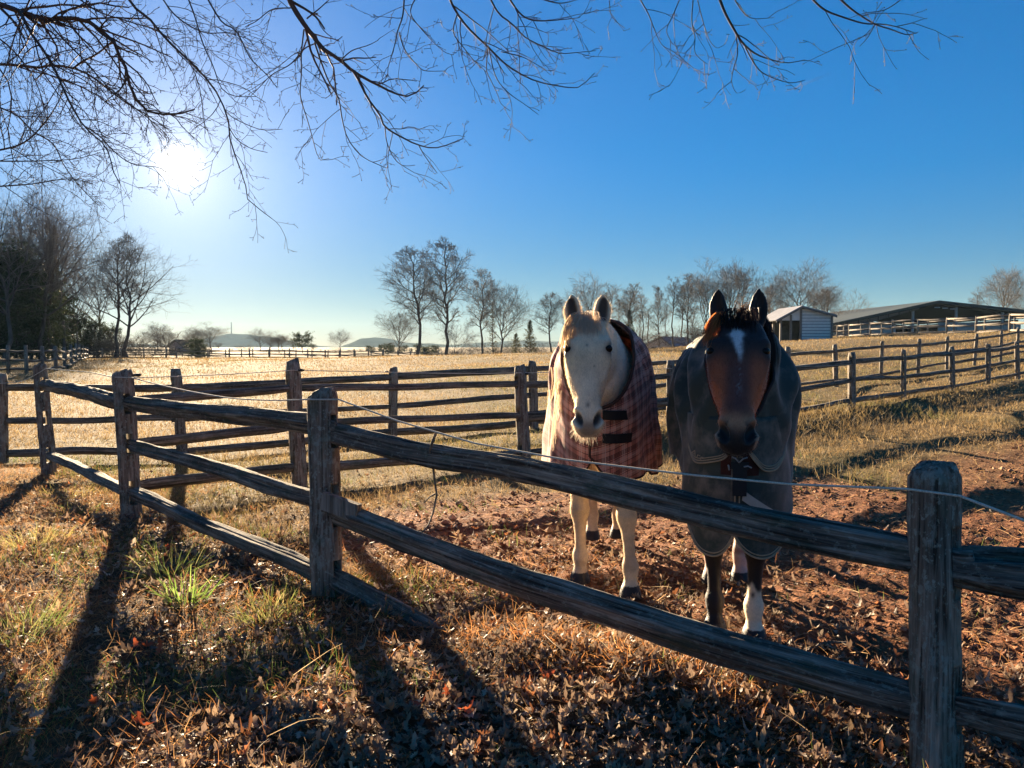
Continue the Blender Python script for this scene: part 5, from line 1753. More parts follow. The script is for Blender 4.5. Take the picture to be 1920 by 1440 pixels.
# ---- building one horse ---------------------------------------------------------------------------
def coat_cream(hr, P, mk, g):
    x, n, t = hr.to_head(P)
    z = P[:, 2]
    base = np.array([.80, .63, .41])
    c = np.tile(base, (len(P), 1))
    c = lerp3(c, (.82, .72, .58), sstep(.9, 1.3, z) * (P[:, 1] < .45))
    head = (t > -.1) & (t < 1.1) & (n > -.27) & (np.abs(x) < .16) & (z > .8)
    hd = head.astype(float)
    c = lerp3(c, (.84, .67, .46), hd * (1 - sstep(.15, .4, t)))
    c = lerp3(c, (.82, .68, .50), hd * sstep(.35, .6, t))
    mz = hd * sstep(.84, .93, t) * np.exp(-(x / .045) ** 4)
    c = lerp3(c, (.17, .14, .125), mz * .85)
    c = lerp3(c, (.50, .40, .33), hd * sstep(.93, .99, t) * (n < -.035) * .8)
    for (sx, st, r) in ((-.006, .262, .006), (-.002, .76, .010), (.030, .44, .004)):
        c = lerp3(c, (.12, .10, .09), hd * np.exp(-(((x - sx) / r) ** 2 + ((t - st) * hr.L / (r * 1.3)) ** 2)) * (n > 0) * .8)
    c = lerp3(c, (.05, .04, .035), mk['eye'] * .9)
    c = lerp3(c, (.030, .026, .026), mk['nostril'])
    c = lerp3(c, (.06, .045, .04), mk['mouth'] * .9)
    for (b, ax, wx, fx, s) in hr.ears:
        q = P - b; u = q @ ax / hr.ear_len; wv = q @ wx; dv = q @ fx
        wl = hr.ear_w * np.interp(u, [0, .15, .35, .55, .75, .9, 1], [.028, .036, .0395, .038, .029, .016, .003])
        inn = (u > .08) & (u < .97) & (np.abs(wv) < .06) & (np.abs(dv) < .05)
        m = inn * np.exp(-(wv / (wl * .66)) ** 6) * sstep(-.004, .004, dv + .013) * sstep(.08, .18, u) * (1 - sstep(.84, .95, u))
        c = lerp3(c, (.028, .022, .020), m * .97)
    leg = (z < .62)
    c = lerp3(c, (.74, .57, .36), leg * .8)
    dirt = fbm(P * 9, 3, 4)
    c = lerp3(c, (.38, .24, .14), leg * sstep(.45, .62, dirt) * sstep(.5, .1, z) * .5)
    c = lerp3(c, (.035, .032, .032), (z < .062) * 1.0)
    return c


def coat_bay(hr, P, mk, g):
    x, n, t = hr.to_head(P)
    z = P[:, 2]
    c = np.tile(np.array([.085, .034, .018]), (len(P), 1))
    head = (t > -.1) & (t < 1.1) & (n > -.27) & (np.abs(x) < .17) & (z > .8)
    hd = head.astype(float)
    c = lerp3(c, (.030, .019, .018), hd * (1 - sstep(.20, .40, t + .05 * np.abs(x) / .1)))
    red = hd * sstep(.26, .46, t) * (1 - sstep(.80, .88, t))
    c = lerp3(c, (.42, .105, .040), red * (.25 + .75 * sstep(.025, .07, np.abs(x))))
    c = lerp3(c, (.12, .047, .038), hd * np.exp(-(x / .042) ** 2) * sstep(.30, .46, t) * (1 - sstep(.68, .80, t)) * (n > 0) * .92)
    c = lerp3(c, (.05, .024, .02), red * sstep(.085, .11, np.abs(x)) * .6)
    c = lerp3(c, (.50, .25, .13), hd * np.exp(-((t - .80) / .055) ** 2) * .75)
    mz = hd * sstep(.82, .90, t + .06 * (np.abs(x) > .03) - .045 * np.exp(-(x / .018) ** 2))
    c = lerp3(c, (.016, .013, .013), mz)
    c = lerp3(c, (.44, .28, .18), hd * sstep(.058, .068, np.abs(x)) * sstep(.80, .84, t) * (1 - sstep(.95, .99, t)) * (n < -.012) * .8)
    # star and trailing snip of white hair on the forehead
    wob = (fbm(np.stack([x * 60, t * 30, x * 0], -1), 3, 8) - .5) * .018
    star = np.exp(-(((x + .004 + wob) / np.maximum(.028 - .22 * np.abs(t - .165), .005)) ** 2 + ((t - .175) / .078) ** 2) ** 1.6)
    tail = np.exp(-((x + .004 - .10 * (t - .2) + wob * .7) / np.maximum(.017 - .05 * (t - .15), .004)) ** 2) * sstep(.14, .18, t) * (1 - sstep(.30, .40, t))
    c = lerp3(c, (.70, .69, .68), hd * (n > .0) * np.clip(star + tail, 0, 1) * .92)
    c = lerp3(c, (.22, .2, .2), hd * (n > .0) * np.exp(-((x - .004) / .010) ** 2) * sstep(.34, .42, t) * (1 - sstep(.55, .66, t)) * sstep(.5, .7, fbm(np.stack([x * 200, t * 60, x * 0], -1), 2, 5)) * .7)
    c = lerp3(c, (.010, .008, .008), mk['eye'] * .95)
    c = lerp3(c, (.006, .006, .006), mk['nostril'])
    c = lerp3(c, (.010, .008, .008), mk['mouth'] * .9)
    for (b, ax, wx, fx, s) in hr.ears:
        q = P - b; u = q @ ax / hr.ear_len
        m = (u > .02) & (np.abs(q @ wx) < .06) & (np.abs(q @ fx) < .06) & (u < 1.1)
        c = lerp3(c, (.016, .011, .010), m * 1.0)
    leg = (z < .66)
    c = lerp3(c, (.014, .010, .010), leg * 1.0)
    hindq = P[:, 1] < -.4
    sock = leg * hindq * (1 - sstep(.52, .56, z + .03 * np.sin(P[:, 0] * 60)))
    c = lerp3(c, (.58, .47, .37), sock)
    c = lerp3(c, (.28, .12, .09), leg * hindq * np.exp(-((z - .17) / .018) ** 2) * .8)
    c = lerp3(c, (.55, .33, .27), leg * hindq * (1 - sstep(.13, .16, z)) * .8)
    sk = leg * (P[:, 1] > -.3) * (P[:, 0] > 0) * (1 - sstep(.225, .25, z + .02 * np.sin(P[:, 0] * 90 + P[:, 1] * 60)))
    c = lerp3(c, (.76, .61, .42), sk)
    sp = np.exp(-(((P[:, 0] - .082) / .008) ** 2 + ((z - .205) / .013) ** 2)) * sk * (P[:, 1] > .1)
    c = lerp3(c, (.03, .02, .02), sp)
    c = lerp3(c, (.03, .027, .027), (z < .058) * 1.0)
    return c


def finish_horse(name, hr, coat, label, feet, hind, fuzz_col, nfuzz, gseed):
    g_ = np.random.default_rng(gseed)
    me, V = horse_body(hr, feet, hind)
    P = hr.local(V)
    P2, mk = face_detail(hr, P)
    W2 = hr.w(P2)
    me.vertices.foreach_set('co', W2.astype(np.float32).ravel())
    me.update()
    col = coat(hr, P, mk, g_)
    at_ = me.attributes.new('col', 'FLOAT_COLOR', 'POINT')
    at_.data.foreach_set('color', np.concatenate([col, np.ones((len(col), 1))], 1).astype(np.float32).ravel())
    me.polygons.foreach_set('use_smooth', np.ones(len(me.polygons), bool))
    me.materials.clear(); me.materials.append(M_COAT)
    me.name = name + '_body'
    e = empty(name, hr.O, label, 'horse')
    body = link(bpy.data.objects.new('body', me), e)
    N = mesh_normals(me)
    for s in (-1, 1):
        c = hr.w(hr.h(s * .0925 * hr.hs ** .5 * .985, .060 - .036, .275))
        v, f = sphere(c, .027 / hr.hs ** .8, sc=(1, 1, .86))
        mesh_obj('eye', v, f, M_EYE, e)
    # short winter coat standing off the skin
    x, n, t = hr.to_head(P)
    vis = ((t > -.4) & (P[:, 2] > .85) & (P[:, 1] > .02)) | (P[:, 2] < .75)
    vis &= (mk['nostril'] < .2) & (mk['eye'] < .3) & ((col.sum(1) > .25) | (P[:, 2] < 1.4) | (col[:, 0].max() < .75))
    ids = np.flatnonzero(vis)
    ids = g_.choice(ids, min(nfuzz, len(ids)), replace=False)
    flow = np.where((P[ids, 2] > .8)[:, None], (hr.w(hr.poll + hr.a) - hr.w(hr.poll))[None], np.array([[0, 0, -1.0]]))
    d0 = norm(N[ids] * 0.55 + flow * 0.95 + g_.normal(0, .25, (len(ids), 3)))
    mbh = MB()
    ln = (.006 + .008 * g_.random(len(ids))) * np.where(P[ids, 2] < .75, .55, 1.0)
    cc = np.clip(col[ids] * (.62 + .62 * g_.random((len(ids), 1))) * fuzz_col, 0, .85)
    strands(mbh, W2[ids], d0, ln, np.full(len(ids), .0014), n=3, dw=.3, jit=.1, g=g_, col=cc)
    hair = mbh.obj('winter_coat', M_HAIR, e)
    hair['kind'] = 'stuff'
    return e, P, W2, N, col, mk, g_


# ---- cream horse ----------------------------------------------------------------------------------
cream = Horse(0.495, 4.32, math.radians(9.5), (-.035, .535, 1.465), math.radians(17), math.radians(-6), .575, 1.02)
cream.ear_len = .155; cream.neck = 1.0; cream.ear_w = 1.15
feet_c = [(-.105, .0, .0), (.18, .20, .015)]
hind_c = [(-.10, -1.02), (.075, -1.10)]
ce, cP, cW, cN, cC, cM, g1 = finish_horse('cream_horse', cream, coat_cream, 'cream horse in a red plaid rug facing the fence', feet_c, hind_c, np.array([1.0, .96, .9]), 46000, 301)


def v2w(hr, d):
    """direction from horse axes to world"""
    d = np.asarray(d, float)
    return d[..., 0:1] * hr.ex + d[..., 1:2] * hr.ef + d[..., 2:3] * np.array([0, 0, 1.0])


def tinted(g_, n, lo, hi):
    return np.asarray(lo) + (np.asarray(hi) - np.asarray(lo)) * g_.random((n, 1))


# forelock: from between the ears down over the forehead
mbh = MB(); nS = 620
rx = (np.round(g1.normal(0, .030, nS) * 90) / 90 * .7 + g1.normal(0, .030, nS) * .3).clip(-.07, .07); rt = g1.uniform(-.06, .07, nS)
root = cream.h(rx, .028 + .010 * g1.random(nS) - .12 * np.abs(rx) * (np.abs(rx) > .04), rt)
dd = cream.n * .85 + cream.a * .45 + cream.lx * (rx * 9 + g1.normal(-.05, .20, nS))[:, None]
strands(mbh, cream.w(root), v2w(cream, dd), .05 + .085 * g1.random(nS) ** 1.5, np.full(nS, .0022), n=7, droop=v2w(cream, cream.a * 1.3 - cream.n * .75)[None], dw=1.4, jit=.10, g=g1, col=tinted(g1, nS, (.60, .46, .34), (.74, .62, .48)))
# a lock swept to the left over the brow
nS = 240
rx = g1.uniform(-.075, -.02, nS); rt = g1.uniform(-.03, .06, nS)
root = cream.h(rx, .030, rt)
dd = cream.n * .5 + cream.a * .5 - cream.lx * (.55 + .3 * g1.random(nS))[:, None]
strands(mbh, cream.w(root), v2w(cream, dd), .10 + .08 * g1.random(nS), np.full(nS, .0026), n=7, droop=v2w(cream, cream.a * 1.3 - cream.n * .4)[None], dw=1.3, jit=.09, g=g1, col=tinted(g1, nS, (.55, .40, .24), (.75, .62, .42)))
mbh.obj('forelock', M_HAIR, ce)
# whiskers under lips and chin, feathering at the fetlocks
mbh = MB()
x_, n_h, t_ = cream.to_head(cP)
ids = np.flatnonzero((t_ > .86) & (n_h < -.045) & (n_h > -.16) & (np.abs(x_) < .1) & (cP[:, 2] > .8))
ids = g1.choice(ids, min(300, len(ids)), replace=False)
strands(mbh, cW[ids], norm(cN[ids] * 1.0 + np.array([0, 0, -.6]) + g1.normal(0, .22, (len(ids), 3))), .014 + .036 * g1.random(len(ids)) ** 1.5, np.full(len(ids), .0013), n=4, dw=.35, jit=.16, g=g1, col=tinted(g1, len(ids), (.55, .46, .34), (.8, .72, .6)))
mbh.obj('whiskers', M_HAIR, ce)
# fluff in and round the ears
mbh = MB()
for (b, ax, wx, fx, s) in cream.ears:
    q = cP - b; u = q @ ax / cream.ear_len
    ids = np.flatnonzero((u > 0) & (u < 1.02) & (np.abs(q @ wx) < .05) & (np.abs(q @ fx) < .045) & (np.abs(q @ wx) > .030))
    ids = g1.choice(ids, min(600, len(ids)), replace=False)
    strands(mbh, cW[ids], norm(cN[ids] + v2w(cream, ax)[None] * .9 + g1.normal(0, .2, (len(ids), 3))), .007 + .009 * g1.random(len(ids)), np.full(len(ids), .0013), n=3, dw=0, jit=.1, g=g1, col=tinted(g1, len(ids), (.5, .4, .3), (.72, .6, .45)))
mbh.obj('ear_hair', M_HAIR, ce)


def mane(hr, par, g_, side, n, lo, hi, lmin, lmax, u0, u1, spread, cols, droop=(0, 0, -1.0), width=.0032, clump=40, name='mane'):
    kp, up, kd, sd = hr.crest
    u = u0 + (u1 - u0) * g_.random(n)
    u = np.round(u * clump) / clump * .6 + u * .4
    f = u * (len(kp) - 1); i = np.clip(f.astype(int), 0, len(kp) - 2); w_ = (f - i)[:, None]
    c = kp[i] * (1 - w_) + kp[i + 1] * w_; uu = norm(up[i] * (1 - w_) + up[i + 1] * w_); kk = (kd[i] * (1 - w_[:, 0]) + kd[i + 1] * w_[:, 0])[:, None]
    root = c + uu * (kk - .006) + np.array([side * .012, 0, 0]) + g_.normal(0, .008, (n, 3))
    d0 = uu * .75 + np.array([side * 1.0, .15, 0]) + g_.normal(0, .12, (n, 3)) * spread
    mbh_ = MB()
    d0 = d0 * np.array([.55, 1, .6])
    strands(mbh_, hr.w(root), v2w(hr, d0), lmin + (lmax - lmin) * g_.random(n), np.full(n, width), n=9, droop=v2w(hr, np.asarray(droop, float))[None], dw=3.2, jit=.09, g=g_, col=tinted(g_, n, *cols))
    return mbh_.obj(name, M_HAIR, par)


mane(cream, ce, g1, -1, 800, 0, 1, .12, .26, .30, .93, .8, ((.44, .33, .22), (.64, .51, .36)), droop=(-.10, .12, -1.0), width=.0020)
# long loose locks of the mane trailing down over the rug
mbh = MB(); nS = 54
lk = g1.integers(0, 6, nS)
cx = np.array([-.235, -.215, -.25, -.20, -.225, -.19])[lk]; zt = np.array([1.22, 1.16, 1.10, 1.05, 1.14, 1.10])[lk]; zb = np.array([.93, .84, .80, .88, .77, .95])[lk]
tt = np.linspace(0, 1, 9)
Pm = np.zeros((nS, 9, 3))
wv = np.sin(tt[None] * 5 + lk[:, None] * 1.7) * .012
Pm[..., 0] = cx[:, None] + wv + g1.normal(0, .009, (nS, 1)) * (1 - .6 * tt[None]) + .02 * tt[None] * (lk[:, None] % 3 - 1)
Pm[..., 1] = .235 + .045 * (lk[:, None] % 2) + .035 * tt[None] + g1.normal(0, .004, (nS, 1))
Pm[..., 2] = zt[:, None] + (zb - zt)[:, None] * tt[None] * (.85 + .15 * g1.random((nS, 1)))
Wm = cream.w(Pm)
V, F = ribbons(Wm, np.full((nS, 9), .0022) * np.linspace(1, .3, 9), norm(np.cross(Wm[:, -1] - Wm[:, 0], np.array([0.2, 1.0, 0]) + g1.normal(0, .3, (nS, 3)))))
cc = np.repeat(tinted(g1, nS, (.52, .38, .25), (.7, .55, .38)), 18, 0)
mbh.add(V, F, col=np.concatenate([cc, np.ones((len(cc), 1))], 1))
mbh.obj('mane_locks', M_HAIR, ce)

# ---- bay horse ------------------------------------------------------------------------------------
bay = Horse(1.070, 3.68, math.radians(13.5), (-.02, .585, 1.455), math.radians(24), math.radians(2.5), .550, 1.10)
bay.ear_len = .160; bay.neck = .84; bay.ear_w = 1.0
feet_b = [(-.085, .10, .0), (.088, .15, .01)]
hind_b = [(-.085, -.72), (.075, -.78)]
be, bP, bW, bN, bC, bM, g2 = finish_horse('bay_horse', bay, coat_bay, 'dark bay horse with a white star wearing a dark green rug', feet_b, hind_b, np.array([1.0, 1.0, 1.0]), 24000, 302)
mbh = MB(); nS = 700
rx = g2.normal(.0, .030, nS).clip(-.06, .075); rt = g2.uniform(-.07, .07, nS)
root = bay.h(rx, .028 + .01 * g2.random(nS), rt)
dd = bay.n * .8 + bay.a * .35 + bay.lx * (rx * 8 + g2.normal(0, .18, nS))[:, None]
strands(mbh, bay.w(root), v2w(bay, dd), .03 + .05 * g2.random(nS), np.full(nS, .0026), n=6, droop=v2w(bay, bay.a * 1.3 - bay.n * .6)[None], dw=2.2, jit=.06, g=g2, col=tinted(g2, nS, (.010, .008, .008), (.035, .022, .018)))
mbh.obj('forelock', M_HAIR, be)
mbh = MB(); nS = 520
rx = g2.uniform(-.085, -.045, nS); rt = g2.uniform(-.05, .05, nS)
root = bay.h(rx, .020 - .10 * np.clip(np.abs(rx) - .05, 0, 1), rt)
dd = bay.n * .40 + bay.a * .6 - bay.lx * (.50 + .30 * g2.random(nS))[:, None]
strands(mbh, bay.w(root), v2w(bay, dd), .06 + .085 * g2.random(nS), np.full(nS, .0024), n=7, droop=v2w(bay, bay.a * 1.2 - bay.lx * .15)[None], dw=1.3, jit=.10, g=g2, col=tinted(g2, nS, (.36, .115, .035), (.68, .24, .075)))  # dark forelock hair; the backlit glow is put into these strand colours
tag(mbh.obj('forelock_lock', M_HAIR, be), 'lock of the forelock with its orange sun glow put into the hair colour')
mane(bay, be, g2, 1, 1300, 0, 1, .16, .30, .35, .97, .5, ((.008, .006, .006), (.028, .018, .015)), droop=(.02, .10, -1.0), width=.0042)
mbh = MB(); nS = 260
kp, up, kd, sd = bay.crest
root = kp[-1] + up[-1] * kd[-1] + g2.normal(0, .02, (nS, 3)) + np.array([.02, -.04, .01])
strands(mbh, bay.w(root), v2w(bay, np.array([.5, 0, .8]) + g2.normal(0, .3, (nS, 3))), .04 + .05 * g2.random(nS), np.full(nS, .0022), n=5, dw=1.0, jit=.15, g=g2, col=tinted(g2, nS, (.03, .02, .015), (.12, .07, .04)))
mbh.obj('bridle_path_hair', M_HAIR, be)
x_, n_h, t_ = bay.to_head(bP)
ids = np.flatnonzero((t_ > .86) & (n_h < -.045) & (n_h > -.16) & (np.abs(x_) < .1) & (bP[:, 2] > .8))
ids = g2.choice(ids, min(130, len(ids)), replace=False)
mbh = MB()
strands(mbh, bW[ids], norm(bN[ids] + np.array([0, 0, -.5]) + g2.normal(0, .22, (len(ids), 3))), .015 + .02 * g2.random(len(ids)), np.full(len(ids), .0013), n=4, dw=.4, jit=.15, g=g2, col=tinted(g2, len(ids), (.03, .02, .02), (.15, .11, .09)))
mbh.obj('whiskers', M_HAIR, be)

# tails
for hr, par, g_, cols in ((cream, ce, g1, ((.5, .38, .26), (.7, .56, .4))), (bay, be, g2, ((.01, .008, .008), (.03, .02, .016)))):
    mbh = MB(); nS = 350
    root = np.array([0, -1.36, 1.18]) + g_.normal(0, .018, (nS, 3))
    strands(mbh, hr.w(root), v2w(hr, np.array([0, -.6, -.6]) + g_.normal(0, .15, (nS, 3))), .55 + .25 * g_.random(nS), np.full(nS, .005), n=8, dw=1.6, jit=.05, g=g_, col=tinted(g_, nS, *cols))
    mbh.obj('tail', M_HAIR, par)


# ---- rugs -----------------------------------------------------------------------------------------
class Rug:
    """a shell round the trunk: spine line T(f), half width, rounded chest, neckline and hem"""
    def __init__(self, hr, p):
        self.hr = hr; self.__dict__.update(p)

    def Wd(self, f):
        return np.interp(f, [-1.6, -1.0, -.5, -.2, .0, self.f0], [self.W * .9, self.W, self.W * 1.02, self.W, self.W * .93, self.Wn])

    def T(self, f):
        return np.interp(f, [-1.55, -1.4, -1.1, -.7, -.35, -.1, self.f0], [self.top - .12, self.top - .05, self.top - .02, self.top - .07, self.top - .05, self.top - .005, self.top])

    def build(self, hem, neck, fold, ncol_f=26, ncol_b=74, nrow=60):
        # columns: back end cap, body, chest cap
        ph = np.linspace(0, 1, ncol_f) ** 0.9 * (math.pi / 2)
        fb = np.linspace(-1.36, self.f0, ncol_b)
        cols = [(-1.36 - .17 * math.sin(a), math.cos(a), None) for a in np.linspace(math.pi / 2 * .98, 0.12, 9)]
        cols += [(f, 1.0, None) for f in fb]
        cols += [(self.f0 + (self.ff - self.f0) * math.sin(a), math.cos(a), a) for a in ph[1:]]
        V = np.zeros((len(cols), nrow, 3)); UV = np.zeros((len(cols), nrow, 2))
        dist = 0; pf = None
        for i, (f, wf, a) in enumerate(cols):
            Wd = float(self.Wd(min(f, self.f0)) * wf); T = float(self.T(f)); zc = self.zc
            if f < -1.36: T = zc + (T - zc) * (0.35 + 0.65 * wf)
            zh0 = hem(f, Wd, a)
            p = self.pw
            th = np.linspace(0, 1, 33) ** .85 * math.pi / 2
            ux = np.sin(th) ** (2 / p) * Wd; uz = zc + (T - zc) * np.cos(th) ** (2 / p)
            nl = 40
            lz = np.linspace(zc, zh0, nl)[1:]
            fl = 1 + self.flare * ((zc - lz) / (zc - .5)) ** 1.3 * (1 if a is None else math.cos(a) * .6)
            lx = Wd * fl
            xs = np.concatenate([ux, lx]); zs = np.concatenate([uz, lz])
            s = np.concatenate([[0], np.cumsum(np.hypot(np.diff(xs), np.diff(zs)))])
            s0 = 0.0
            if a is not None:
                zn = neck(f)
                s0 = np.interp(-zn, -zs, s)
            q = s0 + (s[-1] - s0) * np.linspace(0, 1, nrow)
            V[i, :, 0] = np.interp(q, s, xs); V[i, :, 2] = np.interp(q, s, zs); V[i, :, 1] = f
            if pf is not None:
                dist += math.hypot(f - pf[0], Wd - pf[1])
            pf = (f, Wd)
            UV[i, :, 0] = dist; UV[i, :, 1] = -q
        return V, UV, cols

    def front(self, x, z, off=0.0):
        """point of the chest surface at lateral x, height z"""
        x = np.asarray(x, float); z = np.asarray(z, float)
        p = self.pw
        Wz = np.where(z > self.zc, self.Wn * np.clip(1 - np.clip((z - self.zc) / (self.top - self.zc), 0, .999) ** p, 0, 1) ** (1 / p), self.Wn * (1 + self.flare * .3 * np.clip((self.zc - z) / (self.zc - .5), 0, 1)))
        r = np.clip(1 - (x / Wz) ** 2, 0.0, 1)
        f = self.f0 + (self.ff - self.f0) * np.sqrt(r)
        return np.stack([x, f + off, z], -1)


def rug_mesh(rug, par, name, mat, hem, neck, fold, seed, off=0.008):
    V, UV, cols = rug.build(hem, neck, fold)
    nC, nR, _ = V.shape
    mbr = MB()
    out = {}
    for side in (-1, 1):
        W_ = V.copy(); W_[..., 0] *= side
        # outward direction, for folds and sag
        du = np.gradient(W_, axis=0); dv = np.gradient(W_, axis=1)
        N_ = norm(np.cross(du, dv)); N_ *= np.sign((N_ * (W_ - np.array([0, -.5, 1.0]))).sum(-1, keepdims=True) + 1e-9)
        W_ = W_ + N_ * (off + fold(W_, side))[..., None]
        cen = np.array([1.0 if (c[2] is not None and c[2] > 1.5) else 0.0 for c in cols])
        W_[..., 0] = np.where((np.abs(V[..., 0]) < 1e-4), 0.0, W_[..., 0])
        if side == 1:
            # the two chest flaps overlap at the front seam
            wgt = np.array([sstep(1.15, 1.5, c[2]) if c[2] is not None else 0.0 for c in cols])
            W_[..., 1] += wgt[:, None] * .008; W_[..., 0] -= wgt[:, None] * .03
        out[side] = W_
        idx = np.arange(nC * nR).reshape(nC, nR)
        q = np.stack([idx[:-1, :-1], idx[1:, :-1], idx[1:, 1:], idx[:-1, 1:]], -1).reshape(-1, 4)
        if side == 1: q = q[:, ::-1]
        uv = UV.copy(); uv[..., 0] *= side
        uv3 = np.concatenate([uv, np.zeros(uv.shape[:2] + (1,))], -1)
        mbr.add(rug.hr.w(W_).reshape(-1, 3), [q], uv=uv3.reshape(-1, 3))
    o = mbr.obj(name, mat, par)
    md = o.modifiers.new('thickness', 'SOLIDIFY'); md.thickness = 0.006; md.offset = 0
    return o, out, cols


def edge_tube(hr, par, name, pts, r, mat, S=6):
    V_, F_, G_ = tubes(hr.w(np.asarray(pts))[None], np.full((1, len(pts)), r), S, cap=True)
    return mesh_obj(name, V_, F_, mat, par, attrs={'gr': G_})


# plaid cloth
k = NT('red_plaid_rug_cloth')
uvn = k.n('ShaderNodeUVMap', uv_map='UVMap').outputs[0]
sep = k.n('ShaderNodeSeparateXYZ', {0: uvn})
weave = k.noise(k.mapping(uvn, (900, 900, 1)), 1.0, 2)
wob = k.noise(uvn, 6.0, 3)


def stripe(coord, period, centre, width, soft=.15):
    w_ = k.math('ADD', coord, k.math('MULTIPLY', wob, .006))
    fr_ = k.math('FRACT', k.math('MULTIPLY', k.math('ADD', w_, 10.0), 1.0 / period))
    d_ = k.math('ABSOLUTE', k.math('SUBTRACT', fr_, centre))
    return k.n('ShaderNodeMapRange', {0: d_, 1: width * (1 + soft), 2: width * (1 - soft), 3: 0.0, 4: 1.0}).outputs[0]


def smax(*a):
    r_ = a[0]
    for b_ in a[1:]:
        r_ = k.math('MAXIMUM', r_, b_)
    return r_


U_, V_ = sep.outputs[0], sep.outputs[1]
PER = 0.092
col = k.mix(k.noise(uvn, 9.0, 3), (0.46, 0.155, 0.11), (0.56, 0.22, 0.155))
broad = k.math('MULTIPLY', smax(stripe(U_, PER, .25, .16), stripe(V_, PER, .25, .16)), .45)
col = k.mix(broad, col, (0.60, 0.36, 0.29))
darkh = smax(stripe(V_, PER, .55, .022), stripe(V_, PER, .62, .022), stripe(V_, PER, .69, .022), stripe(V_, PER, .76, .022), stripe(V_, PER, .06, .018), stripe(V_, PER, .44, .018))
darkv = smax(stripe(U_, PER, .55, .022), stripe(U_, PER, .62, .022), stripe(U_, PER, .69, .022), stripe(U_, PER, .76, .022), stripe(U_, PER, .06, .018))
col = k.mix(k.math('MULTIPLY', darkv, .70), col, (0.028, 0.012, 0.014))
col = k.mix(k.math('MULTIPLY', darkh, .90), col, (0.020, 0.010, 0.012))
pale = smax(stripe(U_, PER, .25, .020), stripe(U_, PER, .34, .014), stripe(V_, PER, .25, .016), stripe(U_, PER, .90, .012))
col = k.mix(k.math('MULTIPLY', pale, .75), col, (0.56, 0.40, 0.34))
dust = k.noise(k.n('ShaderNodeNewGeometry').outputs['Position'], 5.0, 5, .65)
col = k.mix(k.ramp(dust, [(0.5, 0.0), (0.75, 0.4)]), col, (0.26, 0.19, 0.15))
k.bs('Base Color', col); k.bs('Roughness', 0.9); k.bs('Sheen Weight', 0.15)
k.bump(k.math('ADD', weave, k.math('MULTIPLY', darkh, -.4)), 0.25, 0.002)
M_PLAID = k.m
M_BIND = plain('brown_rug_binding', (0.060, 0.032, 0.024), 0.8, 0.2, 0.2, 30)
M_STRAP = plain('black_webbing_strap', (0.014, 0.014, 0.016), 0.7, 0.3, 0.2, 60)


def hem_c(f, Wd, a):
    if a is None:
        return float(np.interp(f, [-1.6, -1.2, -.6, -.1, .1], [.74, .66, .63, .62, .63]))
    xx = Wd
    return .655 + .11 * math.exp(-(xx / .050) ** 2) - .02 * math.sin(min(xx / .24, 1) * math.pi)


def neck_c(f):
    u = np.clip((f - rug_c.f0) / (rug_c.ff - rug_c.f0), 0, 1)
    return float(rug_c.top - (rug_c.top - 1.00) * u ** 1.25)


def fold_c(P, side):
    x, f, z = P[..., 0], P[..., 1], P[..., 2]
    low = sstep(1.25, .8, z)
    d = .018 * np.sin(f * 16 + 1.5 * np.sin(z * 5) + side) * low * sstep(.3, -.1, f)
    d = d + .014 * np.sin(np.arctan2(x, f + .1) * 9 + z * 4) * sstep(.0, .3, f) * low
    rad = np.hypot(f - .05, z - 1.45)
    d = d + .018 * np.sin(np.arctan2(z - 1.5, f + .05) * 15 + side * 2.0) * np.exp(-((rad - .22) / .16) ** 2) * sstep(.16, -.1, f - .1)
    d = d + (fbm(np.stack([x * 6 + side * 5, f * 6, z * 5], -1), 3, 61) - .5) * .028
    return d * np.clip(np.abs(x) / .05, 0, 1)


rug_c = Rug(cream, dict(f0=.06, ff=.385, W=.298, Wn=.245, top=1.475, zc=1.03, pw=2.3, flare=.16))
ro, rs, rcols = rug_mesh(rug_c, ce, 'plaid_rug', M_PLAID, hem_c, neck_c, fold_c, 5)
icol = [i for i, c in enumerate(rcols) if c[2] is not None]
i0 = icol[0] - 1
for side in (-1, 1):
    edge_tube(cream, ce, 'neck_binding', [rs[side][i, 0] + (0, .003, .002) for i in [i0] + icol], .009, M_BIND, 8)
    edge_tube(cream, ce, 'hem_binding', [rs[side][i, -1] for i in range(6, len(rcols))], .006, M_BIND)
edge_tube(cream, ce, 'front_binding', [rs[1][-1, j] + (0, .004, 0) for j in range(0, 60)], .007, M_BIND)
# two black chest straps
for z0 in (.985, .865):
    for j in range(1):
        xs = np.linspace(.035, .185, 10)
        base = rug_c.front(xs, np.full(10, z0) - .008 * np.sin(xs * 12), .028)
        mb = MB()
        Vt = np.concatenate([base + (0, 0, .024), base - (0, 0, .024), base + (0, -.014, .024), base - (0, .014, .024)])
        n_ = 10; a_ = np.arange(n_ - 1)
        qd = [np.stack([o1 + a_, o2 + a_, o2 + a_ + 1, o1 + a_ + 1], -1) for o1, o2 in ((0, n_), (n_, 3 * n_), (3 * n_, 2 * n_), (2 * n_, 0))]
        cap_ = np.array([[0, 2 * n_, 3 * n_, n_], [n_ - 1, 2 * n_ - 1, 4 * n_ - 1, 3 * n_ - 1]])
        mb.add(cream.w(Vt), qd + [cap_])
        mb.obj('chest_strap', M_STRAP, ce, smooth=False)

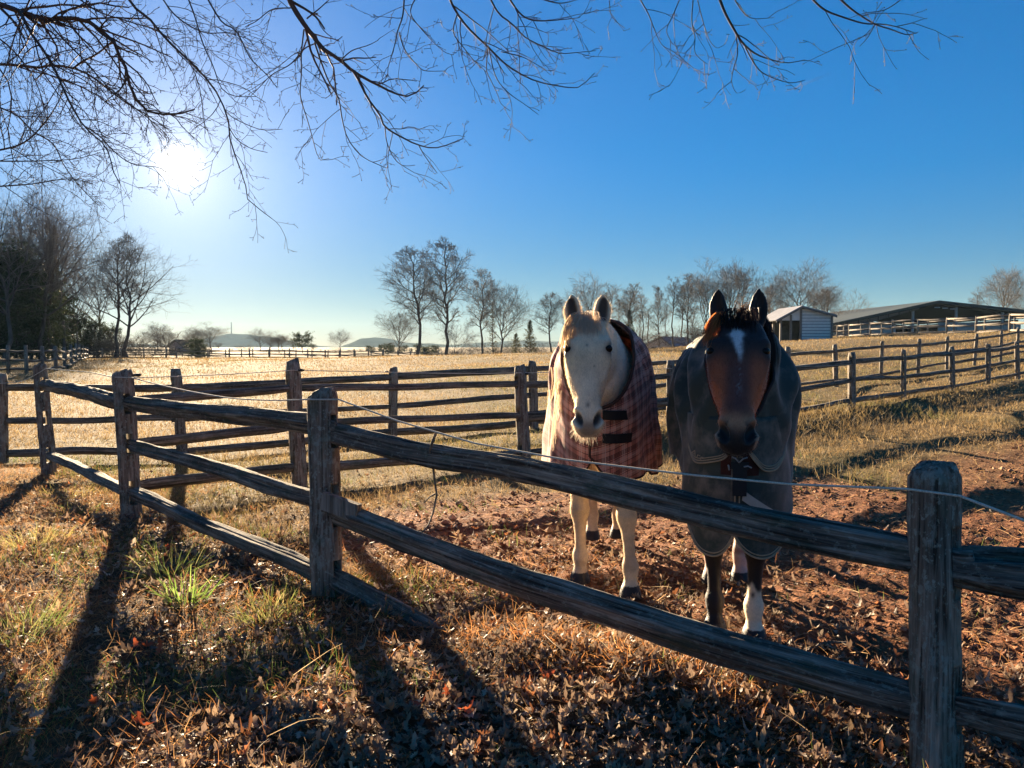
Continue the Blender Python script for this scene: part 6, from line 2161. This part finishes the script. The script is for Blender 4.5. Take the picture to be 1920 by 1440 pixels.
# dark rug
k = NT('dark_green_rug_cloth')
_p = k.n('ShaderNodeNewGeometry').outputs['Position']
uvn = k.n('ShaderNodeUVMap', uv_map='UVMap').outputs[0]
weave = k.noise(k.mapping(uvn, (700, 700, 1)), 1.0, 2)
base = k.mix(k.noise(_p, 5.0, 4, .6), (0.022, 0.034, 0.030), (0.042, 0.056, 0.048))
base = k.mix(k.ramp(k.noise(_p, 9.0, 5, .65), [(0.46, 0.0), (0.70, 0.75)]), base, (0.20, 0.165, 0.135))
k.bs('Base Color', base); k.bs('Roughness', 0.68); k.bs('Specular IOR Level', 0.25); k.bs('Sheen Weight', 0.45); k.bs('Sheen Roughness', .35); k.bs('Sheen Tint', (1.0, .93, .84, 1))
k.bump(weave, 0.2, 0.0015)
M_DRUG = k.m
M_TAN = plain('tan_rug_piping', (0.36, 0.27, 0.18), 0.8, 0.2, 0.15, 40)
M_TAPE = plain('pale_reflective_tape', (0.42, 0.36, 0.29), 0.5, 0.4, 0.1, 20)
M_LINING = plain('maroon_rug_lining', (0.055, 0.020, 0.016), 0.9, 0.1, 0.3, 20)


def hem_b(f, Wd, a):
    if a is None:
        return float(np.interp(f, [-1.6, -1.2, -.6, -.1, .06], [.76, .76, .79, .80, .72]))
    v = (Wd - .108) / .112
    return .425 + .17 * abs(v) ** 2.6


def neck_b(f):
    u = np.clip((f - rug_b.f0) / (rug_b.ff - rug_b.f0), 0, 1)
    return float(rug_b.top - (rug_b.top - 0.985) * u ** 3.0)


def fold_b(P, side):
    x, f, z = P[..., 0], P[..., 1], P[..., 2]
    rad = np.hypot(f + .05, z - 1.42)
    an = np.arctan2(z - 1.52, f + .12)
    d = .044 * np.sin(an * 14 + side * 1.3 + 3 * rad) * np.exp(-((rad - .30) / .24) ** 2) * sstep(.34, .1, f)
    d = d + .022 * np.sin(f * 17 + 1.2 * np.sin(z * 6) + side * .7) * sstep(1.25, .8, z) * sstep(.26, -.05, f)
    d = d + (fbm(np.stack([x * 5 + side * 9, f * 5, z * 4], -1), 3, 67) - .5) * .030
    # drapes running from the neck down and outward over the shoulders
    ph = (np.abs(x) - .34 * (1.42 - z)) * 78 + side * 1.4 + 5 * fbm(np.stack([x * 3, z * 3, f * 0 + side], -1), 2, 69)
    d = d + .0085 * np.sin(ph) * sstep(.86, 1.0, z) * sstep(1.42, 1.25, z) * sstep(.0, .1, f) * sstep(.07, .14, np.abs(x))
    return d * np.clip(np.abs(x) / .06, 0, 1)


rug_b = Rug(bay, dict(f0=.06, ff=.385, W=.270, Wn=.222, top=1.425, zc=1.06, pw=2.3, flare=.12))
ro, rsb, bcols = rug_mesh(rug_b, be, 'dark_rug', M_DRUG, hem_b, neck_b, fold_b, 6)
icol = [i for i, c in enumerate(bcols) if c[2] is not None]
i0 = icol[0] - 1
for side in (-1, 1):
    edge_tube(bay, be, 'neck_binding', [rsb[side][i, 0] + (0, .003, .002) for i in [i0] + icol], .008, M_STRAP, 8)
    fr_cols = [i for i in range(len(bcols)) if bcols[i][0] > .0]
    for dz, r_ in ((0.0, .0045), (.014, .003)):
        edge_tube(bay, be, 'hem_piping', [rsb[side][i, -1] + (0, .006, dz) for i in fr_cols], r_, M_TAN)
for dx in (-.006, .012):
    edge_tube(bay, be, 'front_piping', [rsb[1][-1, j] + (.022 + dx, .006, 0) for j in range(33, 60)], .003, M_TAN)

# the two rounded chest flaps with tan piping
for side, zz in ((-1, [(0, .985), (.015, .965), (.05, .915), (.075, .895), (.12, .880), (.16, .868), (.185, .868), (.20, .89), (.215, .94), (.222, 1.0)]),
                 (1, [(0, .985), (.015, .970), (.045, .925), (.075, .885), (.105, .855), (.14, .848), (.17, .858), (.195, .89), (.212, .94), (.222, 1.0)])):
    bx = np.array([p[0] for p in zz]); bz = np.array([p[1] for p in zz])
    q = np.linspace(0, 1, 46)
    cx = smooth_table(np.linspace(0, 1, len(bx)), bx, q); cz = smooth_table(np.linspace(0, 1, len(bz)), bz, q) - .040
    rows = 12
    top = np.stack([cx, np.maximum(1.04, cz + .02)], -1)
    G_ = np.zeros((46, rows, 3))
    for r_ in range(rows):
        u = r_ / (rows - 1)
        G_[:, r_] = rug_b.front(side * cx, cz * (1 - u) + top[:, 1] * u, .024 - .014 * u)
    idx = np.arange(46 * rows).reshape(46, rows)
    qd = np.stack([idx[:-1, :-1], idx[1:, :-1], idx[1:, 1:], idx[:-1, 1:]], -1).reshape(-1, 4)
    fl = mesh_obj('chest_flap', bay.w(G_).reshape(-1, 3), [qd], M_DRUG, be)
    md = fl.modifiers.new('thickness', 'SOLIDIFY'); md.thickness = .006; md.offset = 0
    for dz, r_ in ((0.0, .0042), (.011, .0034), (.021, .0028)):
        sel = slice(0, 46) if dz < .02 else slice(0, 34)
        pts = rug_b.front(side * cx, cz + dz, .031)
        edge_tube(bay, be, 'flap_piping', pts[sel], r_, M_TAN)
# dark patch standing in for the open gap under the flaps, buckled straps
xs = np.linspace(-.075, .085, 14)
G_ = np.stack([rug_b.front(xs, np.full(14, z_), .013) for z_ in np.linspace(.790, .935, 8)], 1)
idx = np.arange(14 * 8).reshape(14, 8)
mesh_obj('chest_gap_patch', bay.w(G_).reshape(-1, 3), [np.stack([idx[:-1, :-1], idx[1:, :-1], idx[1:, 1:], idx[:-1, 1:]], -1).reshape(-1, 4)], M_LINING, be)
Mb = np.stack([bay.ex, bay.ef, np.array([0, 0, 1.0])], 1)


def strap_box(name, x, z, sx, sz, off, mat, th=.010, rot=0.0):
    c = rug_b.front(np.array(x), np.array(z), off)
    R_ = np.array([[math.cos(rot), 0, -math.sin(rot)], [0, 1, 0], [math.sin(rot), 0, math.cos(rot)]])
    v, f = box(0, 0, 0, sx, th, sz)
    return mesh_obj(name, bay.w(v @ R_.T + c), f, mat, be, smooth=False)


strap_box('chest_strap', .004, .765, .058, .120, .028, M_STRAP)
strap_box('buckle_tab', .004, .836, .075, .030, .028, M_STRAP)
for (x0, z0, x1, z1) in ((-.03, .873, .0, .850), (.0, .850, .034, .873), (-.045, .838, -.040, .815), (.02, .832, .052, .828)):
    a_, b_ = rug_b.front(np.array([x0, (x0 + x1) / 2, x1]), np.array([z0, (z0 + z1) / 2 + .006, z1]), .036), None
    edge_tube(bay, be, 'buckle', a_, .0035, M_STEEL)
for (x0, x1) in ((-.012, -.006), (.004, .004), (.016, .012)):
    edge_tube(bay, be, 'strap_cord', rug_b.front(np.array([x0, (x0 + x1) / 2, x1]), np.array([.92, .895, .868]), .022), .0028, M_TAN)


def tape(name, quad):
    """a flat strip stitched on the rug front: four (x, z) corners"""
    q = np.array(quad)
    g_ = np.zeros((8, 4, 3))
    for i, u in enumerate(np.linspace(0, 1, 8)):
        for j, v in enumerate(np.linspace(0, 1, 4)):
            p = (q[0] * (1 - u) + q[1] * u) * (1 - v) + (q[3] * (1 - u) + q[2] * u) * v
            g_[i, j] = rug_b.front(p[0], p[1], .022)
    ix = np.arange(32).reshape(8, 4)
    return mesh_obj(name, bay.w(g_).reshape(-1, 3), [np.stack([ix[:-1, :-1], ix[1:, :-1], ix[1:, 1:], ix[:-1, 1:]], -1).reshape(-1, 4)], M_TAPE, be)


tape('reflective_tape', [(-.215, .535), (-.06, .615), (-.055, .660), (-.215, .585)])
tape('reflective_tape', [(.015, .685), (.150, .595), (.150, .635), (.02, .730)])


def writing(name, text, x, z, size, rot, mat, off):
    cu = bpy.data.curves.new('lettering', 'FONT'); cu.body = text; cu.size = size; cu.extrude = 0.0; cu.align_x = 'CENTER'
    to = bpy.data.objects.new('lettering', cu); C.objects.link(to)
    dg = bpy.context.evaluated_depsgraph_get()
    me = bpy.data.meshes.new_from_object(to.evaluated_get(dg))
    bpy.data.objects.remove(to)
    n_ = len(me.vertices); v = np.empty(n_ * 3, np.float32); me.vertices.foreach_get('co', v); v = v.reshape(-1, 3)
    cr, sr = math.cos(rot), math.sin(rot)
    X = x + v[:, 0] * cr - v[:, 1] * sr; Z = z + v[:, 0] * sr + v[:, 1] * cr
    w_ = bay.w(rug_b.front(X, Z, off))
    me.vertices.foreach_set('co', w_.astype(np.float32).ravel()); me.materials.clear(); me.materials.append(mat); me.update()
    return link(bpy.data.objects.new(name, me), be)


writing('embroidered_lettering', 'Arc', -.178, .848, .040, -.35, M_TAN, .036)
# ------------------------------------------------------------------ ground cover
k = NT('fallen_leaf')
_c = k.attr('col').outputs['Color']
k.bs('Base Color', _c); k.bs('Roughness', 0.6); k.bs('Specular IOR Level', 0.35)
k.backlit(_c, 0.30)
M_LEAF = k.m
k = NT('dry_grass_blades')
_c = k.attr('col').outputs['Color']
k.bs('Base Color', _c); k.bs('Roughness', 0.6)
k.backlit(_c, 0.55)
M_GRASS = k.m
k = NT('pasture_blades')
_c = k.attr('col').outputs['Color']
k.bs('Base Color', _c); k.bs('Roughness', 0.7)
k.backlit(_c, 0.38)
M_PASTURE = k.m
g = np.random.default_rng(77)


def oak_leaf_shape():
    """outline of a lobed oak leaf: points down the midrib with a left and a right edge"""
    t = np.array([0, .12, .22, .34, .44, .56, .66, .78, .90, 1.0])
    w_ = np.array([.02, .05, .20, .09, .30, .11, .30, .12, .16, .0])
    return t, w_


def leaves(pos, size, yaw, tilt_v, curl, col, dens_tip=1.0):
    n = len(pos)
    t, w_ = oak_leaf_shape()
    m = len(t)
    s = size[:, None]
    # leaf frame: along, across, normal
    ca, sa = np.cos(yaw), np.sin(yaw)
    along = np.stack([ca, sa, np.zeros(n)], -1)
    across = np.stack([-sa, ca, np.zeros(n)], -1)
    nrm = np.tile(np.array([0, 0, 1.0]), (n, 1))
    # tilt by a random rotation
    ax = norm(g.normal(0, 1, (n, 3)) * np.array([1, 1, .15])); an = tilt_v

    def rot(v):
        c, s_ = np.cos(an)[:, None], np.sin(an)[:, None]
        return v * c + np.cross(ax, v) * s_ + ax * (ax * v).sum(1, keepdims=True) * (1 - c)
    along, across, nrm = rot(along), rot(across), rot(nrm)
    jit = 1 + g.normal(0, .18, (n, m, 2))
    tt = (t - .5)[None] * s
    lift = (curl[:, None] * ((t - .5)[None] ** 2) * 2.4) * s
    mid = pos[:, None] + along[:, None] * tt[..., None] + nrm[:, None] * lift[..., None]
    wl = w_[None] * s * jit[..., 0] * .9; wr = w_[None] * s * jit[..., 1] * .9
    cup = g.normal(.35, .5, n)[:, None]
    L_ = mid - across[:, None] * wl[..., None] + nrm[:, None] * (cup * wl)[..., None]
    R_ = mid + across[:, None] * wr[..., None] + nrm[:, None] * (cup * wr)[..., None]
    V = np.stack([L_, mid, R_], 2).reshape(-1, 3)
    idx = np.arange(n * m * 3).reshape(n, m, 3)
    q = np.concatenate([np.stack([idx[:, :-1, a], idx[:, :-1, a + 1], idx[:, 1:, a + 1], idx[:, 1:, a]], -1).reshape(-1, 4) for a in (0, 1)])
    c = np.repeat(col, m * 3, 0)
    return V, [q], np.concatenate([c, np.ones((len(c), 1))], 1)


def pick(n, xr, yr, prob, bias=1.0):
    out = np.zeros((0, 2))
    while len(out) < n:
        m = n * 4
        x = g.uniform(*xr, m); y = yr[0] + (yr[1] - yr[0]) * g.random(m) ** bias
        # only what the camera, or one a step aside, could see
        keep = (np.abs(x) < (y + 1.0) * .80 + .6) & (g.random(m) < prob(x, y))
        out = np.concatenate([out, np.stack([x, y], -1)[keep]])
    return out[:n]


def palette(n, cols, wts, var=.25):
    c = np.array(cols)[g.choice(len(cols), n, p=np.array(wts) / np.sum(wts))]
    return np.clip(c * (1 + g.normal(0, var, (n, 1))), .005, .8)


LEAF_COLS = [(.27, .185, .125), (.34, .23, .14), (.17, .115, .08), (.34, .14, .06), (.42, .33, .24), (.09, .06, .045)]
# fallen leaves
nL = 22000


def p_leaf(x, y):
    sd = fence_side(x, y)
    pn = fbm(np.stack([x * 1.1, y * 1.1, x * 0], -1), 3, 90)
    inside = np.exp(-np.clip(sd, 0, 9) / .75)
    p = np.where(sd > 0, inside, 1.0) * (.35 + .9 * sstep(.35, .65, pn))
    # thick under the middle of the near fence, thinner out to the left
    return np.clip(p * np.where(x < -.9, .70, 1.0) * (.35 + .65 * np.exp(-np.clip(y - 3.2, 0, 9) / 2.2)), 0, 1)


pp = pick(nL, (-5, 4.5), (1.2, 8.5), p_leaf, 1.25)
zz = ground_z(pp[:, 0], pp[:, 1])
tilt_v = np.abs(g.normal(0, .24, nL))
V, F, Cc = leaves(np.concatenate([pp, (zz + .008 + .02 * g.random(nL) + .02 * tilt_v)[:, None]], 1), g.uniform(.022, .068, nL), g.uniform(0, 6.28, nL), tilt_v, g.normal(.5, .5, nL), palette(nL, LEAF_COLS, [5, 4, 3.5, 1.7, 1.6, 1.5]))
lv = mesh_obj('leaf_litter', V, F, M_LEAF, attrs={'col': Cc}, smooth=False)
tag(lv, kind='stuff')
# the few bright ones that catch the sun
RED = [(838, 1305, 2.85), (880, 1318, 2.75), (790, 1345, 2.75), (1020, 1215, 3.0), (1290, 1200, 3.2), (1300, 1375, 2.4), (1195, 1360, 2.5), (1100, 1385, 2.45), (255, 1245, 3.3), (275, 1240, 3.3), (300, 1235, 3.3),
       (250, 1370, 2.7), (265, 1385, 2.65), (1540, 1240, 2.75), (318, 1010, 4.9), (180, 1330, 2.8)]
for i, (px, py, d) in enumerate(RED):
    b = at(px, py, d); b[2] = gz(b) + .045
    V, F, Cc = leaves(b[None], np.array([g.uniform(.06, .09)]), np.array([g.uniform(0, 6.28)]), np.array([g.uniform(.5, 1.2)]), np.array([.6]), np.array([[.36, .085, .032]]) * (1 + g.normal(0, .15)))
    tag(mesh_obj('oak_leaf', V, F, M_LEAF, attrs={'col': Cc}, smooth=False), 'bright red-orange oak leaf standing on edge in the leaf litter', 'leaf', 'bright red oak leaves in the litter')


def blades(pos, L_, width, lean, col, n=4, droop=.5, jit=.15, dirn=None):
    m = len(pos)
    az = g.uniform(0, 6.28, m) if dirn is None else dirn
    d0 = np.stack([np.cos(az) * np.sin(lean), np.sin(az) * np.sin(lean), np.cos(lean)], -1)
    P = np.empty((m, n, 3)); P[:, 0] = pos
    d = d0; st = (L_ / (n - 1))[:, None]
    for i in range(1, n):
        P[:, i] = P[:, i - 1] + d * st
        d = norm(d + np.array([0, 0, -droop * 2 / n]) + g.normal(0, jit, d.shape) / math.sqrt(n))
    # never bury a blade under the soil
    W_ = width[:, None] * np.linspace(1, .2, n)[None]
    side = norm(np.cross(d0, g.normal(0, 1, (m, 3))))
    V, F = ribbons(P, W_, side)
    c = np.repeat(col, n * 2, 0)
    return V, F, np.concatenate([c, np.ones((len(c), 1))], 1)


# dead grass and straw of the foreground, matted and bent over
mb = MB()
nS = 80000


def p_straw(x, y):
    sd = fence_side(x, y)
    pn = fbm(np.stack([x * .9 + 5, y * .9, x * 0], -1), 3, 93)
    dd, t = seg_dist(x, y, F1[1], F1[0])
    ridge = np.exp(-(dd / .22) ** 2) * sstep(.2, .4, t)
    p = (.08 + .75 * sstep(.46, .64, pn)) * np.where(sd > .15, np.exp(-np.clip(sd, 0, 9) / 1.0) * .7, 1.0)
    p = p + np.where(x < -.5, .45, .08) * (sd < .5)
    return np.clip(p + ridge * 1.0, 0, 1)


pp = pick(nS, (-6, 4.5), (1.2, 9.0), p_straw, 1.2)
zz = ground_z(pp[:, 0], pp[:, 1])
dd, t = seg_dist(pp[:, 0], pp[:, 1], F1[1], F1[0])
ridge = np.exp(-(dd / .25) ** 2) * sstep(.2, .4, t)
orange = np.clip(ridge + .55 * (fbm(np.stack([pp[:, 0] * 1.6, pp[:, 1] * 1.6, pp[:, 0] * 0 + 3], -1), 2, 95) > .56), 0, 1) * (pp[:, 1] < 5)
c0 = palette(nS, [(.36, .21, .095), (.30, .165, .07), (.45, .31, .15), (.17, .105, .06), (.38, .16, .06)], [4, 3, 2, 2, 2], .2)
c1 = palette(nS, [(.56, .235, .075), (.42, .165, .055), (.62, .33, .12)], [4, 3, 2], .2)
cc = c0 + (c1 - c0) * (orange * .8)[:, None]
V, F, Cc = blades(np.concatenate([pp, zz[:, None]], 1), g.uniform(.03, .12, nS), g.uniform(.0016, .0032, nS), np.abs(g.normal(.95, .4, nS)), cc, 4, .45, .35)
mb.add(V, F, col=Cc)
# loose stalks lying on top
nS = 600
pp = pick(nS, (-5, 4), (1.2, 7.5), p_straw, 1.1)
zz = ground_z(pp[:, 0], pp[:, 1]) + .03
V, F, Cc = blades(np.concatenate([pp, zz[:, None]], 1), g.uniform(.12, .32, nS), g.uniform(.0016, .003, nS), g.uniform(1.0, 1.55, nS), palette(nS, [(.42, .33, .2), (.3, .22, .13)], [1, 1]), 5, .25, .18)
mb.add(V, F, col=Cc)
tag(mb.obj('dead_grass', M_GRASS), kind='stuff')

# low green growth between the leaves
mb = MB()
nG = 7500


def p_green(x, y):
    sd = fence_side(x, y)
    pn = fbm(np.stack([x * 1.7 + 50, y * 1.7, x * 0], -1), 3, 97)
    return np.clip(sstep(.56, .68, pn) * (.4 + .6 * (x < 0)) * np.where(sd > .6, .3, 1), 0, 1)


pp = pick(nG, (-7, 4), (1.3, 10), p_green, 1.2)
zz = ground_z(pp[:, 0], pp[:, 1])
V, F, Cc = blades(np.concatenate([pp, zz[:, None]], 1), g.uniform(.04, .11, nG), g.uniform(.002, .0045, nG), np.abs(g.normal(.6, .35, nG)), palette(nG, [(.10, .145, .035), (.16, .19, .05), (.07, .105, .03)], [3, 2, 2], .2), 3, .3, .15)
tag(mb.obj('green_grass', M_GRASS) if False else mesh_obj('green_grass', V, F, M_GRASS, attrs={'col': Cc}), kind='stuff')

# tufts of green grass, each a plant of its own
TUFTS = [(318, 1060, 4.45, .20, .14, 150, 0, 'fine green grass tuft left of the centre post, the farther of a pair'),
         (345, 1118, 3.95, .20, .11, 70, 1, 'broad-bladed green tuft just below the fine one, left of the centre post'),
         (505, 1150, 3.75, .17, .13, 150, 2, 'yellow-green grass tuft close to the foot of the centre post'),
         (45, 1190, 3.55, .22, .16, 190, 0, 'dense green grass tuft at the left edge of the picture'),
         (70, 1000, 5.2, .13, .22, 220, 3, 'low yellow sunlit grass patch near the left edge, below the fence'),
         (140, 945, 6.2, .15, .16, 130, 0, 'small green tuft in front of the second post from the left'),
         (130, 915, 7.0, .13, .20, 160, 3, 'yellowish grass patch at the foot of the lowest rail, far left'),
         (880, 1270, 3.05, .06, .06, 40, 2, 'tiny green sprig in the leaves under the end of the bottom rail'),
         (375, 1285, 3.0, .07, .08, 60, 2, 'small pale green seedling clump in the sunlit straw, lower left')]
for px, py, d, L_, r_, n_, kind_, lab in TUFTS:
    b = at(px, py, d); b[2] = gz(b)
    a = g.uniform(0, 6.28, n_); rr = r_ * np.sqrt(g.random(n_))
    p = np.stack([b[0] + np.cos(a) * rr, b[1] + np.sin(a) * rr, np.zeros(n_)], -1)
    p[:, 2] = ground_z(p[:, 0], p[:, 1])
    cols = [[(.11, .17, .035), (.18, .23, .06), (.25, .24, .09)], [(.14, .22, .045), (.20, .27, .07)], [(.22, .23, .07), (.14, .17, .04), (.34, .29, .12)], [(.38, .34, .10), (.30, .29, .09), (.42, .33, .15)]][kind_]
    w_ = {0: (.0025, .004), 1: (.007, .011), 2: (.003, .005), 3: (.002, .004)}[kind_]
    V, F, Cc = blades(p, g.uniform(.5, 1.1, n_) * L_, g.uniform(*w_, n_), np.abs(g.normal(.45, .28, n_)) + rr / r_ * .25, palette(n_, cols, np.ones(len(cols)), .15), 5, .45, .10, dirn=a + g.normal(0, .5, n_))
    e = empty('grass_tuft', b, lab, 'grass tuft')
    o = mesh_obj('blades', V, F, M_GRASS, e, attrs={'col': Cc})
    o['kind'] = 'stuff'

# clods, pebbles and litter in the trodden paddock
mb = MB()
nC = 9000
pp = pick(nC, (-1.5, 9), (2.8, 12), lambda x, y: dirt_mask(x, y) * (.25 + .75 * sstep(.4, .65, fbm(np.stack([x * 1.3, y * 1.3, x * 0], -1), 2, 55))), 1.3)
zz = ground_z(pp[:, 0], pp[:, 1])
octa = np.array([[1, 0, 0], [-1, 0, 0], [0, 1, 0], [0, -1, 0], [0, 0, 1], [0, 0, -1.0]])
of = np.array([[0, 2, 4], [2, 1, 4], [1, 3, 4], [3, 0, 4], [2, 0, 5], [1, 2, 5], [3, 1, 5], [0, 3, 5]])
s_ = g.lognormal(-4.75, .55, nC).clip(.003, .036)
Vc = octa[None] * s_[:, None, None] * (1 + g.normal(0, .28, (nC, 6, 3))) * np.array([1.1, 1.1, .75])
az = g.uniform(0, 6.28, nC); R_ = np.stack([np.stack([np.cos(az), -np.sin(az), az * 0], -1), np.stack([np.sin(az), np.cos(az), az * 0], -1), np.stack([az * 0, az * 0, az * 0 + 1], -1)], 1)
Vc = np.einsum('nij,nkj->nki', R_, Vc) + np.concatenate([pp, (zz + s_ * .35)[:, None]], 1)[:, None]
Fc = (np.arange(nC)[:, None, None] * 6 + of[None]).reshape(-1, 3)
cc = palette(nC, [(.24, .11, .055), (.32, .16, .085), (.14, .065, .038), (.36, .22, .13)], [4, 3, 3, 1], .2)
cc = np.concatenate([np.repeat(cc, 6, 0), np.ones((nC * 6, 1))], 1)
k = NT('red_clay_clod')
k.bs('Base Color', k.attr('col').outputs['Color']); k.bs('Roughness', .95); k.bs('Specular IOR Level', .1)
tag(mesh_obj('dirt_clods', Vc.reshape(-1, 3), [Fc], k.m, attrs={'col': cc}, smooth=False), kind='stuff')
mb = MB()
nS = 9000
pp = pick(nS, (-2, 9), (2.8, 13), lambda x, y: np.clip(dirt_mask(x, y) + .1, 0, 1), 1.3)
zz = ground_z(pp[:, 0], pp[:, 1]) + .012
V, F, Cc = blades(np.concatenate([pp, zz[:, None]], 1), g.uniform(.03, .11, nS), g.uniform(.0018, .004, nS), g.uniform(1.1, 1.55, nS), palette(nS, [(.46, .30, .16), (.34, .20, .10), (.24, .14, .08)], [1, 1, 1]), 3, .1, .25)
tag(mesh_obj('straw_bits', V, F, M_GRASS, attrs={'col': Cc}), kind='stuff')
nL = 1600
pp = pick(nL, (-2, 6), (2.6, 8), lambda x, y: np.clip(np.exp(-np.clip(fence_side(x, y), 0, 9) / 1.6) * (fence_side(x, y) > 0), 0, 1), 1.2)
zz = ground_z(pp[:, 0], pp[:, 1])
tv = np.abs(g.normal(0, .35, nL))
V, F, Cc = leaves(np.concatenate([pp, (zz + .012 + .02 * tv)[:, None]], 1), g.uniform(.02, .055, nL), g.uniform(0, 6.28, nL), tv, g.normal(.5, .5, nL), palette(nL, LEAF_COLS, [4, 4, 4, 2, 1.5, 3]))
tag(mesh_obj('paddock_leaves', V, F, M_LEAF, attrs={'col': Cc}, smooth=False), kind='stuff')

# winter pasture: blades thinning out and growing coarser with distance
nP = 210000
r = np.exp(g.uniform(math.log(4.2), math.log(120), nP * 2))
th = g.uniform(-.72, .72, nP * 2)
x = r * np.sin(th); y = r * np.cos(th)
sd = fence_side(x, y)
dm = dirt_mask(x, y)
pn = fbm(np.stack([x * .5, y * .5, x * 0], -1), 3, 71)
keep = (sd > .1) & (g.random(nP * 2) > dm * 1.1) & (g.random(nP * 2) < .45 + .9 * sstep(.35, .6, pn))
x, y, r = x[keep][:nP], y[keep][:nP], r[keep][:nP]
m = len(x)
z = ground_z(x, y)
gr = sstep(.50, .66, fbm(np.stack([x * .28, y * .28, x * 0 + 9], -1), 3, 73)) * (1 - sstep(25, 60, r) * .6)
bank = np.exp(-(line_dist(x, y, CB) / .8) ** 2)
gr = np.clip(gr + bank * .35, 0, 1)
cs = palette(m, [(.33, .225, .10), (.25, .165, .075), (.40, .29, .145), (.18, .12, .06)], [4, 3, 2, 2], .18)
cg = palette(m, [(.135, .145, .045), (.18, .18, .065), (.10, .115, .04)], [3, 2, 2], .18)
cc = cs + (cg - cs) * (gr * g.random(m))[:, None]
hgt = g.uniform(.045, .11, m) * (1 + .6 * bank + .5 * sstep(.6, .75, fbm(np.stack([x * .9, y * .9, x * 0], -1), 2, 75))) * (1 + r * .006)
V, F, Cc = blades(np.stack([x, y, z - .005], -1), hgt, np.maximum(.0026, r * .00052) * g.uniform(.7, 1.4, m), np.abs(g.normal(.65, .38, m)), cc, 3, .45, .2)
tag(mesh_obj('pasture_grass', V, F, M_PASTURE, attrs={'col': Cc}), kind='stuff')
# ------------------------------------------------------------------ haze
HZ0 = float(gV[:, 2].min()) - 1.0
hz = box(0, 1330, (HZ0 + 80) / 2, 12000, 2740, 80 - HZ0)
k = NT('thin_winter_haze')
k.t.nodes.remove(k.b)
pv = k.n('ShaderNodeVolumePrincipled')
pv.inputs['Color'].default_value = (0.55, 0.80, 1.0, 1)
pv.inputs['Density'].default_value = HAZE_DENSITY
pv.inputs['Anisotropy'].default_value = 0.1
k.t.links.new(pv.outputs[0], k.out.inputs['Volume'])
haze = mesh_obj('haze', *hz, k.m, smooth=False)
tag(haze, kind='stuff')
